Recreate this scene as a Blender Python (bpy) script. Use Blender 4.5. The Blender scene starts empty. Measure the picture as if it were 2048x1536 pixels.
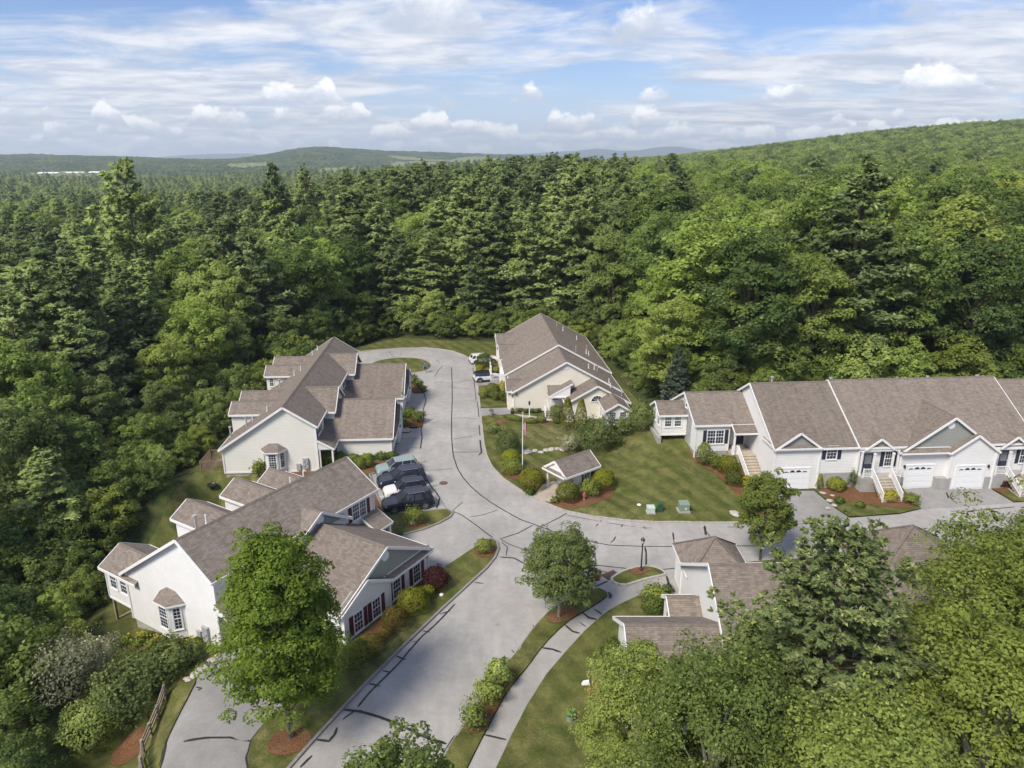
import bpy, bmesh, math, random
import numpy as np
from mathutils import Vector, Matrix, Quaternion
from mathutils.geometry import delaunay_2d_cdt

# ------------------------------------------------------------------ camera, sky, sun, exposure
scene = bpy.context.scene
COL = scene.collection
F_PX, PITCH, CAM_H = 1421.0, math.radians(17.8), 31.0       # focal length in pixels of the 2048 px wide photograph
cam_data = bpy.data.cameras.new('camera')
cam_data.sensor_width = 36.0
cam_data.lens = 36.0 * F_PX / 2048.0
cam_data.clip_start = 0.5
cam_data.clip_end = 60000.0
cam = bpy.data.objects.new('camera', cam_data)
COL.objects.link(cam)
cam.location = (0, 0, CAM_H)
cam.rotation_euler = (math.radians(90) - PITCH, 0, 0)
scene.camera = cam

SUN_AZ = math.atan2(-0.64, -0.77)                            # the direction the sun stands in (from +Y towards +X)
SUN_EL = math.radians(49)
SKY_STRENGTH = 0.10
SKY_SEED = 2.6
to_sun = Vector((math.sin(SUN_AZ) * math.cos(SUN_EL), math.cos(SUN_AZ) * math.cos(SUN_EL), math.sin(SUN_EL)))
sun_data = bpy.data.lights.new('sun', 'SUN')
sun_data.energy = 2.75
sun_data.angle = math.radians(18.0)
sun_data.color = (1.0, 0.92, 0.80)
sun = bpy.data.objects.new('sun', sun_data)
COL.objects.link(sun)
sun.location = (-60, -40, 120)
sun.rotation_euler = (-to_sun).to_track_quat('-Z', 'Y').to_euler()

scene.view_settings.view_transform = 'Standard'
scene.view_settings.look = 'None'
scene.view_settings.exposure = 0.86
scene.view_settings.gamma = 1.0
scene.view_settings.use_curve_mapping = False
scene.render.engine = 'CYCLES'
scene.cycles.use_denoising = True
scene.cycles.max_bounces = 6
scene.cycles.diffuse_bounces = 3
scene.cycles.glossy_bounces = 2
scene.cycles.transmission_bounces = 4
scene.cycles.transparent_max_bounces = 4
scene.cycles.volume_bounces = 0
scene.cycles.sample_clamp_indirect = 6.0
scene.cycles.adaptive_threshold = 0.02

# ------------------------------------------------------------------ node helpers
class NT:
    """A few shorthands for building a node tree."""
    def __init__(self, tree):
        self.t = tree
        self.n = tree.nodes
        self.l = tree.links
    def add(self, kind, **props):
        nd = self.n.new(kind)
        for k, v in props.items():
            setattr(nd, k, v)
        return nd
    def put(self, sock, val):
        if isinstance(val, bpy.types.NodeSocket):
            self.l.new(val, sock)
        elif val is not None:
            if sock.type in ('RGBA',) and len(val) == 3:
                val = (*val, 1.0)
            sock.default_value = val
    def math(self, op, a, b=None, c=None, clamp=False):
        nd = self.add('ShaderNodeMath', operation=op, use_clamp=clamp)
        for s, v in zip(nd.inputs, (a, b, c)):
            self.put(s, v)
        return nd.outputs[0]
    def xyz(self, x, y, z):
        nd = self.add('ShaderNodeCombineXYZ')
        for s, v in zip(nd.inputs, (x, y, z)):
            self.put(s, v)
        return nd.outputs[0]
    def sep(self, v):
        nd = self.add('ShaderNodeSeparateXYZ')
        self.put(nd.inputs[0], v)
        return nd.outputs
    def noise(self, vec, scale, detail=4.0, rough=0.55, dist=0.0, dims='3D'):
        nd = self.add('ShaderNodeTexNoise', noise_dimensions=dims)
        if vec is not None:
            self.put(nd.inputs['Vector'], vec)
        nd.inputs['Scale'].default_value = scale
        nd.inputs['Detail'].default_value = detail
        nd.inputs['Roughness'].default_value = rough
        nd.inputs['Distortion'].default_value = dist
        return nd.outputs['Fac']
    def step(self, v, lo, hi, a=0.0, b=1.0):
        nd = self.add('ShaderNodeMapRange', interpolation_type='SMOOTHSTEP')
        self.put(nd.inputs[0], v)
        for i, q in enumerate((lo, hi, a, b)):
            self.put(nd.inputs[i + 1], q)
        return nd.outputs[0]
    def lin(self, v, lo, hi, a=0.0, b=1.0):
        nd = self.add('ShaderNodeMapRange')
        self.put(nd.inputs[0], v)
        for i, q in enumerate((lo, hi, a, b)):
            self.put(nd.inputs[i + 1], q)
        return nd.outputs[0]
    def mix(self, fac, a, b, kind='MIX'):
        nd = self.add('ShaderNodeMix', data_type='RGBA', blend_type=kind)
        self.put(nd.inputs[0], fac)
        self.put(nd.inputs[6], a)
        self.put(nd.inputs[7], b)
        return nd.outputs[2]
    def scale(self, v, s):
        nd = self.add('ShaderNodeVectorMath', operation='MULTIPLY')
        self.put(nd.inputs[0], v)
        self.put(nd.inputs[1], s)
        return nd.outputs[0]
    def addv(self, v, s):
        nd = self.add('ShaderNodeVectorMath', operation='ADD')
        self.put(nd.inputs[0], v)
        self.put(nd.inputs[1], s)
        return nd.outputs[0]
    def coord(self, which='Object'):
        return self.add('ShaderNodeTexCoord').outputs[which]
    def bump(self, h, strength=0.3, dist=0.05):
        nd = self.add('ShaderNodeBump')
        nd.inputs['Strength'].default_value = strength
        nd.inputs['Distance'].default_value = dist
        self.put(nd.inputs['Height'], h)
        return nd.outputs[0]

# ------------------------------------------------------------------ world: sky and its clouds
world = bpy.data.worlds.new('World')
scene.world = world
world.use_nodes = True
W = NT(world.node_tree)
W.n.clear()
sky = W.add('ShaderNodeTexSky', sky_type='NISHITA')
sky.sun_disc = False
sky.sun_elevation = SUN_EL
sky.sun_rotation = SUN_AZ
sky.altitude = 120.0
sky.air_density = 1.0
sky.dust_density = 0.35
sky.ozone_density = 1.6
dirv = W.coord('Generated')
dx, dy, dz = W.sep(dirv)
zc = W.math('MAXIMUM', dz, 0.004)
# high sheet of broken cloud on a plane far above: perspective makes the streaks
inv = W.math('DIVIDE', 1.0, W.math('ADD', zc, 0.085))
plane = W.xyz(W.math('MULTIPLY', dx, inv), W.math('MULTIPLY', dy, inv), 0.0)
K = 1.0 / SKY_STRENGTH
sheet_n = W.noise(W.addv(W.scale(plane, (1.05, 1.25, 1)), (3.1, 1.7, 0.4)), 1.0, 9.0, 0.62, 0.6)
sheet_b = W.noise(W.addv(W.scale(plane, (0.30, 0.42, 1)), (SKY_SEED, 2.2, 3.0)), 1.0, 2.0, 0.5)
sheet = W.math('ADD', W.math('MULTIPLY', sheet_n, 0.52), W.math('MULTIPLY', sheet_b, 0.60))
sheet_m = W.math('MULTIPLY', W.step(sheet, 0.475, 0.625), 0.93)
sheet_tone = W.noise(W.addv(W.scale(plane, (1.9, 2.4, 1)), (1.3, 5.0, 9.0)), 1.0, 6.0, 0.62, 0.3)
tone = W.math('ADD', W.step(sheet_tone, 0.33, 0.66), W.step(sheet, 0.66, 0.78, 0.0, -0.45))
sheet_col = W.mix(W.math('MAXIMUM', tone, 0.0), (0.33 * K, 0.37 * K, 0.45 * K), (0.57 * K, 0.575 * K, 0.595 * K))
skycol = W.mix(1.0, sky.outputs[0], (0.51, 0.58, 0.77), 'MULTIPLY')
# pale moist air low over the horizon
haze_m = W.step(dz, 0.0, 0.14, 0.70, 0.0)
skycol = W.mix(haze_m, skycol, (0.37 * K, 0.44 * K, 0.55 * K))
col = W.mix(sheet_m, skycol, sheet_col)
# rows of small cumulus with flat bases, low over the horizon
az = W.math('ARCTAN2', dx, dy)
def cumulus(col, base, height, freq, cover, seed, bright, vary=1.6):
    """cells: where along the horizon a cloud stands; puff: its cauliflower top; base: its flat foot."""
    row = W.noise(W.xyz(W.math('MULTIPLY', az, freq * 0.6), seed + 15.0, 0.0), 1.0, 1.0, 0.5)
    foot = W.math('ADD', base, W.math('MULTIPLY', W.math('SUBTRACT', row, 0.5), height * vary))
    t = W.math('DIVIDE', W.math('SUBTRACT', dz, foot), height)
    cells = W.noise(W.xyz(W.math('MULTIPLY', az, freq), seed, 0.0), 1.0, 1.5, 0.5)
    puff = W.noise(W.xyz(W.math('MULTIPLY', az, freq * 3.0), W.math('MULTIPLY', t, 1.3), seed + 4.7), 1.0, 7.0, 0.64)
    top = W.math('MULTIPLY', W.step(cells, cover, cover + 0.16), 1.15)                 # how tall the cloud is here
    top = W.math('ADD', top, W.math('MULTIPLY', W.math('SUBTRACT', puff, 0.5), 1.7))
    d = W.math('SUBTRACT', top, t)
    m = W.math('MULTIPLY', W.step(d, 0.0, 0.34), W.step(W.math('ADD', t, W.math('MULTIPLY', puff, 0.35)), 0.02, 0.24))
    m = W.math('MULTIPLY', m, W.step(cells, cover - 0.02, cover + 0.06))
    lit = W.step(W.math('ADD', W.math('MULTIPLY', t, 0.9), W.math('MULTIPLY', W.math('SUBTRACT', puff, 0.5), 1.6)), 0.0, 0.85)
    c = W.mix(lit, (0.335 * K * bright, 0.375 * K * bright, 0.45 * K * bright), (0.69 * K * bright, 0.69 * K * bright, 0.69 * K * bright))
    return W.mix(W.math('MULTIPLY', m, 0.90), col, c)
col = cumulus(col, 0.004, 0.015, 26.0, 0.38, 2.3, 0.97)
col = cumulus(col, 0.019, 0.019, 19.0, 0.39, 31.7, 1.0)
col = cumulus(col, 0.036, 0.024, 14.0, 0.42, 11.7, 1.04)
col = cumulus(col, 0.066, 0.030, 9.0, 0.46, 23.1, 1.08)
col = cumulus(col, 0.150, 0.065, 5.0, 0.50, 41.9, 1.02)
bg = W.add('ShaderNodeBackground')
bg.inputs['Strength'].default_value = SKY_STRENGTH
W.put(bg.inputs['Color'], col)
world.cycles.sampling_method = 'MANUAL'
world.cycles.sample_map_resolution = 512
wo = W.add('ShaderNodeOutputWorld')
W.l.new(bg.outputs[0], wo.inputs['Surface'])

# ------------------------------------------------------------------ materials
MATS = {}
def material(name, fn, **kw):
    m = bpy.data.materials.new(name)
    m.use_nodes = True
    nt = NT(m.node_tree)
    nt.n.clear()
    out = nt.add('ShaderNodeOutputMaterial')
    sh = fn(nt, **kw)
    nt.l.new(sh, out.inputs['Surface'])
    MATS[name] = m
    return m
def principled(nt, col, rough=0.7, normal=None, metal=0.0, spec=0.3, **kw):
    b = nt.add('ShaderNodeBsdfPrincipled')
    nt.put(b.inputs['Base Color'], col)
    nt.put(b.inputs['Roughness'], rough)
    b.inputs['Metallic'].default_value = metal
    b.inputs['Specular IOR Level'].default_value = spec
    for k, v in kw.items():
        b.inputs[k].default_value = v
    if normal is not None:
        nt.l.new(normal, b.inputs['Normal'])
    return b.outputs[0]
def plain(name, c, rough=0.6, var=0.12, vscale=3.0, metal=0.0, spec=0.3, **kw):
    def fn(nt):
        n = nt.noise(nt.coord(), vscale, 4.0)
        k = nt.lin(n, 0.25, 0.75, 1 - var, 1 + var)
        return principled(nt, nt.mix(1.0, (*c, 1), nt.xyz(k, k, k), 'MULTIPLY'), rough, metal=metal, spec=spec, **kw)
    return material(name, fn)
def siding_fn(nt, c, vertical=False, pitch=0.16):
    co = nt.coord()
    x, y, z = nt.sep(co)
    f = nt.math('FRACT', nt.math('DIVIDE', z, pitch))
    h = nt.math('POWER', f, 0.6)                                  # each clapboard leans out towards its lower edge
    h = nt.math('SUBTRACT', 1.0, h)
    dirt = nt.noise(nt.scale(co, (0.5, 0.5, 0.9)), 1.0, 5.0, 0.6)
    k = nt.lin(dirt, 0.3, 0.75, 0.92, 1.03)
    gap = nt.step(f, 0.80, 0.95, 1.0, 0.76)
    k = nt.math('MULTIPLY', k, gap)
    return principled(nt, nt.mix(1.0, (*c, 1), nt.xyz(k, k, k), 'MULTIPLY'), 0.55, nt.bump(h, 0.35, 0.018))
material('siding_white', siding_fn, c=(0.76, 0.755, 0.745))
material('siding_cream', siding_fn, c=(0.77, 0.73, 0.635))
material('siding_ivory', siding_fn, c=(0.75, 0.735, 0.685))
material('siding_grey', siding_fn, c=(0.30, 0.31, 0.29), pitch=0.15)
plain('trim_white', (0.76, 0.755, 0.75), 0.45, 0.05)
plain('vinyl_white', (0.76, 0.77, 0.78), 0.4, 0.05)
def shingle_fn(nt, c1, c2, c3):
    uv = nt.coord('UV')
    br = nt.add('ShaderNodeTexBrick')
    br.offset = 0.5
    nt.put(br.inputs['Vector'], uv)
    br.inputs['Color1'].default_value = (0, 0, 0, 1)
    br.inputs['Color2'].default_value = (1, 1, 1, 1)
    br.inputs['Mortar'].default_value = (0.5, 0.5, 0.5, 1)
    br.inputs['Scale'].default_value = 1.0
    br.inputs['Mortar Size'].default_value = 0.008
    br.inputs['Mortar Smooth'].default_value = 0.1
    br.inputs['Brick Width'].default_value = 0.33
    br.inputs['Row Height'].default_value = 0.145
    tab = nt.noise(nt.scale(uv, (3.2, 6.9, 1)), 1.0, 2.0, 0.5)
    fac = nt.math('ADD', nt.math('MULTIPLY', br.outputs[0], 0.40), nt.math('MULTIPLY', tab, 0.60))
    c = nt.mix(nt.step(fac, 0.25, 0.75), (*c1, 1), (*c2, 1))
    big = nt.noise(nt.coord(), 0.55, 4.0, 0.6)
    c = nt.mix(nt.step(big, 0.42, 0.72, 0.0, 0.45), c, (*c3, 1))
    streak = nt.noise(nt.scale(uv, (2.2, 0.18, 1)), 1.0, 3.0, 0.6)
    k = nt.math('MULTIPLY', nt.lin(streak, 0.3, 0.75, 0.82, 1.10), nt.lin(nt.add('ShaderNodeObjectInfo').outputs['Random'], 0, 1, 0.92, 1.08))
    x, y, z = nt.sep(uv)
    row = nt.math('FRACT', nt.math('DIVIDE', y, 0.145))
    k = nt.math('MULTIPLY', k, nt.step(row, 0.0, 0.18, 0.74, 1.0))
    k = nt.math('MULTIPLY', k, nt.lin(br.outputs['Fac'], 0, 1, 1.0, 0.82))
    c = nt.mix(1.0, c, nt.xyz(k, k, k), 'MULTIPLY')
    h = nt.math('SUBTRACT', nt.math('SUBTRACT', 1.0, row), br.outputs['Fac'])
    return principled(nt, c, 0.93, nt.bump(h, 0.5, 0.015), spec=0.12)
material('shingle', shingle_fn, c1=(0.178, 0.148, 0.124), c2=(0.262, 0.222, 0.188), c3=(0.232, 0.206, 0.182))
plain('shingle_cap', (0.165, 0.142, 0.122), 0.95, 0.25, 5.0, spec=0.1)
def concrete_fn(nt, c, sc=1.5):
    co = nt.coord()
    n = nt.noise(co, sc, 8.0, 0.65)
    n2 = nt.noise(co, sc * 14, 3.0, 0.6)
    k = nt.math('MULTIPLY', nt.lin(n, 0.25, 0.75, 0.78, 1.14), nt.lin(n2, 0.3, 0.7, 0.92, 1.08))
    return principled(nt, nt.mix(1.0, (*c, 1), nt.xyz(k, k, k), 'MULTIPLY'), 0.9, nt.bump(n2, 0.25, 0.01), spec=0.15)
material('concrete', concrete_fn, c=(0.36, 0.355, 0.34))
material('concrete_tan', concrete_fn, c=(0.43, 0.375, 0.305))
material('kerb_asphalt', concrete_fn, c=(0.255, 0.24, 0.225))
material('kerb_granite', concrete_fn, c=(0.40, 0.375, 0.345), sc=3.0)
def asphalt_fn(nt, c):
    co = nt.coord()
    big = nt.noise(co, 0.16, 6.0, 0.6)
    mid = nt.noise(co, 1.3, 6.0, 0.65, 0.4)
    fine = nt.noise(co, 22.0, 3.0, 0.75)
    grit = nt.noise(co, 70.0, 2.0, 0.8)
    k = nt.math('MULTIPLY', nt.lin(big, 0.3, 0.7, 0.84, 1.13), nt.lin(mid, 0.25, 0.75, 0.88, 1.10))
    k = nt.math('MULTIPLY', k, nt.lin(fine, 0.25, 0.75, 0.80, 1.20))
    k = nt.math('MULTIPLY', k, nt.lin(grit, 0.25, 0.75, 0.85, 1.15))
    stain = nt.noise(nt.scale(co, (0.5, 0.22, 1)), 1.0, 6.0, 0.7, 0.8)
    k = nt.math('MULTIPLY', k, nt.lin(stain, 0.35, 0.7, 1.06, 0.88))
    spot = nt.noise(co, 0.75, 5.0, 0.7)
    k = nt.math('MULTIPLY', k, nt.step(spot, 0.63, 0.75, 1.0, 0.78))
    return principled(nt, nt.mix(1.0, (*c, 1), nt.xyz(k, k, k), 'MULTIPLY'), 0.92, nt.bump(fine, 0.25, 0.012), spec=0.15)
material('asphalt', asphalt_fn, c=(0.352, 0.338, 0.318))
material('asphalt_drive', asphalt_fn, c=(0.278, 0.268, 0.255))
plain('tar', (0.030, 0.030, 0.032), 0.65, 0.3, 9.0)
plain('line_paint', (0.66, 0.66, 0.64), 0.7, 0.25, 6.0)
def lawn_fn(nt):
    co = nt.coord()
    big = nt.noise(co, 0.10, 4.0, 0.6)
    mid = nt.noise(co, 0.8, 6.0, 0.65, 0.5)
    fine = nt.noise(co, 9.0, 5.0, 0.75)
    c = nt.mix(nt.step(mid, 0.3, 0.72), (0.066, 0.086, 0.020, 1), (0.146, 0.142, 0.048, 1))
    dry = nt.math('MULTIPLY', nt.step(big, 0.46, 0.68), nt.step(nt.noise(co, 2.1, 5.0, 0.7), 0.40, 0.66))
    c = nt.mix(nt.math('MULTIPLY', dry, 0.85), c, (0.215, 0.182, 0.090, 1))
    # mowing stripes laid by the mower, bending a little
    x, y, z = nt.sep(nt.addv(co, nt.scale(nt.xyz(mid, mid, 0.0), (0.25, 0.25, 0))))
    s = nt.math('SINE', nt.math('MULTIPLY', nt.math('ADD', nt.math('MULTIPLY', x, 0.86), nt.math('MULTIPLY', y, 0.5)), 3.6))
    k = nt.lin(s, -0.5, 0.5, 0.88, 1.12)
    k = nt.math('MULTIPLY', k, nt.lin(fine, 0.25, 0.75, 0.58, 1.42))
    c = nt.mix(1.0, c, nt.xyz(k, k, k), 'MULTIPLY')
    return principled(nt, c, 0.95, nt.bump(fine, 0.8, 0.06), spec=0.08)
material('lawn', lawn_fn)
def mulch_fn(nt):
    co = nt.coord()
    n = nt.noise(co, 11.0, 6.0, 0.75)
    b = nt.noise(co, 0.9, 4.0, 0.6)
    c = nt.mix(nt.step(n, 0.3, 0.7), (0.075, 0.036, 0.018, 1), (0.250, 0.130, 0.066, 1))
    c = nt.mix(nt.step(b, 0.45, 0.75, 0.0, 0.6), c, (0.215, 0.140, 0.085, 1))
    return principled(nt, c, 0.97, nt.bump(n, 0.9, 0.05), spec=0.05)
material('mulch', mulch_fn)
def woods_fn(nt):
    co = nt.coord()
    n = nt.noise(co, 1.7, 6.0, 0.7)
    b = nt.noise(co, 0.15, 4.0, 0.6)
    c = nt.mix(nt.step(n, 0.35, 0.7), (0.040, 0.060, 0.020, 1), (0.085, 0.095, 0.036, 1))
    c = nt.mix(nt.step(b, 0.5, 0.7, 0.0, 0.7), c, (0.095, 0.082, 0.040, 1))
    return principled(nt, c, 0.97, nt.bump(n, 0.9, 0.2), spec=0.05)
material('woods_floor', woods_fn)
def canopy_fn(nt, dark, light, sc, meadow=False):
    co = nt.coord()
    v = nt.add('ShaderNodeTexVoronoi')
    nt.put(v.inputs['Vector'], co)
    v.inputs['Scale'].default_value = sc
    b = nt.noise(co, sc * 0.12, 5.0, 0.6)
    c = nt.mix(nt.step(b, 0.38, 0.66), (*dark, 1), (*light, 1))
    r = nt.sep(v.outputs['Color'])[0]
    k = nt.lin(r, 0, 1, 0.7, 1.3)
    c = nt.mix(1.0, c, nt.xyz(k, k, k), 'MULTIPLY')
    if meadow:                                                   # open fields between the woods
        f = nt.noise(nt.addv(co, (900, 300, 0)), 0.0016, 3.0, 0.55)
        c = nt.mix(nt.step(f, 0.60, 0.64), c, (0.235, 0.255, 0.110, 1))
    h = nt.math('SUBTRACT', 1.0, v.outputs['Distance'])
    return principled(nt, c, 0.97, nt.bump(h, 1.0, 3.0), spec=0.03)
material('far_canopy', canopy_fn, dark=(0.040, 0.064, 0.028), light=(0.095, 0.125, 0.042), sc=0.11, meadow=True)
material('mountain_canopy', canopy_fn, dark=(0.030, 0.050, 0.026), light=(0.050, 0.074, 0.032), sc=0.05)
def leaf_fn(nt, lo, hi, tip, trans=0.40, nscale=0.55):
    co = nt.coord()
    oi = nt.add('ShaderNodeObjectInfo').outputs['Random']
    n = nt.noise(co, nscale, 3.0, 0.6)
    a = nt.add('ShaderNodeAttribute', attribute_type='GEOMETRY')
    a.attribute_name = 'tint'
    r = a.outputs['Fac']
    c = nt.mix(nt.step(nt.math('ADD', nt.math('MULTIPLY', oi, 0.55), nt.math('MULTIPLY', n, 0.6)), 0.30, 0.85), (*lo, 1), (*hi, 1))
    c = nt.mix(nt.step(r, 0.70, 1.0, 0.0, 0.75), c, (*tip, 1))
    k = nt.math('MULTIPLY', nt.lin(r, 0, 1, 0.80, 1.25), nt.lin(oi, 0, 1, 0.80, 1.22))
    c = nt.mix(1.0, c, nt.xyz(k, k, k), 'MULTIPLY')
    # leaves shade with the swell of their clump and crown as well as with their own tilt
    on = nt.add('ShaderNodeAttribute', attribute_type='GEOMETRY')
    on.attribute_name = 'swell'
    vt = nt.add('ShaderNodeVectorTransform', vector_type='NORMAL', convert_from='OBJECT', convert_to='WORLD')
    nt.l.new(on.outputs['Vector'], vt.inputs[0])
    g = nt.add('ShaderNodeNewGeometry').outputs['Normal']
    mixn = nt.add('ShaderNodeVectorMath', operation='NORMALIZE')
    nt.l.new(nt.addv(nt.scale(vt.outputs[0], (0.72, 0.72, 0.72)), nt.scale(g, (0.28, 0.28, 0.28))), mixn.inputs[0])
    d = principled(nt, c, 0.7, mixn.outputs[0], spec=0.12)
    tr = nt.add('ShaderNodeBsdfTranslucent')
    nt.put(tr.inputs[0], nt.mix(1.0, c, (1.15, 1.30, 0.60, 1), 'MULTIPLY'))
    ms = nt.add('ShaderNodeMixShader')
    ms.inputs[0].default_value = trans
    nt.l.new(d, ms.inputs[1])
    nt.l.new(tr.outputs[0], ms.inputs[2])
    return ms.outputs[0]
material('leaf_forest', leaf_fn, lo=(0.098, 0.158, 0.049), hi=(0.234, 0.305, 0.070), tip=(0.383, 0.406, 0.122))
material('leaf_dark', leaf_fn, lo=(0.137, 0.186, 0.063), hi=(0.252, 0.310, 0.091), tip=(0.436, 0.424, 0.142))
material('leaf_bright', leaf_fn, lo=(0.119, 0.178, 0.045), hi=(0.225, 0.273, 0.065), tip=(0.373, 0.374, 0.130))
material('leaf_pine', leaf_fn, lo=(0.125, 0.182, 0.083), hi=(0.244, 0.307, 0.116), tip=(0.422, 0.454, 0.186), trans=0.32)
material('leaf_pine_near', leaf_fn, lo=(0.172, 0.227, 0.087), hi=(0.265, 0.320, 0.113), tip=(0.500, 0.500, 0.191), trans=0.32)
material('leaf_spruce', leaf_fn, lo=(0.100, 0.139, 0.098), hi=(0.189, 0.225, 0.151), tip=(0.298, 0.311, 0.220), trans=0.28)
material('leaf_olive', leaf_fn, lo=(0.206, 0.214, 0.135), hi=(0.351, 0.335, 0.221), tip=(0.500, 0.488, 0.338))
material('leaf_linden', leaf_fn, lo=(0.094, 0.135, 0.046), hi=(0.168, 0.205, 0.068), tip=(0.280, 0.296, 0.119))
material('leaf_oak', leaf_fn, lo=(0.139, 0.210, 0.029), hi=(0.251, 0.317, 0.047), tip=(0.394, 0.433, 0.081))
material('leaf_poplar', leaf_fn, lo=(0.119, 0.167, 0.045), hi=(0.213, 0.256, 0.064), tip=(0.399, 0.446, 0.130))
material('leaf_shrub', leaf_fn, lo=(0.108, 0.155, 0.035), hi=(0.204, 0.242, 0.053), tip=(0.312, 0.319, 0.074), nscale=2.0)
material('leaf_yew', leaf_fn, lo=(0.149, 0.174, 0.018), hi=(0.219, 0.239, 0.024), tip=(0.359, 0.341, 0.045), nscale=2.0)
material('leaf_rust', leaf_fn, lo=(0.170, 0.149, 0.030), hi=(0.277, 0.230, 0.045), tip=(0.399, 0.239, 0.075), nscale=2.0)
material('leaf_gold', leaf_fn, lo=(0.289, 0.275, 0.021), hi=(0.446, 0.377, 0.030), tip=(0.500, 0.450, 0.053), nscale=2.0)
material('leaf_purple', leaf_fn, lo=(0.060, 0.019, 0.021), hi=(0.119, 0.035, 0.036), tip=(0.193, 0.061, 0.054), nscale=2.0)
material('leaf_cypress', leaf_fn, lo=(0.174, 0.187, 0.026), hi=(0.254, 0.252, 0.037), tip=(0.363, 0.335, 0.064), nscale=2.0)
material('meadow_grass', concrete_fn, c=(0.205, 0.235, 0.105), sc=0.01)
plain('bark', (0.115, 0.095, 0.078), 0.95, 0.35, 4.0, spec=0.1)
plain('bark_pale', (0.26, 0.245, 0.215), 0.95, 0.35, 4.0, spec=0.1)
plain('glass', (0.030, 0.034, 0.050), 0.08, 0.2, 1.3, spec=0.6)
plain('glass_blind', (0.16, 0.18, 0.20), 0.15, 0.2, 2.0, spec=0.6)
plain('shutter_red', (0.092, 0.020, 0.028), 0.6, 0.12)
plain('shutter_navy', (0.030, 0.034, 0.058), 0.6, 0.12)
plain('door_navy', (0.034, 0.040, 0.070), 0.5, 0.12)
plain('black_metal', (0.020, 0.020, 0.022), 0.45, 0.2, 3.0, spec=0.5)
plain('grey_metal', (0.34, 0.35, 0.36), 0.5, 0.15, 3.0, spec=0.5)
plain('galvanized', (0.46, 0.46, 0.46), 0.45, 0.15, 3.0, metal=0.3)
plain('deck_wood', (0.215, 0.155, 0.115), 0.85, 0.3, 5.0)
plain('weathered_wood', (0.30, 0.245, 0.190), 0.9, 0.3, 5.0)
plain('stone_pale', (0.42, 0.385, 0.35), 0.9, 0.3, 3.0)
plain('stone_grey', (0.30, 0.295, 0.29), 0.9, 0.3, 3.0)
plain('util_green', (0.20, 0.265, 0.205), 0.6, 0.12)
plain('util_pale', (0.46, 0.56, 0.50), 0.6, 0.12)
plain('util_dark', (0.035, 0.095, 0.050), 0.6, 0.15)
plain('hydrant_red', (0.40, 0.13, 0.10), 0.5, 0.15)
plain('rust_iron', (0.150, 0.085, 0.062), 0.85, 0.3, 8.0)
plain('rubber', (0.022, 0.022, 0.023), 0.8, 0.2)
plain('alloy', (0.36, 0.36, 0.37), 0.35, 0.1, metal=0.6)
plain('lamp_glass', (0.70, 0.72, 0.74), 0.2, 0.05, spec=0.5)
plain('light_lens', (0.72, 0.74, 0.76), 0.1, 0.05, spec=0.6)
plain('red_lens', (0.32, 0.018, 0.016), 0.2, 0.05, spec=0.6)
plain('amber_flower', (0.55, 0.40, 0.04), 0.7, 0.2)
plain('red_flower', (0.48, 0.055, 0.05), 0.7, 0.2)
plain('white_flower', (0.70, 0.68, 0.66), 0.7, 0.1)
plain('skin', (0.42, 0.26, 0.19), 0.6, 0.08)
plain('cloth_blue', (0.055, 0.21, 0.36), 0.85, 0.12)
plain('cloth_dark', (0.022, 0.024, 0.034), 0.85, 0.12)
plain('cloth_white', (0.68, 0.67, 0.66), 0.8, 0.08)
plain('hair_dark', (0.030, 0.020, 0.014), 0.8, 0.2)
def paint_fn(nt, c):
    return principled(nt, (*c, 1), 0.22, spec=0.35, **{'Coat Weight': 0.25, 'Coat Roughness': 0.04})
material('paint_sage', paint_fn, c=(0.235, 0.300, 0.300))
material('paint_navy', paint_fn, c=(0.018, 0.022, 0.042))
material('paint_black_blue', paint_fn, c=(0.012, 0.016, 0.030))
material('paint_white', paint_fn, c=(0.66, 0.65, 0.62))
material('paint_silver', paint_fn, c=(0.58, 0.60, 0.64))

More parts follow.
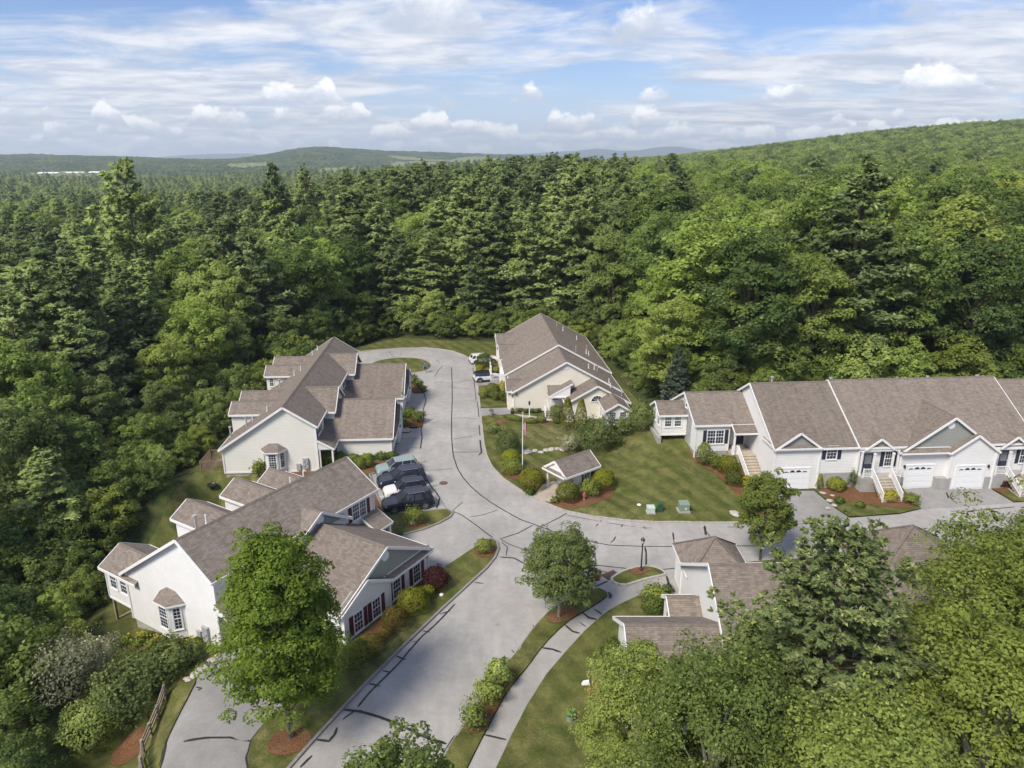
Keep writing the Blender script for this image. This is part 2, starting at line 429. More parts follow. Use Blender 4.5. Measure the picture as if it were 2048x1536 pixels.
# ------------------------------------------------------------------ mesh helpers
rng = random.Random(7)
nrng = np.random.default_rng(11)
class MB:
    """Collects boxes, slabs, bars, tubes; build() links them as ONE mesh object."""
    def __init__(self):
        self.v, self.f, self.uv, self.mi = [], [], {}, []
        self.cur = 0
    def face(self, idx, uv=None):
        if uv:
            self.uv[len(self.f)] = uv
        self.f.append(tuple(idx))
        self.mi.append(self.cur)
    def pts(self, ps):
        k = len(self.v)
        self.v += [tuple(p) for p in ps]
        return k
    def poly(self, ps, uv=None):
        k = self.pts(ps)
        self.face(range(k, k + len(ps)), uv)
        return self
    def box(self, x0, x1, y0, y1, z0, z1):
        k = self.pts([(x0, y0, z0), (x1, y0, z0), (x1, y1, z0), (x0, y1, z0), (x0, y0, z1), (x1, y0, z1), (x1, y1, z1), (x0, y1, z1)])
        for q in ((3, 2, 1, 0), (4, 5, 6, 7), (0, 1, 5, 4), (1, 2, 6, 5), (2, 3, 7, 6), (3, 0, 4, 7)):
            self.face([k + i for i in q])
        return self
    def prism(self, a, b):
        """Two matching rings of points joined into a closed solid."""
        n = len(a)
        k = self.pts(list(a) + list(b))
        self.face([k + i for i in range(n - 1, -1, -1)])
        self.face([k + n + i for i in range(n)])
        for i in range(n):
            j = (i + 1) % n
            self.face([k + i, k + j, k + n + j, k + n + i])
        return self
    def slab(self, e0, e1, r1, r0, t=0.13):
        """A roof plane: e0-e1 along the eave, r0-r1 along the ridge; uv in metres."""
        E0, E1, R1, R0 = map(Vector, (e0, e1, r1, r0))
        n = (E1 - E0).cross(R0 - E0)
        if n.length < 1e-6:
            n = (E1 - E0).cross(R1 - E0)
        n.normalize()
        if n.z < 0:
            n = -n
        ax = (E1 - E0).normalized() if (E1 - E0).length > 1e-4 else (R1 - R0).normalized()
        up = n.cross(ax)
        if up.z < 0:
            up = -up
        top = [E0, E1, R1, R0]
        off = rng.random() * 7
        uv = [((p - E0).dot(ax) + off, (p - E0).dot(up)) for p in top]
        k = self.pts(top + [p - n * t for p in top])
        order = (0, 1, 2, 3)
        if (E1 - E0).cross(R1 - E0).z < 0:
            order = (3, 2, 1, 0)
        self.face([k + i for i in order], [uv[i] for i in order])
        self.face([k + 4 + i for i in reversed(order)])
        for i in range(4):
            j = (i + 1) % 4
            a, b = (i, j) if order[0] == 0 else (j, i)
            self.face([k + a, k + 4 + a, k + 4 + b, k + b])
        return self
    def bar(self, a, b, w, h, up=(0, 0, 1)):
        A, B = Vector(a), Vector(b)
        d = (B - A).normalized()
        u = Vector(up)
        s = d.cross(u)
        if s.length < 1e-4:
            s = d.cross(Vector((0, 1, 0)))
        s.normalize()
        u = s.cross(d).normalized()
        r = [(-w / 2, -h / 2), (w / 2, -h / 2), (w / 2, h / 2), (-w / 2, h / 2)]
        return self.prism([A + s * x + u * y for x, y in r], [B + s * x + u * y for x, y in r])
    def tube(self, a, b, r0, r1=None, n=8, cap=True):
        r1 = r0 if r1 is None else r1
        A, B = Vector(a), Vector(b)
        d = (B - A).normalized()
        s = d.cross(Vector((0.1, 0.2, 1)) if abs(d.z) < 0.9 else Vector((1, 0.1, 0))).normalized()
        u = s.cross(d)
        ring = [(math.cos(t), math.sin(t)) for t in [2 * math.pi * i / n for i in range(n)]]
        k = self.pts([A + (s * x + u * y) * r0 for x, y in ring] + [B + (s * x + u * y) * r1 for x, y in ring])
        for i in range(n):
            j = (i + 1) % n
            self.face([k + i, k + n + i, k + n + j, k + j])
        if cap:
            self.face([k + i for i in range(n)])
            self.face([k + n + i for i in range(n - 1, -1, -1)])
        return self
    def lathe(self, prof, n=10, c=(0, 0, 0)):
        """prof: list of (radius, z) from bottom to top."""
        k = self.pts([(c[0] + r * math.cos(2 * math.pi * i / n), c[1] + r * math.sin(2 * math.pi * i / n), c[2] + z) for r, z in prof for i in range(n)])
        for j in range(len(prof) - 1):
            for i in range(n):
                q = (i + 1) % n
                self.face([k + j * n + i, k + j * n + q, k + (j + 1) * n + q, k + (j + 1) * n + i])
        self.face([k + i for i in range(n - 1, -1, -1)])
        self.face([k + (len(prof) - 1) * n + i for i in range(n)])
        return self
    def mesh(self, name, mats):
        me = bpy.data.meshes.new(name)
        me.from_pydata(self.v, [], self.f)
        for m in (mats if isinstance(mats, (list, tuple)) else [mats]):
            me.materials.append(MATS[m])
        if any(self.mi):
            me.polygons.foreach_set('material_index', self.mi)
        if self.uv:
            ul = me.uv_layers.new(name='UVMap')
            for fi, uvs in self.uv.items():
                ls = me.polygons[fi].loop_start
                for q, c in enumerate(uvs):
                    ul.data[ls + q].uv = c
        me.update()
        return me
    def build(self, name, mats, parent=None, smooth=False):
        me = self.mesh(name, mats)
        if smooth:
            me.polygons.foreach_set('use_smooth', [True] * len(me.polygons))
        return put(name, me, parent)
def put(name, me, parent=None, loc=None, rotz=0.0):
    o = bpy.data.objects.new(name, me)
    COL.objects.link(o)
    o.parent = parent
    if loc is not None:
        o.location = loc
    if rotz:
        o.rotation_euler = (0, 0, rotz)
    return o
def tag(o, label, cat, group=None):
    o['label'] = label
    o['category'] = cat
    if group:
        o['group'] = group
    return o
def thing(name, label, cat, loc=(0, 0, 0), rotz=0.0, group=None):
    o = bpy.data.objects.new(name, None)
    COL.objects.link(o)
    o.empty_display_size = 0.3
    o.location = loc
    o.rotation_euler = (0, 0, rotz)
    return tag(o, label, cat, group)
def kind(o, k):
    o['kind'] = k
    return o
def recalc(o):
    bm = bmesh.new()
    bm.from_mesh(o.data)
    bmesh.ops.recalc_face_normals(bm, faces=bm.faces)
    bm.to_mesh(o.data)
    bm.free()
    return o
def sub(parent, name, mats, fn, smooth=False):
    m = MB()
    fn(m)
    return recalc(m.build(name, mats, parent, smooth))

# ------------------------------------------------------------------ ground
SP, CP = math.sin(PITCH), math.cos(PITCH)
def G(px, py, z=0.0):
    """The point where the ray through a pixel of the photograph meets the level z."""
    u, v = (px - 1024) / F_PX, (py - 768) / F_PX
    d = (u, CP - v * SP, -SP - v * CP)
    t = (z - CAM_H) / d[2]
    return (t * d[0], t * d[1])
A_O, A_YAW = (-21.84, 41.24), 0.545
B_O, B_YAW = (-22.93, 66.99), -0.06
C_O, C_YAW = (6.84, 85.69), -0.08
D_O, D_YAW = (25.18, 62.62), -0.07
K_O, K_YAW = (4.27, 62.31), 0.91
def fr(o, yaw, x, y):
    """House frame (x to its right, y away along its yaw) to world."""
    return (o[0] + x * math.cos(yaw) + y * math.sin(yaw), o[1] - x * math.sin(yaw) + y * math.cos(yaw))
def px_list(pts, z=0.0):
    return [G(p[0], p[1], z) for p in pts]

east = [(720, 704), (752, 700.5), (803, 697), (850, 696), (880, 699), (902, 702), (925, 710), (941, 719), (948.5, 728), (953, 752), (955.5, 772),
        (957.5, 791), (960, 817), (961.5, 833), (965, 865), (968, 890), (973, 912), (984, 935), (1007, 959), (1037, 979), (1066, 997), (1086.5, 1005.6),
        (1130, 1023), (1189, 1035), (1248, 1042), (1321, 1045.5), (1409, 1046.5), (1494, 1046.5), (1580, 1045)]
asphalt_main = east + [(1705, 1035), (1800, 1028), (1843, 1018), (1940, 1012), (2029, 1005), (2120, 998), (2120, 1085), (1800, 1105), (1500, 1125), (1400, 1136), (1372, 1139),
        (1372, 1200), (1350, 1192), (1336, 1177), (1301, 1182), (1268, 1196), (1238.6, 1211), (1218, 1222), (1172, 1260.6), (1133, 1303), (1094, 1348.5),
        (1055, 1410), (1023, 1472), (993, 1536), (962, 1600), (930, 1680), (440, 1680), (520, 1600), (579, 1536), (641, 1466), (725.6, 1374.5), (807, 1293), (888, 1215), (941, 1166), (972, 1138),
        (990, 1116), (997, 1098), (994, 1084), (985, 1078), (972, 1082), (951, 1094.6), (892.5, 1133.6), (864, 1160), (850, 1135), (780, 1076), (806, 1070), (848, 1059), (880, 1046), (900, 1035),
        (906, 1026), (894, 1019.5), (847, 1023), (812, 1026), (771, 1030), (759, 1004), (750, 983), (739, 950), (752, 946), (830, 941), (845, 938), (844, 931), (838, 925), (793, 917),
        (790, 900), (795, 880), (812, 790), (800, 760), (720, 735), (700, 715)]
drive_west = [(439, 1303), (420, 1318), (394, 1338), (390, 1364.5), (372, 1400), (352, 1439), (331, 1487.6), (321, 1536), (318, 1600), (314, 1680), (470, 1680), (490, 1600), (498, 1536), (495, 1517), (504, 1482), (533, 1441),
              (575, 1405), (620, 1365), (650, 1335), (600, 1310), (500, 1290)]
drive_d1 = [(1546, 982), (1628, 981), (1648, 998), (1672, 1018), (1700, 1036), (1580, 1046)]
drive_d2 = [(1804, 976), (1962, 961), (1985, 980), (2029, 1006), (2000, 1030), (1843, 1019)]
drive_c1 = [(953, 750), (1012, 748), (1014, 770), (955.4, 772.5)]
drive_c2 = [(959.8, 816), (1026, 815), (1027, 829), (961.6, 833.5)]
isle_cul = [(740, 731), (756, 723.5), (790, 718), (828.6, 717.5), (851, 722), (861, 729), (859, 736), (850, 741), (822, 746), (790, 747), (750, 742)]
isle_lamp = [(1218, 1160.6), (1238.6, 1145), (1262, 1136), (1285, 1132), (1300, 1131.5), (1320.6, 1138), (1332, 1148), (1327, 1151), (1305, 1155), (1274, 1163.5), (1246, 1173)]
strip_walk = [(1185, 1179), (1200, 1177), (1215, 1186), (1214, 1195), (1172, 1221.5), (1130, 1247.6), (1085, 1293), (1055, 1335.5), (1016, 1381), (990, 1430), (967, 1472), (935, 1536), (905, 1600), (880, 1680),
              (770, 1680), (832, 1600), (876, 1531), (925, 1456), (970, 1390), (1013, 1329), (1029, 1313), (1068, 1257), (1101, 1221.5), (1125, 1206), (1153, 1190)]
bed_b1 = [(820, 765), (832, 760), (843, 768), (850, 777), (853, 786), (821, 787)]
bed_b2 = [(798, 831), (816, 828), (835, 831), (845, 837), (846, 846), (844, 857), (797, 857)]
isle_lot = [(771, 1032), (812, 1028), (847, 1025), (894, 1021.5), (904, 1026), (899, 1034), (880, 1044.5), (848, 1057), (806, 1068), (775, 1072), (762, 1060), (764, 1040)]
mulch_px = [
    [(807, 1050), (815, 1043), (832, 1041), (850, 1044), (856, 1051), (846, 1056), (825, 1057), (811, 1055)],                     # round bed in the parking islet
    [(947, 1106), (953, 1098), (968, 1092), (984, 1091), (994, 1098), (990, 1110), (978, 1118), (960, 1117), (950, 1112)],          # round bed at the tip of the verge
    [(1260, 1141), (1266, 1136.5), (1283, 1134), (1296, 1136), (1299, 1141), (1292, 1148), (1278, 1151), (1265, 1148)],             # lamp post
    [(1088, 1244), (1105, 1226), (1130, 1214), (1152, 1218), (1160, 1228), (1132, 1246), (1105, 1250)],                             # linden tree
    [(925, 1460), (960, 1405), (985, 1370), (1012, 1360), (1019, 1376), (1000, 1410), (968, 1466), (945, 1472)],                     # three shrubs by the footpath
    [(1063, 1000), (1090, 1008), (1130, 1021), (1170, 1020), (1212, 1007), (1228, 990), (1222, 968), (1195, 955), (1150, 965), (1105, 980), (1075, 985)],   # kiosk, right side
    [(1001, 940), (1012, 930), (1045, 930), (1062, 945), (1050, 962), (1025, 960), (1010, 952)],
    [(1040, 965), (1048, 950), (1090, 945), (1100, 960), (1075, 985), (1055, 985)],
    [(986, 862), (990, 852), (1020, 842), (1060, 842), (1085, 846), (1100, 850), (1095, 838), (1060, 835), (1010, 837), (983, 847)],   # bed before the cream house
    [(1086, 820), (1146, 820), (1148, 836), (1090, 836)],
    [(962, 775), (972, 770), (1022, 771), (1024, 796), (975, 800), (963, 790)],
    [(1372, 936), (1392, 918), (1440, 950), (1500, 955), (1540, 990), (1560, 1020), (1550, 1036), (1510, 1028), (1478, 1000), (1440, 965), (1400, 950)],   # beside the long steps
    [(1629, 981), (1700, 972), (1740, 985), (1800, 980), (1812, 995), (1842, 1016), (1800, 1020), (1740, 1010), (1690, 1005), (1655, 998)],   # between the drives
    [(1968, 960), (1990, 958), (2024, 972), (2024, 984), (2004, 990), (1985, 980)],
    [(1530, 1041), (1545, 1028), (1575, 1030), (1577, 1043)],
    [(700, 1300), (740, 1255), (800, 1215), (850, 1165), (885, 1150), (895, 1165), (860, 1195), (805, 1245), (760, 1290), (735, 1320), (705, 1325)],   # along the wing of the near house
    [(530, 1500), (545, 1468), (580, 1452), (620, 1460), (625, 1490), (590, 1510), (550, 1515)],                                      # round the oak
    [(745, 985), (752, 990), (765, 1025), (770, 1035), (752, 1028)],
    [(560, 955), (585, 940), (640, 936), (660, 950), (640, 965)],
    [(700, 932), (800, 920), (842, 928), (842, 936), (752, 945), (700, 955)],
    [(1168, 1375), (1190, 1360), (1215, 1370), (1222, 1400), (1195, 1410), (1175, 1400)],
]
mulch_slope = [([(268, 1262), (300, 1268), (345, 1275), (400, 1288), (436, 1300), (432, 1310), (390, 1300), (330, 1294), (250, 1292), (240, 1280)], -1.9),
               ([(215, 1500), (240, 1462), (292, 1455), (295, 1490), (262, 1530), (225, 1536)], -2.4)]
concrete_px = [
    [(1063.5, 996), (1075, 985), (1085, 970), (1108, 962), (1150, 972), (1128, 995), (1108, 1000), (1089, 1006)],                    # kiosk apron
    [(1026, 829), (1085, 833), (1150, 836), (1150, 841), (1085, 839), (1026, 834)],                                                  # path to the cream porch
    [(798, 858), (817, 857), (823, 862), (818, 866), (797, 866)],
    [(800, 783), (812, 779), (822, 782), (820, 787), (800, 787)],
    [(1720, 972), (1770, 975), (1812, 992), (1806, 997), (1760, 985)],
    [(1996, 956), (2048, 962), (2060, 985), (2035, 995), (2016, 980)],
]
ASPH = [px_list(p) for p in (asphalt_main,)]
DRIVES = [px_list(p) for p in (drive_west, drive_d1, drive_d2, drive_c1, drive_c2)]
ISLES = [px_list(p) for p in (isle_cul, isle_lamp, strip_walk, bed_b1, bed_b2, isle_lot)]
MULCH = [px_list(p) for p in mulch_px] + [px_list(p, z) for p, z in mulch_slope] + [px_list(p) for p in (bed_b1, bed_b2)]
CONC = [px_list(p) for p in concrete_px]
CLEAR = [(-19, 18), (-24, 27)] + px_list([(195, 1330), (212, 1240)], -3) + [(-33.5, 47)] + px_list([(288, 1092), (338, 1046), (398, 988)], -2.5) + [(-34.5, 66), (-35, 76), (-34, 90), (-31, 100), (-28, 108)] \
    + px_list([(700, 694), (745, 682), (800, 672), (840, 678), (900, 684), (1000, 686)]) + [(3, 117), (9, 116), (13.0, 113), (15.2, 97), (17.0, 86), (18.5, 80), (26, 76.5), (52, 77.5), (85, 76), (85, 14), (-19, 14)]

ctrl = [(x, y, 0.0) for poly in (ASPH + [DRIVES[1], DRIVES[2], DRIVES[3], DRIVES[4]]) for x, y in poly]
def cf(o, yaw, rows):
    return [(*fr(o, yaw, x, y), z) for x, y, z in rows]
ctrl += cf(A_O, A_YAW, [(2.5, 0, -0.35), (2.5, -3, -0.3), (-2, 0, -1.2), (-2, -3, -1.3), (-7.6, 0, -2.75), (-7.6, -3, -2.7), (-10.3, 0.5, -3.1), (-13, 0, -3.8), (-8, 5, -2.8), (-8, 10, -2.5), (-7, 15, -1.8), (-10, 12, -3.0),
                              (0, 16, -0.3), (5, 0, -0.15), (8, 5, 0), (11, 8, 0), (11, 13, 0), (4, 16, 0), (-20, 0, -5.5), (-18, 14, -5), (-2, -8, -1.4), (-8, -8, -3.0)])
ctrl += cf(B_O, B_YAW, [(-7, 0, -0.4), (-7, 12, -0.6), (-7, 24, -0.6), (0, -2, -0.25), (0, -5, -0.5), (-4, -5, -1.0), (-9, -4, -1.5), (-12, 5, -1.9), (-12, 18, -2.0), (-20, 5, -4.2), (-20, 20, -4.2), (0, 30, 0), (0, 10, 0), (6, 3, 0)])
ctrl += cf(C_O, C_YAW, [(0, 5, 0), (-7, 20, 0), (0, 28, 0), (8, 0, 0), (8, 15, 0.2), (12, 5, 0.6), (14, 20, 1.0), (3, -6, -0.1)])
ctrl += cf(D_O, D_YAW, [(-6.0, 5.4, 1.15), (-2.6, 5.4, 1.2), (-8.8, 8.5, 1.75), (-9.6, 10, 1.9), (-11, 12, 1.5), (-7, 12, 2.2), (-9, 5, 1.25), (-12, 3, 0.8), (-9, 0, 0.55), (-6, 1, 0.55), (-3, 1, 0.3), (-12, -4, 0.3), (-16, -2, 0.4), (-16, 6, 0.7), (-3.4, -2, 0.1),
                              (0, 0, 0), (10, -0.2, 0), (20, -0.2, 0), (26, 0, 0.1), (0, 13, 2.8), (10, 13.5, 2.8), (25, 13.5, 2.8), (-5, 14.5, 2.8), (40, 0, 0.3), (40, 14, 3)])
ctrl += cf(K_O, K_YAW, [(0, 0, 0), (0, 4, 0), (-4, 3, -0.1), (5, 3, 0.05), (0, 8, 0.0), (-4, 9, -0.3)])
ctrl += [(-60, 40, -7), (-60, 70, -7), (-60, 110, -6), (-40, 120, -3), (-10, 125, 0.2), (10, 128, 0.6), (30, 110, 2), (40, 95, 3.2), (60, 90, 3.5), (85, 100, 4), (0, 150, 1), (-60, 150, -6), (60, 140, 4),
         (-45, 30, -5.5), (-30, 20, -3.2), (-20, 26, -1.0), (12, 30, -0.1), (20, 25, -0.4), (30, 35, 0), (45, 40, 0), (60, 30, 0), (20, 50, 0), (85, 60, 0.3), (85, 20, 0), (12, 42, 0), (7, 30, -0.05), (25, 15, -0.5)]
ctrl += [(*G(px, py, -2.2), z) for px, py, z in ((262, 1400, -2.1), (300, 1500, -1.9), (180, 1450, -3.0), (350, 1330, -1.2), (300, 1320, -1.9), (200, 1536, -2.6))]
ctrl += [(x, y, 0.0 if y < 33 else -0.1) for x, y in DRIVES[0]]
CT = np.array(ctrl)
_c, _i = np.unique(np.round(CT[:, :2], 1), axis=0, return_index=True)
CT = CT[_i]
_phi = lambda d2: np.sqrt(d2 + 4.0)
_D2 = ((CT[:, None, :2] - CT[None, :, :2]) ** 2).sum(-1)
_n = len(CT)
_A = np.zeros((_n + 3, _n + 3))
_A[:_n, :_n] = _phi(_D2) - 0.02 * np.eye(_n)
_A[:_n, _n:] = np.c_[np.ones(_n), CT[:, :2] / 50.0]
_A[_n:, :_n] = _A[:_n, _n:].T
_W = np.linalg.solve(_A, np.r_[CT[:, 2], 0, 0, 0])
def hz(x, y):
    """Ground height (vectorised): a smooth surface through the control points."""
    x, y = np.atleast_1d(np.asarray(x, float)), np.atleast_1d(np.asarray(y, float))
    out = np.empty(len(x))
    for i in range(0, len(x), 4000):
        xx, yy = x[i:i + 4000], y[i:i + 4000]
        d2 = (xx[:, None] - CT[None, :, 0]) ** 2 + (yy[:, None] - CT[None, :, 1]) ** 2
        out[i:i + 4000] = _phi(d2) @ _W[:_n] + _W[_n] + (xx * _W[_n + 1] + yy * _W[_n + 2]) / 50.0
    return out
def H(x, y):
    return float(hz([x], [y])[0])
def inside(poly, x, y):
    """Vectorised point in polygon."""
    x, y = np.atleast_1d(np.asarray(x, float)), np.atleast_1d(np.asarray(y, float))
    c = np.zeros(len(x), bool)
    n = len(poly)
    j = n - 1
    for i in range(n):
        xi, yi = poly[i]
        xj, yj = poly[j]
        if yi != yj:
            t = ((yi > y) != (yj > y)) & (x < (xj - xi) * (y - yi) / (yj - yi) + xi)
            c ^= t
        j = i
    return c
def densify(poly, step=0.8, closed=True):
    out = []
    n = len(poly)
    for i in range(n if closed else n - 1):
        a, b = poly[i], poly[(i + 1) % n]
        k = max(1, int(math.hypot(b[0] - a[0], b[1] - a[1]) / step))
        out += [(a[0] + (b[0] - a[0]) * q / k, a[1] + (b[1] - a[1]) * q / k) for q in range(k)]
    if not closed:
        out.append(poly[-1])
    return out
def smooth_poly(poly, it=2):
    for _ in range(it):
        out = []
        n = len(poly)
        for i in range(n):
            a, b = poly[i], poly[(i + 1) % n]
            out += [(a[0] * .75 + b[0] * .25, a[1] * .75 + b[1] * .25), (a[0] * .25 + b[0] * .75, a[1] * .25 + b[1] * .75)]
        poly = out
    return poly
ISLES = [smooth_poly(p, 1) for p in ISLES]
MULCH = [smooth_poly(p, 2) for p in MULCH]
X0, X1, Y0, Y1 = -78.0, 88.0, 13.0, 150.0
coords, edges = [], []
def add_loop(poly, step=0.9):
    poly = [(min(max(p[0], X0 + .5), X1 - .5), min(max(p[1], Y0 + .5), Y1 - .5)) for p in poly]
    d = densify(poly, step)
    k = len(coords)
    coords.extend(Vector(p) for p in d)
    edges.extend((k + i, k + (i + 1) % len(d)) for i in range(len(d)))
for p in ASPH + DRIVES + ISLES + CONC + MULCH:
    add_loop(p)
add_loop([(X0, Y0), (X1, Y0), (X1, Y1), (X0, Y1)], 4.0)
add_loop(CLEAR, 1.5)
gx = np.arange(X0 + 1, X1, 1.6)
gy = np.arange(Y0 + 1, Y1, 1.6)
GX, GY = np.meshgrid(gx, gy)
GX = (GX + nrng.uniform(-.5, .5, GX.shape)).ravel()
GY = (GY + nrng.uniform(-.5, .5, GY.shape)).ravel()
coords.extend(Vector((float(a), float(b))) for a, b in zip(GX, GY))
vo, _, fo, _, _, _ = delaunay_2d_cdt(coords, edges, [], 0, 0.004)
VX = np.array([v.x for v in vo]); VY = np.array([v.y for v in vo])
TR = np.array([f for f in fo if len(f) == 3])
cx, cy = VX[TR].mean(1), VY[TR].mean(1)
def any_in(polys):
    m = np.zeros(len(cx), bool)
    for p in polys:
        m |= inside(p, cx, cy)
    return m
in_asph, in_drive, in_isle, in_conc, in_mulch, in_clear = map(any_in, (ASPH, DRIVES, ISLES, CONC, MULCH, [CLEAR]))
cls = np.where(in_clear, 0, 5)
cls[in_drive] = 2
cls[in_asph] = 1
cls[in_isle] = 0
cls[in_mulch & ~(in_asph & ~in_isle) & ~in_drive] = 3
cls[in_conc] = 4
VZ = hz(VX, VY)
LIFT = {0: 0.10, 1: 0.0, 2: 0.012, 3: 0.12, 4: 0.105, 5: 0.08}
GROUND = {}
for c, (nm, mt) in {0: ('lawn', 'lawn'), 1: ('road', 'asphalt'), 2: ('driveway', 'asphalt_drive'), 3: ('mulch_bed', 'mulch'), 4: ('concrete_path', 'concrete_tan'), 5: ('forest_floor', 'woods_floor')}.items():
    t = TR[cls == c]
    used, invx = np.unique(t, return_inverse=True)
    z = VZ[used] + LIFT[c]
    if c in (0, 3, 5):
        z = z + 0.03 * np.sin(VX[used] * 1.7 + VY[used] * 0.6) * np.sin(VY[used] * 1.3)
    me = bpy.data.meshes.new(nm)
    me.from_pydata(np.stack([VX[used], VY[used], z], 1).tolist(), [], invx.reshape(-1, 3).tolist())
    me.materials.append(MATS[mt])
    me.polygons.foreach_set('use_smooth', [True] * len(me.polygons))
    GROUND[c] = kind(recalc(put(nm, me)), 'structure')
    if sum(p.normal.z for p in GROUND[c].data.polygons) < 0:
        GROUND[c].data.flip_normals()
# a skirt under everything so that the lifted sheets have earth below them
me = bpy.data.meshes.new('subsoil')
me.from_pydata(np.stack([VX, VY, VZ - 0.35], 1).tolist(), [], TR.tolist())
me.materials.append(MATS['woods_floor'])
kind(put('subsoil', me), 'structure')

# kerbs: a row of short blocks along the road edges
def kerb(name, pts, mt, w=0.22, h=0.13, block=0.55, closed=False):
    d = densify(pts, block, closed)
    if closed:
        d.append(d[0])
    m = MB()
    for a, b in zip(d[:-1], d[1:]):
        L = math.hypot(b[0] - a[0], b[1] - a[1])
        if L < 0.05:
            continue
        ux, uy = (b[0] - a[0]) / L, (b[1] - a[1]) / L
        nx, ny = -uy * w / 2, ux * w / 2
        za, zb = H(*a), H(*b)
        g = 0.012
        j = rng.uniform(-0.008, 0.008)
        a2, b2 = (a[0] + ux * g, a[1] + uy * g), (b[0] - ux * g, b[1] - uy * g)
        lo = [(a2[0] - nx, a2[1] - ny, za - .25), (a2[0] + nx, a2[1] + ny, za - .25), (b2[0] + nx, b2[1] + ny, zb - .25), (b2[0] - nx, b2[1] - ny, zb - .25)]
        k = 0.8
        hi = [(a2[0] - nx * k, a2[1] - ny * k, za + h + j), (a2[0] + nx * k, a2[1] + ny * k, za + h + j), (b2[0] + nx * k, b2[1] + ny * k, zb + h + j), (b2[0] - nx * k, b2[1] - ny * k, zb + h + j)]
        m.prism(lo, hi)
    return kind(recalc(m.build(name, mt)), 'structure')
eastw = px_list(east)
kerb('kerb', eastw[:10], 'kerb_granite')
kerb('kerb', eastw[10:13], 'kerb_granite')
kerb('kerb', eastw[13:22], 'kerb_granite')
kerb('kerb', eastw[21:29], 'kerb_granite')
kerb('kerb', px_list([(440, 1680), (520, 1600), (579, 1536), (641, 1466), (725.6, 1374.5), (807, 1293), (888, 1215), (941, 1166), (972, 1138), (990, 1116), (997, 1098), (994, 1084), (985, 1078), (972, 1082)]), 'kerb_asphalt')
kerb('kerb', px_list([(771, 1030), (759, 1004), (750, 983), (739, 950), (752, 946), (830, 941), (845, 938), (844, 931), (838, 925)]), 'kerb_asphalt')
kerb('kerb', px_list([(771, 1030), (812, 1026), (847, 1023), (894, 1019.5), (906, 1026), (900, 1035), (880, 1046), (848, 1059), (806, 1070)]), 'kerb_asphalt')
kerb('kerb', ISLES[1], 'kerb_granite', closed=True)
kerb('kerb', px_list([(1200, 1177), (1185, 1179), (1153, 1190), (1125, 1206), (1101, 1221.5), (1068, 1257), (1029, 1313), (1013, 1329), (970, 1390), (925, 1456), (876, 1531), (832, 1600)]), 'kerb_asphalt', w=0.16, h=0.09)
kerb('kerb', ISLES[0], 'kerb_asphalt', w=0.18, h=0.08, closed=True)

# tar seals over the cracks and painted bay lines: thin sheets on the road
road = GROUND[1]
def ribbon(name, pts, w, mt, parent, lift, wob=0.35, z=None, drive=False):
    p = densify([G(*q) for q in pts], 0.22, False)
    m = MB()
    L, R = [], []
    ph = rng.random() * 9
    for i, q in enumerate(p):
        a, b = p[max(0, i - 1)], p[min(len(p) - 1, i + 1)]
        tx, ty = b[0] - a[0], b[1] - a[1]
        l = math.hypot(tx, ty) or 1
        nx, ny = -ty / l, tx / l
        s = math.sin(i * .35 + ph) * 0.5 + math.sin(i * .93 + ph * 2) * 0.35 + rng.uniform(-.2, .2)
        c = s * 0.045 * wob
        ww = w * (1 + rng.uniform(-.35, .35) * wob) * (0.5 if i in (0, len(p) - 1) and wob else 1)
        zz = H(*q) + lift
        L.append((q[0] + nx * (c + ww / 2), q[1] + ny * (c + ww / 2), zz))
        R.append((q[0] + nx * (c - ww / 2), q[1] + ny * (c - ww / 2), zz))
    k = m.pts(L + R)
    n = len(L)
    for i in range(n - 1):
        m.face([k + n + i, k + n + i + 1, k + i + 1, k + i])
    o = m.build(name, mt, parent)
    if o.data.polygons[0].normal.z < 0:
        o.data.flip_normals()
    return o
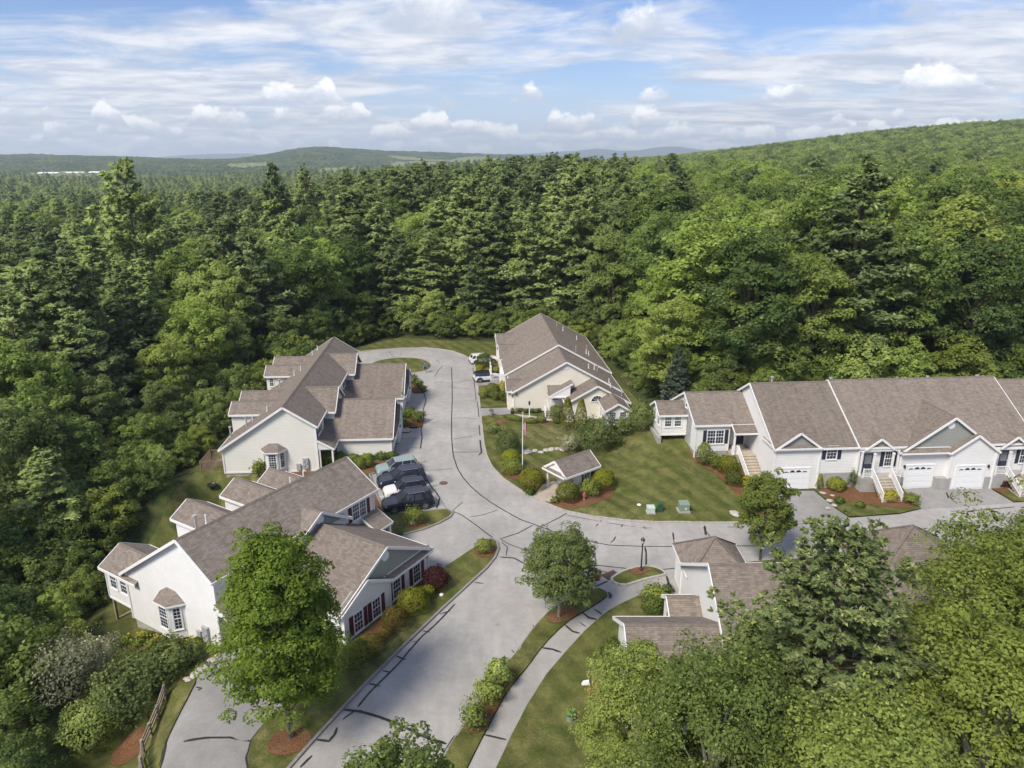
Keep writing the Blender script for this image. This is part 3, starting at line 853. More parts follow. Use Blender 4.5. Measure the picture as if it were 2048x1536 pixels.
tars = [
    ([(903, 735), (904, 760), (904.5, 800), (903, 840), (903, 870), (905, 900), (908, 917), (914, 935), (925, 955), (940, 972), (960, 990), (985, 1007), (1010, 1022), (1040, 1038), (1075, 1050), (1110, 1062), (1160, 1075), (1220, 1085), (1285, 1088), (1380, 1090.5), (1480, 1091), (1530, 1092)], .13),
    ([(946, 735), (949, 770), (952, 800)], .10), ([(955, 805), (958, 835)], .12), ([(958, 850), (960, 872)], .13), ([(960, 880), (963, 905), (957, 911)], .20),
    ([(903, 766), (925, 763), (950, 759)], .08), ([(903, 775), (930, 777), (950, 779)], .09), ([(905, 837), (930, 836), (956, 838)], .07), ([(930, 801), (955, 803)], .06),
    ([(905, 878), (925, 876), (945, 873)], .07), ([(903, 905), (935, 905), (960, 904)], .08), ([(869, 753), (878, 740), (886, 731)], .09), ([(868, 765), (900, 765)], .06),
    ([(848, 787), (852, 800), (846, 822), (848, 838), (842, 860), (844, 875), (841, 898)], .15), ([(849, 847), (880, 844)], .06), ([(795, 878), (845, 877)], .06), ([(820, 896), (841, 896)], .07),
    ([(818, 918), (827, 926), (830, 918)], .09), ([(842, 926), (853, 922)], .10), ([(846, 941), (880, 940), (906, 938)], .06),
    ([(846, 940), (848, 950), (855, 962), (863, 975), (872, 985), (879, 996), (877, 1007), (873, 1017)], .16), ([(863, 975), (880, 970), (894, 966)], .07),
    ([(904, 1022), (925, 1031), (950, 1049), (975, 1068), (988, 1077)], .12), ([(904, 1023), (917, 1011), (926, 1004)], .08), ([(880, 999), (896, 1021)], .05),
    ([(940, 1034), (965, 1030), (996, 1020)], .07), ([(1000, 1078), (1035, 1066), (1066, 1049)], .11), ([(1000, 1078), (1015, 1087), (1060, 1103)], .09), ([(1003, 1084), (1015, 1095), (1012, 1112)], .09),
    ([(1000, 1114), (1028, 1116), (1055, 1130)], .16), ([(1082, 1052), (1110, 1038), (1134, 1026)], .10), ([(1134, 1030), (1170, 1036), (1220, 1045), (1270, 1051)], .08), ([(1192, 1049), (1203, 1040)], .13),
    ([(1280, 1053), (1310, 1054)], .08), ([(1287, 1050), (1293, 1056)], .10), ([(1245, 1047), (1235, 1062), (1228, 1075), (1221, 1080)], .13), ([(1344, 1051), (1347, 1068), (1351, 1089)], .16),
    ([(1409, 1051), (1412, 1069)], .24), ([(1413, 1062), (1424, 1077)], .09), ([(1454, 1054), (1490, 1053)], .07), ([(1290, 1089), (1293, 1105), (1292, 1131)], .17),
    ([(1170, 1126), (1215, 1130), (1262, 1136), (1300, 1131), (1328, 1138), (1364, 1135)], .12), ([(1196, 1149), (1216, 1145)], .10), ([(1203, 1140), (1230, 1148)], .09), ([(1190, 1173), (1216, 1161)], .18),
    ([(1333, 1152), (1338, 1170), (1350, 1184)], .20), ([(1217, 1184), (1221, 1190), (1219, 1197)], .28), ([(1165, 1225), (1178, 1236), (1194, 1239)], .22), ([(1188, 1218), (1205, 1229)], .14),
    ([(1130, 1250), (1145, 1263), (1160, 1267)], .18), ([(1159, 1245), (1172, 1254)], .12), ([(1085, 1296), (1105, 1299), (1123, 1305)], .20), ([(968, 1470), (990, 1475), (1012, 1480)], .16),
    ([(1095, 1223), (1108, 1220)], .12), ([(1066, 1250), (1069, 1256)], .12), ([(1006, 1314), (1008, 1328)], .22), ([(1023, 1301), (1028, 1306)], .15),
    ([(888, 1000 + 168), (900, 1165), (915, 1167)], .0), ([(949, 1165), (967, 1167)], .12),
    ([(910, 1208), (890, 1230), (868, 1252), (845, 1272), (820, 1300), (795, 1330), (770, 1355), (740, 1385), (715, 1415)], .14),
    ([(880, 1228), (901, 1222)], .13), ([(845, 1262), (860, 1265)], .14), ([(825, 1283), (836, 1284)], .13), ([(792, 1312), (812, 1320)], .16), ([(765, 1342), (780, 1345)], .14), ([(738, 1368), (760, 1373)], .15),
    ([(686, 1420), (720, 1424), (760, 1436), (800, 1452), (840, 1472), (870, 1483), (893, 1489)], .22), ([(911, 1472), (895, 1500), (878, 1528)], .28), ([(712, 1420), (685, 1440)], .12),
    ([(674, 1456), (670, 1470), (658, 1484), (634, 1480)], .2), ([(624, 1512), (600, 1536)], .15), ([(700, 1490), (770, 1480)], .0),
    ([(369, 1494), (410, 1488), (460, 1481), (503, 1483)], .16), ([(391, 1373), (402, 1378), (396, 1383)], .12),
    ([(1575, 1050), (1600, 1048), (1670, 1044)], .09), ([(1550, 1058), (1590, 1056)], .07), ([(1715, 1042), (1725, 1050)], .12), ([(1752, 1038), (1762, 1052)], .14), ([(1940, 1022), (2030, 1014)], .12),
    ([(1885, 977), (1893, 985), (1897, 997)], .16), ([(1890, 985), (1905, 1000), (1915, 1008)], .12), ([(1905, 990), (1920, 1001)], .10), ([(2025, 1035), (2048, 1050)], .1),
    ([(750, 984), (758, 1002), (768, 1024)], .14), ([(872, 720), (880, 727)], .09), ([(778, 703), (782, 710), (788, 716)], .08), ([(803, 706), (801, 712)], .08),
]
for pts, w in tars:
    if w > 0:
        ribbon('crack_seal', pts, w * .85, 'tar', road, 0.018)
ribbon('crack_seal', [(437, 1303), (394, 1338)], .3, 'tar', GROUND[2], 0.05, 0.2)
ribbon('crack_seal', [(390, 1362), (372, 1400), (352, 1436)], .2, 'tar', GROUND[2], 0.05, 0.4)
ribbon('crack_seal', [(340, 1462), (331, 1488), (321, 1536)], .16, 'tar', GROUND[2], 0.05, 0.4)
ribbon('crack_seal', [(533, 1441), (504, 1482), (495, 1517), (498, 1545)], .2, 'tar', GROUND[2], 0.05, 0.4)
for pts in ([(754, 962), (845, 951)], [(752, 996), (862, 976)], [(763, 1014), (878, 996)], [(776, 1029), (846, 1022)]):
    ribbon('bay_line', pts, 0.11, 'line_paint', road, 0.012, 0.0)

# ------------------------------------------------------------------ building kit (house frame: x right, y away, z up)
def AX(axis):
    return (lambda a, b, z: (b, a, z)) if axis == 'y' else (lambda a, b, z: (a, b, z))
def roof_gable(h, axis, c, hl, hr, a0, a1, zr, p, oe=0.3, o0=0.3, o1=0.3, t=0.12, rake0=True, rake1=True, pr=None, eaves=(1, 1)):
    """Ridge along axis at c; hl/hr are the runs to the two walls; oe/o0/o1 the overhangs."""
    T = AX(axis)
    pr = p if pr is None else pr
    m = MB()
    s0, s1 = a0 - o0, a1 + o1
    bl, br = c - hl - oe, c + hr + oe
    zl, zrr = zr - p * (hl + oe), zr - pr * (hr + oe)
    m.slab(T(s0, bl, zl), T(s1, bl, zl), T(s1, c, zr), T(s0, c, zr), t)
    m.slab(T(s0, br, zrr), T(s1, br, zrr), T(s1, c, zr), T(s0, c, zr), t)
    r = recalc(m.build('roof', 'shingle', h))
    m = MB()
    if eaves[0]:
        m.bar(T(s0, bl - .03, zl - .10), T(s1, bl - .03, zl - .10), .07, .20)
    if eaves[1]:
        m.bar(T(s0, br + .03, zrr - .10), T(s1, br + .03, zrr - .10), .07, .20)
    for on, s, d in ((rake0, s0, -1), (rake1, s1, 1)):
        if on:
            for b, z in ((bl, zl), (br, zrr)):
                up = (0, 0, 1)
                m.bar(T(s + d * .02, b, z - .10), T(s + d * .02, c, zr - .10), .06, .21, up)
    if m.f:
        recalc(m.build('fascia', 'trim_white', r))
    m = MB()
    w = 0.16
    for sgn, q in ((-1, p), (1, pr)):
        m.slab(T(s0, c + sgn * w, zr - q * w + .025), T(s1, c + sgn * w, zr - q * w + .025), T(s1, c, zr + .03), T(s0, c, zr + .03), .03)
    recalc(m.build('ridge_cap', 'shingle_cap', r))
    return r
def wall_gable(h, axis, c, hl, hr, a0, a1, zr, p, z0, mt, pr=None, name='wall'):
    T = AX(axis)
    pr = p if pr is None else pr
    k = 0.11
    prof = [(c - hl, z0), (c + hr, z0), (c + hr, zr - pr * hr - k), (c, zr - k), (c - hl, zr - p * hl - k)]
    return sub(h, name, mt, lambda m: m.prism([T(a0, b, z) for b, z in prof], [T(a1, b, z) for b, z in prof]))
def wall_box(h, x0, x1, y0, y1, z0, z1, mt, name='wall'):
    return sub(h, name, mt, lambda m: m.box(x0, x1, y0, y1, z0, z1))
def corners(h, pts, w=0.11):
    for x, y, z0, z1 in pts:
        sub(h, 'corner_board', 'trim_white', lambda m: m.box(x - w / 2, x + w / 2, y - w / 2, y + w / 2, z0, z1))
FACE = {'S': 0.0, 'E': math.pi / 2, 'W': -math.pi / 2, 'N': math.pi}
CACHE = {}
def cached(key, mats, fn):
    if key not in CACHE:
        m = MB()
        fn(m)
        me = m.mesh(key[0], mats)
        bm = bmesh.new()
        bm.from_mesh(me)
        bmesh.ops.recalc_face_normals(bm, faces=bm.faces)
        bm.to_mesh(me)
        bm.free()
        CACHE[key] = me
    return CACHE[key]
def window(h, x, y, z, face, w, ht, nx=3, ny=4, shutters=None, sashes=1, glass='glass', blind=False):
    """Built flat against a wall, facing -y in its own frame; z is the bottom of the opening."""
    c = 0.085
    def frame(m):
        for x0, x1, z0, z1 in ((-w / 2 - c, -w / 2, -c, ht + c), (w / 2, w / 2 + c, -c, ht + c), (-w / 2, w / 2, ht, ht + c), (-w / 2, w / 2, -c, 0)):
            m.box(x0, x1, -0.055, 0.02, z0, z1)
        m.box(-w / 2 - c - .03, w / 2 + c + .03, -0.09, 0.02, -c - .04, -c)
        for i in range(1, sashes):
            q = -w / 2 + w * i / sashes
            m.box(q - .05, q + .05, -0.05, 0.02, 0, ht)
    o = put('window', cached(('window', w, ht, sashes), 'vinyl_white', frame), h, (x, y, z), FACE[face] if isinstance(face, str) else face)
    sw = w / sashes
    for i in range(sashes):
        q = -w / 2 + sw * (i + .5)
        for j in (0, 1):
            pm = cached(('pane', sw, ht, j, glass if not (blind and j) else 'glass_blind'), glass if not (blind and j) else 'glass_blind',
                        lambda m: m.box(-sw / 2 + .04, sw / 2 - .04, -0.022 - .008 * (1 - j), 0.01, ht * .5 * j + .02, ht * .5 * (j + 1) - .02))
            put('pane', pm, o, (q, 0, 0))
        def bars(m):
            m.box(-sw / 2 + .03, sw / 2 - .03, -0.045, 0.0, ht * .5 - .028, ht * .5 + .028)
            for a in range(1, nx):
                xx = -sw / 2 + sw * a / nx
                m.box(xx - .011, xx + .011, -0.036, 0.0, .02, ht - .02)
            for b in range(1, ny):
                if b * 2 != ny:
                    zz = ht * b / ny
                    m.box(-sw / 2 + .03, sw / 2 - .03, -0.0355, 0.0, zz - .011, zz + .011)
        put('muntin', cached(('muntin', sw, ht, nx, ny), 'vinyl_white', bars), o, (q, 0, 0))
    if shutters:
        sh = 0.36
        def sm(m):
            m.box(-sh / 2, sh / 2, -0.045, 0.01, -.04, ht + .04)
            for k in range(int(ht / .09)):
                zz = .04 + k * .09
                m.box(-sh / 2 + .05, sh / 2 - .05, -0.056, -0.04, zz, zz + .055)
        for s in (-1, 1):
            put('shutter', cached(('shutter', ht, shutters), shutters, sm), o, (s * (w / 2 + c + sh / 2 + .02), 0, 0))
    return o
def garage_door(h, x, y, z, face, w=2.6, ht=2.15):
    def frame(m):
        for x0, x1, z0, z1 in ((-w / 2 - .13, -w / 2, 0, ht + .13), (w / 2, w / 2 + .13, 0, ht + .13), (-w / 2, w / 2, ht, ht + .13)):
            m.box(x0, x1, -0.06, 0.02, z0, z1)
    o = put('garage_door', cached(('garage_door', w, ht), 'trim_white', frame), h, (x, y, z), FACE[face])
    ph = ht / 4
    def pan(m):
        m.box(-w / 2 + .01, w / 2 - .01, -0.02, 0.01, .008, ph - .008)
        for k in range(4):
            x0 = -w / 2 + .06 + k * (w - .08) / 4
            m.box(x0, x0 + (w - .08) / 4 - .06, -0.032, -0.015, .09, ph - .09)
    for k in range(3):
        put('panel', cached(('panel', w, ht), 'vinyl_white', pan), o, (0, 0, k * ph))
    top = put('panel', cached(('panel_top', w, ht), 'vinyl_white', lambda m: m.box(-w / 2 + .01, w / 2 - .01, -0.02, 0.01, .008, ph - .008)), o, (0, 0, 3 * ph))
    for k in range(4):                                           # four lights forming a shallow fan
        lw = (w - .3) / 4
        a = 0.06 if k in (0, 3) else 0.0
        def lite(m):
            n = 7
            up = [(-lw / 2 + .06 + (lw - .12) * i / n, ph * .30 + (ph * .42 - a * 2) * math.sin(math.pi * (0.12 + 0.76 * i / n))) for i in range(n + 1)]
            ring = [(-lw / 2 + .06, ph * .30), (lw / 2 - .06, ph * .30)] + up[::-1]
            m.prism([(px, -0.03, pz) for px, pz in ring], [(px, -0.012, pz) for px, pz in ring])
        put('light', cached(('light', w, a), 'glass', lite), top, (-w / 2 + .15 + lw * (k + .5), 0, 0))
    return o
def door(h, x, y, z, face, w=0.95, ht=2.05, mt='door_navy', glass=True):
    def frame(m):
        for x0, x1, z0, z1 in ((-w / 2 - .1, -w / 2, 0, ht + .1), (w / 2, w / 2 + .1, 0, ht + .1), (-w / 2, w / 2, ht, ht + .1)):
            m.box(x0, x1, -0.06, 0.02, z0, z1)
    o = put('door', cached(('door', w, ht), 'trim_white', frame), h, (x, y, z), FACE[face])
    put('door_leaf', cached(('door_leaf', w, ht, mt), mt, lambda m: (m.box(-w / 2, w / 2, -0.03, 0.01, .02, ht), m.box(-w / 2 + .12, w / 2 - .12, -0.045, -.02, .12, .62))), o)
    if glass:
        put('pane', cached(('door_pane', w, ht), 'glass_blind', lambda m: m.box(-w / 2 + .14, w / 2 - .14, -0.04, 0.0, .95, ht - .15)), o)
    put('handle', cached(('door_handle',), 'galvanized', lambda m: m.box(-.02, .02, -.1, 0, -.08, .08)), o, (w / 2 - .08, 0, 1.0))
    return o
def lantern(h, x, y, z, face):
    def fn(m):
        m.box(-.06, .06, -.03, .02, -.12, .12)
        m.box(-.02, .02, -.13, -.02, .10, .13)
        m.lathe([(.02, -.16), (.07, -.10), (.085, .08), (.10, .10), (.03, .20)], 8, (0, -.14, 0))
    return put('wall_lantern', cached(('wall_lantern',), 'black_metal', fn), h, (x, y, z), FACE[face])
def round_vent(h, x, y, z, face):
    def fn(m):
        n = 16
        for r0, y0 in ((.36, -.03), (.27, -.05)):
            ring = [(r0 * math.cos(2 * math.pi * i / n), r0 * math.sin(2 * math.pi * i / n)) for i in range(n)]
            m.prism([(a, 0.01, b) for a, b in ring], [(a, y0, b) for a, b in ring])
        for k in range(-2, 3):
            m.box(-.2, .2, -.062, -.04, k * .08 - .012, k * .08 + .012)
    return put('gable_vent', cached(('gable_vent',), 'vinyl_white', fn), h, (x, y, z), FACE[face])
def pipe(h, x, y, z, ht=0.6, r=0.05, mt='vinyl_white', cap=False):
    def fn(m):
        m.lathe([(r * 2.0, -.45), (r * 2.0, .03), (r, .05), (r, ht)] if not cap else [(r, -.45), (r, ht - .12), (r * 1.7, ht - .12), (r * 1.7, ht)], 10)
    return put('flue_pipe' if cap else 'vent_pipe', cached(('pipe', ht, r, mt, cap), mt, fn), h, (x, y, z))
def downspout(h, pts):
    def fn(m):
        for a, b in zip(pts[:-1], pts[1:]):
            m.bar(a, b, .075, .06, (0, 1, 0) if abs(a[2] - b[2]) > .01 else (0, 0, 1))
    return sub(h, 'downspout', 'vinyl_white', fn)
def column(h, x, y, z0, z1, w=0.17):
    def fn(m):
        m.box(-w / 2, w / 2, -w / 2, w / 2, 0, z1 - z0)
        m.box(-w * .7, w * .7, -w * .7, w * .7, 0, .18)
        m.box(-w * .7, w * .7, -w * .7, w * .7, z1 - z0 - .15, z1 - z0)
    return put('column', cached(('column', w, round(z1 - z0, 3)), 'trim_white', fn), h, (x, y, z0))
def railing(h, a, b, ht=0.9, mt='trim_white', gap=0.13, name='railing'):
    A, B = Vector(a), Vector(b)
    L = (B - A).length
    def fn(m):
        for p in (A, B):
            m.box(p.x - .05, p.x + .05, p.y - .05, p.y + .05, p.z - .03, p.z + ht + .08)
        up = Vector((0, 0, 1))
        m.bar(A + up * ht, B + up * ht, .08, .06)
        m.bar(A + up * .12, B + up * .12, .05, .05)
    o = sub(h, name, mt, fn)
    def bal(m):
        n = max(2, int(L / gap))
        for i in range(1, n):
            p = A + (B - A) * (i / n)
            m.box(p.x - .018, p.x + .018, p.y - .018, p.y + .018, p.z + .12, p.z + ht - .02)
    kind(sub(o, 'baluster', mt, bal), 'stuff')
    return o
def bay_window(h, xc, y, z0, z1, wid=2.5, depth=0.75, mt='siding_white', win=(0.75, 1.55), zwin=None, shut=None):
    """Canted bay on a wall facing -y with its own hipped roof."""
    fw = wid * 0.46
    foot = [(-wid / 2, 0), (-fw / 2, -depth), (fw / 2, -depth), (wid / 2, 0)]
    def body(m):
        m.prism([(xc + a, y + b, z0) for a, b in foot], [(xc + a, y + b, z1) for a, b in foot])
    b = sub(h, 'bay', mt, body)
    zr = z1 + 0.62
    e = 0.2
    f2 = [(-wid / 2 - e, 0.0), (-fw / 2 - e * .6, -depth - e), (fw / 2 + e * .6, -depth - e), (wid / 2 + e, 0.0)]
    tl, tr = (xc - fw * .42, y, zr), (xc + fw * .42, y, zr)
    P4 = [(xc + a, y + c, z1) for a, c in f2]
    m = MB()
    m.slab(P4[1], P4[2], tr, tl, .06)
    m.slab(P4[0], P4[1], tl, tl, .06)
    m.slab(P4[2], P4[3], tr, tr, .06)
    rf = recalc(m.build('bay_roof', 'shingle', b))
    def fas(m):
        for p, q in zip(P4[:-1], P4[1:]):
            m.bar((p[0], p[1], p[2] - .07), (q[0], q[1], q[2] - .07), .05, .13)
    sub(rf, 'fascia', 'trim_white', fas)
    zw = z0 + 0.75 if zwin is None else zwin
    window(b, xc, y - depth, zw, 'S', win[0], win[1], 3, 6)
    ang = math.atan2(depth, (wid - fw) / 2)
    for s in (-1, 1):
        mx, my = xc + s * (wid + fw) / 4, y - depth / 2
        window(b, mx, my, zw, s * ang, 0.45, win[1], 2, 6)
    return b
def steps(h, x0, x1, y_top, z_top, z_bot, y_bot, mt='concrete_tan'):
    n = max(2, round((z_top - z_bot) / 0.18))
    d = (y_top - y_bot) / n
    rise = (z_top - z_bot) / n
    for i in range(n):
        z = z_top - i * rise
        put('step', cached(('step', round(x1 - x0, 3), round(d, 3), i, round(rise, 3)), mt, lambda m: (m.box(x0 - x0, x1 - x0, -d - .03, 0, -(rise + .35), -.05), m.box(-.02, x1 - x0 + .02, -d - .06, 0, -.05, 0.0))), h, (x0, y_top - i * d, z))
def meters(h, x, y, z, face, n=4):
    def fn(m):
        m.box(-.28, .28, -.2, .0, .3, 1.5)
        m.box(-.95, -.55, -.18, 0, .2, .9)
        m.box(-.55, -.28, -.1, -.02, .62, .72)
        m.tube((-.75, -.08, -.6), (-.75, -.08, .2), .05)
        m.tube((0, -.08, -.6), (0, -.08, .3), .06)
        m.tube((.2, -.08, -.6), (.2, -.08, .3), .045)
    o = put('meter_box', cached(('meter_box',), 'grey_metal', fn), h, (x, y, z), FACE[face])
    for i in range(n):
        put('meter', cached(('meter',), 'galvanized', lambda m: m.tube((0, -.16, 0), (0, -.27, 0), .085, .08, 12)), o, (-.12 if i % 2 else .1, 0, .5 + .25 * i))
    return o
def house(name, label, cat, o, yaw):
    return thing(name, label, cat, (o[0], o[1], 0), -yaw)

# ------------------------------------------------------------------ white house with red shutters (parking bay side)
hA = house('house', 'white house with dark red shutters and a grey gabled wing, beside the four parked cars', 'house', A_O, A_YAW)
p = 0.66
wall_gable(hA, 'y', 0, 7.4, 3.0, 0, 15.2, 7.2, p, -0.75, 'siding_white')
wall_box(hA, -7.4, -3.7, 0.0, 15.2, -1.75, -0.76, 'siding_white')
sub(hA, 'foundation', 'concrete', lambda m: (m.box(-7.28, -3.8, 0.1, 15.1, -4.6, -1.76), m.box(-3.8, 2.9, 0.1, 15.1, -3.6, -0.76)))
roof_gable(hA, 'y', 0, 7.4, 3.0, 0, 15.2, 7.2, p)
corners(hA, [(-7.4, 0, -1.75, 2.1), (3.0, 0, 3.1, 4.95), (3.0, 15.2, -.4, 4.95), (-7.4, 15.2, -1.8, 2.1)])
round_vent(hA, 0.1, 0, 6.35, 'S')
bay_window(hA, -1.9, 0, -0.75, 2.0, 2.5, 0.8, 'siding_white', (0.8, 1.6), 0.05)
meters(hA, 1.55, 0, -0.55, 'S', 3)
downspout(hA, [(-3.65, -.06, 1.5), (-3.65, -.06, -2.2)])
for yy in (5.5, 9.9, 13.4):                                       # wall dormers towards the woods
    wall_gable(hA, 'x', yy, 1.35, 1.35, -7.0, -2.0, 5.75 if yy < 13 else 5.3, 0.62, -1.8, 'siding_white')
    roof_gable(hA, 'x', yy, 1.35, 1.35, -7.0, -2.2 if yy < 13 else -2.8, 5.75 if yy < 13 else 5.3, 0.62, 0.25, 0.2, 0, rake1=False)
wall_gable(hA, 'x', 1.6, 1.6, 1.9, -10.2, -7.3, 2.85, 0.6, -0.85, 'siding_white')          # sunroom on posts
sub(hA, 'skirt_board', 'trim_white', lambda m: (m.box(-10.23, -7.38, -.03, .03, -1.0, -.84), m.box(-10.23, -10.17, -.03, 3.5, -1.0, -.84)))
roof_gable(hA, 'x', 1.6, 1.6, 1.9, -10.2, -7.5, 2.85, 0.6, 0.28, 0.3, 1.6, rake1=False)
corners(hA, [(-10.2, 0, -.85, 1.75)])
for xx in (-9.25, -7.95):
    window(hA, xx, 0, 0.2, 'S', 0.72, 1.3, 3, 4)
for yy in (0.9, 2.3):
    window(hA, -10.2, yy, 0.2, 'W', 0.72, 1.3, 3, 4)
for xx, yy in ((-10.05, 0.15), (-10.05, 3.3), (-7.8, 3.3)):
    sub(hA, 'post', 'weathered_wood', lambda m: m.box(xx - .08, xx + .08, yy - .08, yy + .08, -4.2, -.9))
sub(hA, 'retaining_beam', 'weathered_wood', lambda m: (m.box(-10.2, -7.4, 3.1, 3.35, -3.2, -2.55), m.box(-10.25, -10.05, 0.2, 3.2, -3.6, -2.95)))
def gravel(m):
    for _ in range(420):
        x, y = rng.uniform(-10.0, -7.5), rng.uniform(-.1, 3.0)
        s = rng.uniform(.06, .13)
        z = -3.05 + (x + 10) * .13
        m.lathe([(s * .6, -s * .3), (s, 0), (s * .5, s * .5)], 5, (x, y, z))
kind(sub(hA, 'gravel', 'stone_grey', gravel), 'stuff')
# road side: wall dormer, garage wing with grey gable, porch roofs
wall_gable(hA, 'x', 8.9, 2.6, 2.6, 1.0, 3.5, 6.1, 0.62, 2.4, 'siding_white')
sub(hA, 'gable_wall', 'siding_grey', lambda m: m.prism([(3.53, 8.9 - 2.5, 4.5), (3.53, 8.9 + 2.5, 4.5), (3.53, 8.9, 5.98)], [(3.4, 8.9 - 2.5, 4.5), (3.4, 8.9 + 2.5, 4.5), (3.4, 8.9, 5.98)]))
roof_gable(hA, 'x', 8.9, 2.6, 2.6, -0.9, 3.5, 6.1, 0.62, 0.35, 0, 0.3, rake0=False)
round_vent(hA, 3.53, 8.9, 5.35, 'E')
wall_gable(hA, 'x', 8.9, 4.75, 4.75, 3.0, 9.7, 5.1, 0.53, -0.3, 'siding_white')
sub(hA, 'gable_wall', 'siding_grey', lambda m: m.prism([(9.74, 4.4, 2.75), (9.74, 13.4, 2.75), (9.74, 8.9, 5.0)], [(9.6, 4.4, 2.75), (9.6, 13.4, 2.75), (9.6, 8.9, 5.0)]))
roof_gable(hA, 'x', 8.9, 4.75, 4.75, 2.6, 9.7, 5.1, 0.53, 0.32, 0, 0.3, rake0=False)
round_vent(hA, 9.74, 8.9, 4.25, 'E')
m = MB()                                                          # skirt roof under the grey gable
m.slab((10.12, 8.9, 2.38), (10.12, 13.75, 2.38), (9.7, 13.75, 2.72), (9.7, 8.9, 2.72), .06)
sk = recalc(m.build('skirt_roof', 'shingle', hA))
sub(sk, 'fascia', 'trim_white', lambda m: (m.box(10.09, 10.15, 8.9, 13.75, 2.2, 2.35), m.box(9.72, 9.79, 8.9, 13.3, 2.70, 2.78)))
wall_gable(hA, 'x', 6.6, 2.3, 2.3, 9.5, 10.0, 3.75, 0.53, -0.3, 'siding_white')
roof_gable(hA, 'x', 6.6, 2.3, 2.3, 9.3, 10.0, 3.75, 0.53, 0.2, 0, 0.15, rake0=False)
corners(hA, [(10.0, 4.3, -.2, 2.5), (10.0, 8.9, -.2, 2.5), (9.7, 13.65, -.2, 2.5)])
for yy, xx in ((9.94, 9.7), (12.25, 9.7), (7.4, 10.0), (5.6, 10.0)):
    window(hA, xx, yy, 0.35, 'E', 0.78, 1.4, 3, 4, 'shutter_red')
for y0, y1, xx in ((-.2, 4.2, 4.6), (13.6, 15.5, 4.7)):
    m = MB()
    m.slab((xx, y0, 2.45), (xx, y1, 2.45), (3.0, y1, 3.25), (3.0, y0, 3.25), .1)
    pr_ = recalc(m.build('porch_roof', 'shingle', hA))
    sub(pr_, 'fascia', 'trim_white', lambda m: (m.box(xx - .02, xx + .05, y0, y1, 2.24, 2.42), m.bar((xx, y0 - .02, 2.34), (3.0, y0 - .02, 3.14), .05, .2), m.bar((xx, y1 + .02, 2.34), (3.0, y1 + .02, 3.14), .05, .2)))
sub(hA, 'porch_gable', 'siding_white', lambda m: m.prism([(3.0, 0.0, 2.3), (4.5, 0.0, 2.3), (3.0, 0.0, 3.1)], [(3.0, 0.12, 2.3), (4.5, 0.12, 2.3), (3.0, 0.12, 3.1)]))
for yy in (0.3, 3.6):
    column(hA, 4.4, yy, -0.1, 2.3)
column(hA, 4.5, 15.3, 0.05, 2.3)
wall_box(hA, 2.9, 3.0, 0.0, 15.2, -0.4, 2.4, 'siding_white')
door(hA, 3.01, 2.2, 0.0, 'E', mt='shutter_red')
door(hA, 3.01, 14.4, 0.0, 'E', mt='shutter_red')
window(hA, 3.0, 13.5, 3.3, 'E', 1.5, 1.35, 3, 4, 'shutter_red', sashes=2)
window(hA, 3.0, 1.9, 3.45, 'E', 1.0, 1.2, 3, 4, 'shutter_red')
garage_door(hA, 6.6, 4.15, -0.05, 'S', 2.6, 2.1)
lantern(hA, 9.71, 13.35, 1.95, 'E')
for xx, yy, zz, c_, hh in ((-1.55, 2.3, 6.25, True, 1.1), (-0.75, 2.6, 6.75, False, 0.7), (-2.4, 11.5, 5.7, False, 0.6), (-1.6, 12.2, 6.2, False, 0.5)):
    pipe(hA, xx, yy, zz, hh, .09 if c_ else .055, 'galvanized' if c_ else 'vinyl_white', c_)

# ------------------------------------------------------------------ ivory row house beyond the parking bay
hB = house('house', 'ivory sided row house with two garage wings and a small wooden deck', 'house', B_O, B_YAW)
wall_gable(hB, 'y', 0, 6.5, 3.0, 0, 28.4, 7.17, p, 0.0, 'siding_ivory')
sub(hB, 'foundation', 'concrete', lambda m: m.box(-6.42, 2.9, 0.08, 28.3, -3.0, 0.0))
sub(hB, 'skirt_board', 'trim_white', lambda m: m.box(-6.52, 3.0, -.025, 0.04, -.04, .16))
roof_gable(hB, 'y', 0, 6.5, 3.0, 0, 28.4, 7.17, p)
corners(hB, [(-6.5, 0, 0, 2.7), (3.0, 0, 0, 5.0)], .13)
bay_window(hB, -1.35, 0, 0.0, 2.55, 2.35, 0.8, 'siding_ivory', (0.72, 1.5), 0.75)
meters(hB, 1.75, 0, 0.0, 'S', 4)
for yy in (6.0, 9.6, 19.9, 24.0):
    wall_gable(hB, 'x', yy, 1.35, 1.35, -6.8, -2.0, 5.75, 0.62, -1.0, 'siding_ivory')
    roof_gable(hB, 'x', yy, 1.35, 1.35, -6.8, -2.2, 5.75, 0.62, 0.25, 0.2, 0, rake1=False)
    window(hB, -6.8, yy, 3.2, 'W', 0.8, 1.3)
window(hB, -6.2, 19.9 - 1.35, 3.4, 'S', 0.45, 1.0, 2, 4)
for yy in (7.4, 21.3):                                            # front dormers
    wall_gable(hB, 'x', yy, 2.65, 2.65, 1.0, 4.0, 6.8, 0.66, 3.0, 'siding_ivory')
    roof_gable(hB, 'x', yy, 2.65, 2.65, -0.2, 4.0, 6.8, 0.66, 0.3, 0, 0.25, rake0=False)
    window(hB, 4.0, yy, 5.2, 'E', 0.9, 0.9)
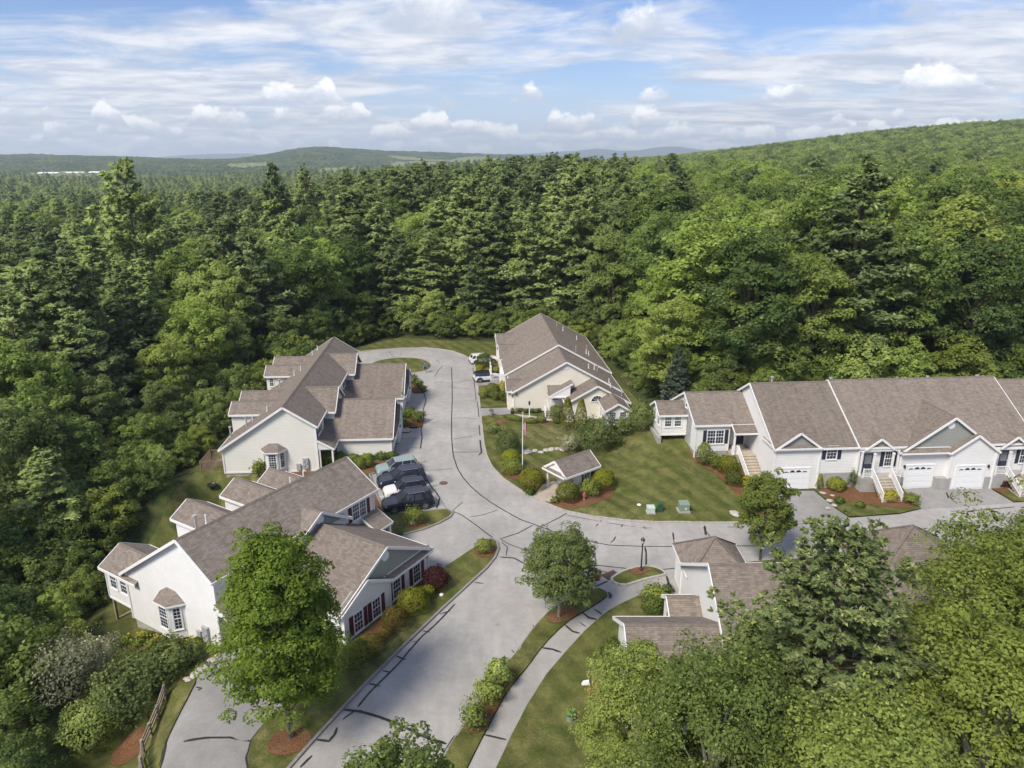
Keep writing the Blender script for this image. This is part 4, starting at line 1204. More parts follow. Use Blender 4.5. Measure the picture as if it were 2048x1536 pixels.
for y0, y1, rc in ((2.75, 11.3, 7.0), (16.4, 25.3, 20.9)):        # garage wings
    wall_gable(hB, 'x', rc, rc - y0, y1 - rc, 2.9, 10.2, 5.45, 0.66, 0.0, 'siding_ivory')
    roof_gable(hB, 'x', rc, rc - y0, y1 - rc, 2.6, 10.2, 5.45, 0.66, 0.28, 0, 0.25, rake0=False)
    sub(hB, 'gable_wall', 'siding_grey', lambda m: m.prism([(10.23, y0 + .4, 2.9), (10.23, y1 - .4, 2.9), (10.23, rc, 5.3)], [(10.1, y0 + .4, 2.9), (10.1, y1 - .4, 2.9), (10.1, rc, 5.3)]))
    m = MB()
    m.slab((10.7, y0, 2.42), (10.7, rc, 2.42), (10.2, rc, 2.85), (10.2, y0, 2.85), .06)
    sk = recalc(m.build('skirt_roof', 'shingle', hB))
    sub(sk, 'fascia', 'trim_white', lambda m: m.box(10.66, 10.73, y0, rc, 2.22, 2.4))
    wall_gable(hB, 'x', (rc + y1) / 2, (y1 - rc) / 2, (y1 - rc) / 2, 10.0, 10.6, 4.0, 0.66, 0.0, 'siding_ivory')
    roof_gable(hB, 'x', (rc + y1) / 2, (y1 - rc) / 2, (y1 - rc) / 2, 9.9, 10.6, 4.0, 0.66, 0.2, 0, 0.15, rake0=False)
    corners(hB, [(10.2, y0, 0, 2.55), (10.6, rc, 0, 2.5), (10.6, y1, 0, 2.5)])
    garage_door(hB, 10.2, (y0 + rc) / 2, 0.03, 'E')
    garage_door(hB, 10.6, (y1 + rc) / 2, 0.03, 'E')
    lantern(hB, 10.2, y0 + .45, 1.9, 'E')
    lantern(hB, 10.6, rc + .45, 1.9, 'E')
    round_vent(hB, 10.23, rc, 4.5, 'E')
for y0, y1 in ((-.1, 2.8), (11.2, 16.5)):
    m = MB()
    m.slab((4.75, y0, 2.5), (4.75, y1, 2.5), (3.0, y1, 3.5), (3.0, y0, 3.5), .1)
    pr_ = recalc(m.build('porch_roof', 'shingle', hB))
    sub(pr_, 'fascia', 'trim_white', lambda m: (m.box(4.73, 4.8, y0, y1, 2.28, 2.46), m.bar((4.75, y0 - .02, 2.4), (3.0, y0 - .02, 3.4), .05, .2)))
sub(hB, 'porch_gable', 'siding_ivory', lambda m: m.prism([(3.0, 0.0, 2.35), (4.7, 0.0, 2.35), (3.0, 0.0, 3.3)], [(3.0, 0.12, 2.35), (4.7, 0.12, 2.35), (3.0, 0.12, 3.3)]))
column(hB, 4.5, 0.15, 0.1, 2.4)
column(hB, 3.2, 0.15, 0.1, 2.4)
door(hB, 3.0, 1.5, 0.1, 'E')
window(hB, 4.2, 2.74, 0.9, 'S', 0.5, 1.2, 2, 4)
for yy in (3.0, 5.0, 17.6):
    window(hB, 3.0, yy if yy > 4 else 1.6, 3.6, 'E', 1.5 if yy < 4 else 0.8, 1.2, 3, 4, 'shutter_navy')
sub(hB, 'wheelie_bin', 'black_metal', lambda m: (m.box(10.75, 11.3, 15.4, 15.95, .02, 1.0), m.box(10.7, 11.35, 15.35, 16.0, 1.0, 1.1)))
for xx, yy, zz, c_, hh in ((-4.55, 2.4, 4.1, True, 1.2), (-4.05, 2.9, 4.5, False, .8), (-2.6, 3.4, 5.4, False, .6), (-2.8, 16.6, 5.3, False, .6), (-2.2, 17.5, 5.7, False, .6), (-4.3, 15.2, 4.3, True, 1.0), (-2.3, 25.0, 5.6, False, .6), (-1.9, 26.5, 5.9, False, .6), (-6.3, 2.4, 2.9, True, 1.3)):
    pipe(hB, xx, yy, zz, hh, .09 if c_ else .055, 'galvanized' if c_ else 'vinyl_white', c_)
# wooden deck at the back corner
dk = hB
sub(dk, 'deck_frame', 'deck_wood', lambda m: (m.box(-9.3, -6.52, 0.9, 4.0, -.28, -.06), *[m.box(x - .07, x + .07, y - .07, y + .07, -3.2, -.28) for x in (-9.2, -7.9) for y in (1.0, 3.9)]))
for k in range(19):
    put('deck_board', cached(('deck_board',), 'deck_wood', lambda m: m.box(-9.34, -6.53, 0, .135, -.06, -.02)), dk, (0, 0.93 + k * .16, 0))
railing(dk, (-9.25, .95, 0), (-6.6, .95, 0), .95, 'deck_wood')
railing(dk, (-9.25, 1.1, 0), (-9.25, 3.95, 0), .95, 'deck_wood')
railing(dk, (-9.25, 4.0, 0), (-7.6, 4.0, 0), .95, 'deck_wood')

# ------------------------------------------------------------------ cream house with the fan window
hC = house('house', 'cream sided house with a half round fan window, beside the striped lawn', 'house', C_O, C_YAW)
pc = 0.56
wall_gable(hC, 'y', 0, 6.6, 7.0, 0, 7.2, 6.5, pc, -0.1, 'siding_cream')
roof_gable(hC, 'y', 0, 6.6, 7.0, 0, 7.2, 6.5, pc, 0.3, 0.3, 0, rake1=False)
wall_gable(hC, 'y', 0, 7.05, 7.1, 7.2, 26.8, 6.85, pc, -0.1, 'siding_cream')
roof_gable(hC, 'y', 0, 7.05, 7.1, 7.2, 26.8, 6.85, pc, 0.3, 0.25, 0.3)
wall_gable(hC, 'y', 3.4, 3.7, 3.9, -3.2, 0.2, 4.3, pc, -0.6, 'siding_cream')
roof_gable(hC, 'y', 3.4, 3.7, 3.9, -3.2, 2.0, 4.3, pc, 0.3, 0.3, 0, rake1=False)
sub(hC, 'foundation', 'concrete', lambda m: (m.box(-6.5, 6.9, .1, 26.7, -1.2, -.1), m.box(-.2, 7.2, -3.1, 0.1, -1.8, -.6)))
corners(hC, [(-6.6, 0, -.1, 2.7), (-0.3, -3.2, -.5, 2.15), (7.3, -3.2, -.5, 2.1)])
round_vent(hC, 0, 0, 5.7, 'S')
def fan(m):
    n = 14
    ring = [(.72 * math.cos(math.pi * i / n), .72 * math.sin(math.pi * i / n)) for i in range(n + 1)]
    m.prism([(a, 0.01, b) for a, b in ring], [(a, -.03, b) for a, b in ring])
fw_ = put('fan_window', cached(('fan_window',), 'glass', fan), hC, (3.4, -3.2, 2.2))
def fanbars(m):
    m.box(-.82, .82, -.06, .02, -.09, 0)
    for k in range(1, 5):
        t = math.pi * k / 5
        m.bar((.18 * math.cos(t), -.04, .18 * math.sin(t)), (.7 * math.cos(t), -.04, .7 * math.sin(t)), .03, .03, (0, 1, 0))
    n = 14
    for i in range(n):
        a, b = math.pi * i / n, math.pi * (i + 1) / n
        m.bar((.75 * math.cos(a), -.03, .75 * math.sin(a)), (.75 * math.cos(b), -.03, .75 * math.sin(b)), .07, .08, (0, 1, 0))
    m.lathe([(.16, -.02), (.16, .0)], 12, (0, -.04, .04))
sub(fw_, 'muntin', 'vinyl_white', fanbars)
# sunroom in front
wall_gable(hC, 'y', 5.1, 1.35, 1.35, -7.2, -3.1, 3.35, 0.6, -0.4, 'siding_white')
roof_gable(hC, 'y', 5.1, 1.35, 1.35, -7.2, -2.6, 3.35, 0.6, 0.25, 0.3, 0, rake1=False)
sub(hC, 'foundation', 'concrete', lambda m: m.box(3.85, 6.35, -7.1, -3.1, -1.6, -.4))
for xx in (4.5, 5.75):
    window(hC, xx, -7.2, 0.7, 'S', 0.75, 1.45, 3, 6)
for yy in (-6.5, -5.4, -4.3):
    window(hC, 3.75, yy, 0.7, 'W', 0.7, 1.45, 3, 6)
corners(hC, [(3.75, -7.2, -.4, 2.45), (6.45, -7.2, -.4, 2.45)])
# entry porch in the corner
m = MB()
m.slab((-2.4, -1.7, 2.45), (-0.2, -1.7, 2.45), (-0.2, 0.0, 3.4), (-2.4, 0.0, 3.4), .1)
m.slab((-2.4, -1.7, 2.45), (-2.4, 0.9, 2.45), (0.6, 0.9, 4.1), (0.6, -1.7, 4.1), .1)
pr_ = recalc(m.build('porch_roof', 'shingle', hC))
sub(pr_, 'fascia', 'trim_white', lambda m: (m.box(-2.44, -.2, -1.76, -1.69, 2.22, 2.42), m.bar((-2.4, -1.73, 2.36), (0.6, -1.73, 4.0), .05, .2), m.prism([(-2.4, -1.7, 2.3), (.3, -1.7, 2.3), (.3, -1.7, 3.75)], [(-2.4, -1.62, 2.3), (.3, -1.62, 2.3), (.3, -1.62, 3.75)])))
column(hC, -2.25, -1.6, 0.45, 2.3)
sub(hC, 'porch_floor', 'concrete', lambda m: m.box(-2.4, -.3, -1.75, 0, -.4, .45))
steps(hC, -2.9, -1.6, -1.75, 0.45, -0.1, -2.6)
railing(hC, (-2.35, -1.65, .45), (-2.35, -0.1, .45), .85)
railing(hC, (-2.9, -1.75, .4), (-2.9, -2.7, -.05), .85)
door(hC, -1.3, -0.0, 0.45, 'S', mt='trim_white')
window(hC, -0.3, -1.9, 1.0, 'W', 0.8, 1.3, 3, 4, 'shutter_navy')
# road side: small roofs over the garages, steps and porch rail
for y0, y1, zz in ((0.6, 4.6, 3.55), (14.5, 20.5, 4.3), (21.5, 26.8, 4.3)):
    c_ = (y0 + y1) / 2
    wall_gable(hC, 'x', c_, c_ - y0, y1 - c_, -7.3, -5.0, zz, 0.45, -0.1, 'siding_cream')
    roof_gable(hC, 'x', c_, c_ - y0, y1 - c_, -7.3, -3.0, zz, 0.45, 0.2, 0.25, 0, rake1=False)
garage_door(hC, -7.3, 2.6, 0.03, 'W')
garage_door(hC, -7.3, 17.5, 0.03, 'W')
garage_door(hC, -7.3, 24.1, 0.03, 'W')
wall_box(hC, -7.7, -6.9, 8.0, 11.2, -0.1, 2.6, 'siding_white')
garage_door(hC, -7.7, 9.6, 0.03, 'W', 2.4, 2.1)
door(hC, -7.06, 12.8, 0.5, 'W')
sub(hC, 'porch_floor', 'concrete', lambda m: m.box(-9.0, -7.05, 11.8, 14.2, -.1, .5))
railing(hC, (-9.0, 11.9, .5), (-9.0, 14.1, .5), .9)
railing(hC, (-9.0, 11.85, .5), (-7.2, 11.85, .5), .9)
column(hC, -8.9, 12.0, .5, 2.6)
column(hC, -8.9, 14.0, .5, 2.6)
lantern(hC, -6.3, 0, 2.3, 'S')
lantern(hC, -6.66, 0.3, 1.9, 'W')
for k, (xx, yy) in enumerate(((1.8, 21.5), (2.7, 21.0), (4.6, 19.5), (5.2, 14.0), (4.6, 11.3), (4.9, 11.0), (2.6, 8.3), (3.4, 3.0), (4.4, 4.2), (4.75, 3.9), (5.6, 0.4), (5.6, -0.6), (6.7, -2.2))):
    zz = (6.85 if yy > 7.2 else 6.5) - pc * xx if yy > 0 else 4.3 - pc * (xx - 3.4)
    pipe(hC, xx, yy, zz, 0.62 if k % 3 else 0.85, .06, 'galvanized' if k % 3 == 0 else 'vinyl_white', k % 3 == 0)

# ------------------------------------------------------------------ long white row house
hD = house('house', 'long white row house with garage doors and a tall flight of concrete steps', 'house', D_O, D_YAW)
pd = 0.60
wall_gable(hD, 'x', 7.0, 7.0, 5.5, 0, 8.2, 8.8, pd, 0.0, 'siding_white')
roof_gable(hD, 'x', 7.0, 7.0, 5.5, 0, 8.2, 8.8, pd, 0.25, 0.25, 0, rake1=False)
wall_gable(hD, 'x', 7.0, 7.0, 5.5, 8.2, 26.0, 8.95, pd, 0.0, 'siding_white')
roof_gable(hD, 'x', 7.0, 7.2, 5.5, 8.2, 26.0, 8.95, pd, 0.25, 0.15, 0.0)
wall_gable(hD, 'x', 7.0, 6.2, 5.5, 26.0, 40.0, 8.6, pd, 0.0, 'siding_white')
roof_gable(hD, 'x', 7.0, 6.6, 5.5, 26.0, 40.0, 8.6, pd, 0.25, 0.1, 0.3)
sub(hD, 'foundation', 'concrete', lambda m: (m.box(4.42, 8.3, -.03, 1, -.5, 1.7), m.box(8.2, 12.3, 0.45, 1.2, -.5, 1.5), m.box(21.0, 30.0, -.02, 1, -.5, 1.4)))
corners(hD, [(0, 0, 0, 4.5), (4.45, -.02, 0, 4.4)], .14)
# garage 1: small gable over the door
sub(hD, 'gable_wall', 'siding_grey', lambda m: m.prism([(.45, -.03, 4.72), (3.9, -.03, 4.72), (2.17, -.03, 5.95)], [(.45, .1, 4.72), (3.9, .1, 4.72), (2.17, .1, 5.95)]))
roof_gable(hD, 'y', 2.17, 2.0, 2.0, 0.0, 2.9, 6.1, 0.72, 0.28, 0.28, 0, rake1=False)
wall_box(hD, 0.02, 4.4, -.02, .4, 0.0, 4.52, 'siding_white')
m = MB()
m.slab((-.05, -.32, 4.52), (4.4, -.32, 4.52), (4.4, 0, 4.72), (-.05, 0, 4.72), .06)
sk = recalc(m.build('skirt_roof', 'shingle', hD))
sub(sk, 'fascia', 'trim_white', lambda m: m.box(-.1, 4.45, -.38, -.31, 4.36, 4.5))
garage_door(hD, 2.2, -.02, 0.03, 'S', 2.75, 2.25)
lantern(hD, 0.42, -.02, 1.95, 'S')
window(hD, 5.58, 0, 3.2, 'S', 0.95, 1.3, 3, 4, 'shutter_navy')
# low part left of it, set back, with the entry and sunroom
wall_gable(hD, 'x', 9.4, 2.4, 4.6, -6.0, 0.1, 7.15, 0.54, 1.9, 'siding_white')
wall_gable(hD, 'x', 9.4, 3.9, 0.5, -6.0, -2.5, 7.14, 0.54, 1.95, 'siding_white')
roof_gable(hD, 'x', 9.4, 3.9, 4.6, -6.0, 0.0, 7.15, 0.54, 0.22, 0.25, 0, rake1=False)
m = MB()
m.slab((-2.35, 4.25, 4.37), (-0.02, 4.25, 4.37), (-0.02, 5.5, 5.045), (-2.35, 5.5, 5.045), .1)
pr_ = recalc(m.build('porch_roof', 'shingle', hD))
sub(pr_, 'fascia', 'trim_white', lambda m: (m.box(-2.40, -0.02, 4.19, 4.26, 4.16, 4.34), m.bar((-2.38, 4.25, 4.27), (-2.38, 5.4, 4.90), .05, .2)))
sub(hD, 'foundation', 'concrete', lambda m: (m.box(-5.92, -0.1, 5.6, 13.9, -.2, 1.92), m.box(-5.9, -2.55, 5.52, 5.62, -.2, 1.96)))
window(hD, -3.9, 5.5, 2.82, 'S', 1.70, 1.40, 3, 4, 'shutter_navy', sashes=2)
corners(hD, [(-6.0, 5.5, 1.1, 4.85), (-2.5, 5.5, 1.95, 4.85)])
window(hD, -6.0, 9.0, 5.6, 'W', 0.5, 0.75, 1, 2)
door(hD, -0.75, 7.0, 1.98, 'S', 0.95, 2.05)
sub(hD, 'porch_floor', 'concrete_tan', lambda m: m.box(-2.45, -0.1, 4.4, 7.0, -.2, 1.95))
steps(hD, -1.65, -0.12, 4.4, 1.95, 0.15, 1.2)
railing(hD, (-1.8, 4.4, 1.95), (-1.8, 1.2, .2), .9)
railing(hD, (-2.4, 4.5, 1.95), (-1.9, 4.5, 1.95), .9)
column(hD, -2.3, 4.4, 1.95, 4.2)
wall_gable(hD, 'x', 10.2, 1.6, 1.6, -8.8, -5.9, 5.95, 0.56, 2.65, 'siding_white')
roof_gable(hD, 'x', 10.2, 1.6, 1.6, -8.8, -5.95, 5.95, 0.56, 0.22, 0.3, 0, rake1=False)
for xx in (-8.0, -6.95):
    window(hD, xx, 8.6, 3.6, 'S', 0.68, 1.25, 3, 4, blind=True)
for yy in (9.4, 10.9):
    window(hD, -8.8, yy, 3.6, 'W', 0.68, 1.25, 3, 4)
corners(hD, [(-8.8, 8.6, 2.65, 4.95)])
sub(hD, 'foundation', 'concrete', lambda m: (m.box(-9.1, -8.72, 8.3, 11.8, 0.8, 2.45), m.box(-8.78, -8.6, 8.7, 11.7, 2.45, 2.65)))
sub(hD, 'skirt_board', 'trim_white', lambda m: m.box(-8.83, -6.02, 8.57, 8.62, 2.55, 2.72))
# porch with gablet and railings
sub(hD, 'porch_floor', 'concrete', lambda m: m.box(8.3, 12.25, -1.1, 0.6, -.3, 1.55))
roof_gable(hD, 'y', 10.05, 1.2, 1.2, -.3, 1.7, 5.4, 0.75, 0.22, 0.25, 0, rake1=False)
sub(hD, 'gable_wall', 'siding_grey', lambda m: m.prism([(8.95, -.32, 4.4), (11.15, -.32, 4.4), (10.05, -.32, 5.25)], [(8.95, -.2, 4.4), (11.15, -.2, 4.4), (10.05, -.2, 5.25)]))
sub(hD, 'porch_beam', 'trim_white', lambda m: m.box(8.2, 12.3, -.42, -.28, 4.0, 4.25))
wall_box(hD, 8.15, 8.25, -.3, .5, 1.3, 4.2, 'siding_white')
for xx in (8.45, 9.35, 11.2, 12.1):
    column(hD, xx, -.95 if xx in (9.35, 11.2) else -.35, 1.55, 4.05, .15)
door(hD, 9.3, -.0, 1.6, 'S', 0.95, 2.1)
window(hD, 11.35, 0, 2.3, 'S', 0.7, 1.5, 3, 4, 'shutter_navy')
railing(hD, (8.45, -1.0, 1.55), (9.35, -1.0, 1.55))
railing(hD, (11.2, -1.0, 1.55), (12.2, -1.0, 1.55))
railing(hD, (9.35, -1.05, 1.55), (9.35, -3.2, 0.1))
railing(hD, (11.2, -1.05, 1.55), (11.2, -3.2, 0.1))
steps(hD, 9.45, 11.1, -1.1, 1.55, 0.1, -3.2)
# double garage under the large grey gable
wall_gable(hD, 'y', 16.9, 4.6, 4.6, -.5, 0.1, 7.45, 0.72, 0.0, 'siding_white')
roof_gable(hD, 'y', 16.9, 4.6, 4.6, -.5, 4.6, 7.45, 0.72, 0.25, 0.28, 0, rake1=False)
sub(hD, 'gable_wall', 'siding_grey', lambda m: m.prism([(12.8, -.54, 4.35), (21.0, -.54, 4.35), (16.9, -.54, 7.25)], [(12.8, -.4, 4.35), (21.0, -.4, 4.35), (16.9, -.4, 7.25)]))
round_vent(hD, 16.7, -.54, 6.55, 'S')
m = MB()
m.slab((12.1, -.95, 3.98), (16.9, -.95, 3.98), (16.9, -.5, 4.32), (12.1, -.5, 4.32), .06)
sk = recalc(m.build('skirt_roof', 'shingle', hD))
sub(sk, 'fascia', 'trim_white', lambda m: (m.box(12.05, 16.8, -1.02, -.94, 3.8, 3.95), m.box(12.8, 16.9, -.58, -.53, 4.3, 4.38)))
wall_gable(hD, 'y', 19.25, 2.25, 2.25, -1.0, -.4, 5.75, 0.72, 0.0, 'siding_white')
roof_gable(hD, 'y', 19.25, 2.25, 2.25, -1.0, -.4, 5.75, 0.72, 0.25, 0.2, 0, rake1=False)
corners(hD, [(12.3, -.5, 0, 4.0), (17.0, -1.0, 1.2, 4.0), (21.5, -1.0, 0, 4.0)], .16)
sub(hD, 'foundation', 'concrete', lambda m: (m.box(12.32, 12.9, -.53, -.4, -.2, 1.25), m.box(15.9, 17.4, -1.03, -.4, -.2, 1.25), m.box(20.8, 21.45, -1.03, -.9, -.2, 1.25)))
garage_door(hD, 14.4, -.5, 0.15, 'S', 2.7, 2.3)
garage_door(hD, 19.15, -1.0, 0.15, 'S', 2.7, 2.3)
lantern(hD, 12.75, -.5, 2.4, 'S')
lantern(hD, 20.9, -1.0, 2.4, 'S')
# second porch further right
sub(hD, 'porch_floor', 'concrete', lambda m: m.box(21.6, 27.0, -1.2, 0.6, -.3, 1.45))
roof_gable(hD, 'y', 23.7, 1.3, 1.3, -.4, 1.7, 5.25, 0.75, 0.22, 0.25, 0, rake1=False)
sub(hD, 'gable_wall', 'siding_grey', lambda m: m.prism([(22.5, -.42, 4.2), (24.9, -.42, 4.2), (23.7, -.42, 5.1)], [(22.5, -.3, 4.2), (24.9, -.3, 4.2), (23.7, -.3, 5.1)]))
sub(hD, 'porch_beam', 'trim_white', lambda m: m.box(21.6, 27.0, -.5, -.36, 3.85, 4.1))
for xx in (21.7, 22.9, 24.6, 26.8):
    column(hD, xx, -1.05 if xx in (22.9, 24.6) else -.45, 1.45, 3.9, .15)
door(hD, 23.1, 0, 1.5, 'S', 0.95, 2.1)
window(hD, 25.2, 0, 2.2, 'S', 0.7, 1.5, 3, 4, 'shutter_navy')
railing(hD, (21.7, -1.1, 1.45), (22.9, -1.1, 1.45))
railing(hD, (24.6, -1.1, 1.45), (26.8, -1.1, 1.45))
railing(hD, (22.9, -1.15, 1.45), (22.9, -3.2, 0.15))
railing(hD, (24.6, -1.15, 1.45), (24.6, -3.2, 0.15))
steps(hD, 23.0, 24.5, -1.2, 1.45, 0.15, -3.2)
for xx, yy in ((9.0, 8.2), (19.5, 8.0), (25.0, 8.0), (3.0, 9.0)):
    pipe(hD, xx, yy, 8.1, 0.7, .11, 'galvanized', True)

# ------------------------------------------------------------------ house half hidden by the pine
E_O = (12.3, 38.0)
hE = house('house', 'white house with a steep brown roof, half hidden behind the large pine tree', 'house', E_O, 0.0)
pe = 0.62
wall_gable(hE, 'x', 0, 6.2, 6.9, 0, 16, 7.3, pe, -.3, 'siding_white')
roof_gable(hE, 'x', 0, 6.2, 6.9, 0, 16, 7.3, pe, 0.3, 0.3, 0.3)
corners(hE, [(0, 6.9, -.2, 2.8)], .14)
def hip(h, x0, x1, y0, y1, ze, zp):
    xc, yc = (x0 + x1) / 2, (y0 + y1) / 2
    a = (xc, yc, zp)
    C4 = [(x0, y0, ze), (x1, y0, ze), (x1, y1, ze), (x0, y1, ze)]
    m = MB()
    for i in range(4):
        m.slab(C4[i], C4[(i + 1) % 4], a, a, .1)
    r = recalc(m.build('roof', 'shingle', h))
    sub(r, 'fascia', 'trim_white', lambda m: [m.bar((C4[i][0], C4[i][1], ze - .1), (C4[(i + 1) % 4][0], C4[(i + 1) % 4][1], ze - .1), .07, .2) for i in range(4)])
    def cap(m):
        for q in C4:
            m.bar((q[0], q[1], q[2] + .02), (a[0], a[1], a[2] + .02), .2, .05)
    sub(r, 'ridge_cap', 'shingle_cap', cap)
    return r
hip(hE, 0.0, 4.75, 5.2, 10.0, 2.75, 4.75)
wall_box(hE, 0.25, 4.5, 6.0, 9.75, -.3, 2.7, 'siding_white')
garage_door(hE, 2.4, 9.75, 0.03, 'N')
wall_gable(hE, 'x', -2.8, 3.3, 3.7, -5.4, 1.0, 5.0, 0.6, -.3, 'siding_white')
roof_gable(hE, 'x', -2.8, 3.3, 3.7, -5.4, 2.5, 5.0, 0.6, 0.28, 0.35, 0, rake1=False)
wall_gable(hE, 'x', 2.2, 1.1, 1.1, -2.0, -1.8, 3.45, .6, 2.2, 'siding_white', name='porch_gable')
roof_gable(hE, 'x', 2.2, 1.1, 1.1, -2.0, 0.3, 3.45, .6, .2, .15, 0, rake1=False)
for yy in (1.2, 3.2):
    column(hE, -1.9, yy, 0.1, 2.7)
sub(hE, 'porch_floor', 'concrete', lambda m: m.box(-2.1, 0, .9, 3.4, -.3, .15))
door(hE, 0.0, 2.2, .15, 'W')
window(hE, -5.4, -2.8, 1.0, 'W', 0.8, 1.4)
hE2 = house('house', 'brown hipped roof of a house between the pine tree and the road', 'house', (28.8, 44.6), 0.0)
hip(hE2, -4.2, 4.2, -2.5, 4.2, 2.9, 5.75)
wall_box(hE2, -3.9, 3.9, -2.2, 3.9, -.2, 2.8, 'siding_white')
wall_gable(hE2, 'x', -6.0, 5.0, 4.0, -3.5, 12, 6.4, .6, -.2, 'siding_white')
roof_gable(hE2, 'x', -6.0, 5.0, 4.0, -3.5, 12, 6.4, .6, 0.3, 0.3, 0.3)
garage_door(hE2, 0, 3.9, 0.03, 'N')

# ------------------------------------------------------------------ little house with a porch at the bend
hK = house('garden_house', 'tiny white house with a columned porch at the bend of the road', 'shed', K_O, K_YAW)
zk = H(*K_O)
hK.location.z = zk
wall_box(hK, -1.35, 1.35, 1.35, 4.0, 0, 2.4, 'siding_white')
wall_gable(hK, 'y', 0, 1.35, 1.35, 1.3, 4.0, 3.35, .72, 1.5, 'siding_white')
roof_gable(hK, 'y', 0, 1.37, 1.37, 0, 4.0, 3.37, .72, .28, .28, .28)
sub(hK, 'gable_wall', 'siding_ivory', lambda m: m.prism([(-1.22, -.17, 2.42), (1.22, -.17, 2.42), (0, -.17, 3.27)], [(-1.22, .1, 2.42), (1.22, .1, 2.42), (0, .1, 3.27)]))
m = MB()
m.slab((-1.6, -.42, 2.18), (1.6, -.42, 2.18), (1.4, -.16, 2.40), (-1.4, -.16, 2.40), .06)
sk = recalc(m.build('skirt_roof', 'shingle', hK))
sub(sk, 'fascia', 'trim_white', lambda m: (m.box(-1.62, 1.62, -.48, -.41, 2.02, 2.16), m.box(-1.25, 1.25, -.22, -.16, 2.40, 2.47), m.box(-1.4, -1.25, -.2, 1.3, 2.05, 2.3), m.box(1.25, 1.4, -.2, 1.3, 2.05, 2.3)))
for xx in (-1.25, 1.25):
    column(hK, xx, 0.0, 0.1, 2.15, .16)
door(hK, -0.35, 1.35, 0.12, 'S', 0.85, 2.0, 'trim_white', True)
window(hK, 0.72, 1.35, 0.7, 'S', 0.6, 1.2, 3, 6)
window(hK, 1.35, 2.75, 0.75, 'E', 0.75, 1.35, 3, 6, 'shutter_red')
corners(hK, [(1.35, 1.35, 0, 2.3), (1.35, 4.0, 0, 2.3), (-1.35, 1.35, 0, 2.3)])
sub(hK, 'floor_slab', 'concrete_tan', lambda m: m.box(-1.5, 1.5, -.1, 4.1, -.1, .12))
put('notice_board', cached(('notice_board',), 'trim_white', lambda m: (m.box(-.35, .35, -.05, .02, 0, .8), m.box(-.3, .3, -.06, -.04, .05, .75))), hK, (1.35, 1.7, 0.9), FACE['E'])

# ------------------------------------------------------------------ plants: meshes
def leaf_mesh(name, pos, nrm, size, tint, mt, aspect=0.62, droop=None, swell=None):
    """One kite-shaped face per leaf or spray."""
    N = len(pos)
    nrm = nrm / (np.linalg.norm(nrm, axis=1, keepdims=True) + 1e-9)
    if droop is None:
        r = nrng.normal(size=(N, 3))
    else:
        r = droop
    t = r - (r * nrm).sum(1, keepdims=True) * nrm
    t /= np.linalg.norm(t, axis=1, keepdims=True) + 1e-9
    b = np.cross(nrm, t)
    s = size[:, None]
    V = np.empty((N, 4, 3))
    V[:, 0] = pos - t * s * .5
    V[:, 1] = pos + b * s * aspect * .5 + t * s * .08
    V[:, 2] = pos + t * s * .5 - nrm * s * .12
    V[:, 3] = pos - b * s * aspect * .5 + t * s * .08
    me = bpy.data.meshes.new(name)
    me.vertices.add(4 * N)
    me.vertices.foreach_set('co', V.ravel().astype(np.float32))
    me.loops.add(4 * N)
    me.loops.foreach_set('vertex_index', np.arange(4 * N, dtype=np.int32))
    me.polygons.add(N)
    me.polygons.foreach_set('loop_start', np.arange(0, 4 * N, 4, dtype=np.int32))
    me.polygons.foreach_set('loop_total', np.full(N, 4, dtype=np.int32))
    if swell is None:
        swell = nrm
    swell = swell / (np.linalg.norm(swell, axis=1, keepdims=True) + 1e-9)
    a = me.attributes.new('swell', 'FLOAT_VECTOR', 'FACE')
    a.data.foreach_set('vector', swell.astype(np.float32).ravel())
    a = me.attributes.new('tint', 'FLOAT', 'FACE')
    a.data.foreach_set('value', tint.astype(np.float32))
    me.materials.append(MATS[mt])
    me.update(calc_edges=True)
    return me
def unit(n):
    v = nrng.normal(size=(n, 3))
    return v / np.linalg.norm(v, axis=1, keepdims=True)
def puff(centres, radii, per, leaf, flat=0.75, up=0.70, jit=0.42, hollow=0.74):
    """Leaves on and in a set of round clumps, most of them on the upper outer side."""
    n = len(centres)
    d = unit(n * per)
    d[:, 2] = np.where(d[:, 2] < -0.35, -d[:, 2] * .6, d[:, 2])
    rr = hollow + (1 - hollow) * nrng.random((n * per, 1)) ** .6
    c = np.repeat(centres, per, 0)
    R = np.repeat(radii, per)[:, None]
    off = d * rr * R
    off[:, 2] *= flat
    pos = c + off
    nrm = d * .95 + np.array([0, 0, up]) + nrng.normal(size=d.shape) * jit
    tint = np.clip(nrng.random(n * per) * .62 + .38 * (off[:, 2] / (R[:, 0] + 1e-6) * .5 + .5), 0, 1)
    size = leaf * nrng.uniform(.7, 1.35, n * per)
    return pos, nrm, size, tint
def limbs(m, base_h, top_h, r, targets, bend=0.25, n=6):
    """Tapered trunk with a few limbs reaching for the clumps."""
    pts = [Vector((0, 0, -0.6))]
    k = 5
    for i in range(1, k + 1):
        pts.append(Vector((rng.uniform(-bend, bend) * i / k, rng.uniform(-bend, bend) * i / k, top_h * i / k)))
    for i in range(k):
        m.tube(pts[i], pts[i + 1], r * (1 - .16 * i), r * (1 - .16 * (i + 1)), n, False)
    for t in targets:
        T = Vector(t)
        zz = max(base_h, min(top_h * .95, T.z * rng.uniform(.45, .75)))
        f = zz / top_h * k
        i = min(k - 1, int(f))
        S = pts[i].lerp(pts[i + 1], f - i)
        mid = S.lerp(T, .5) + Vector((0, 0, (T - S).length * .08))
        rr = r * .42
        m.tube(S, mid, rr, rr * .6, 5, False)
        m.tube(mid, T, rr * .6, rr * .15, 5, False)
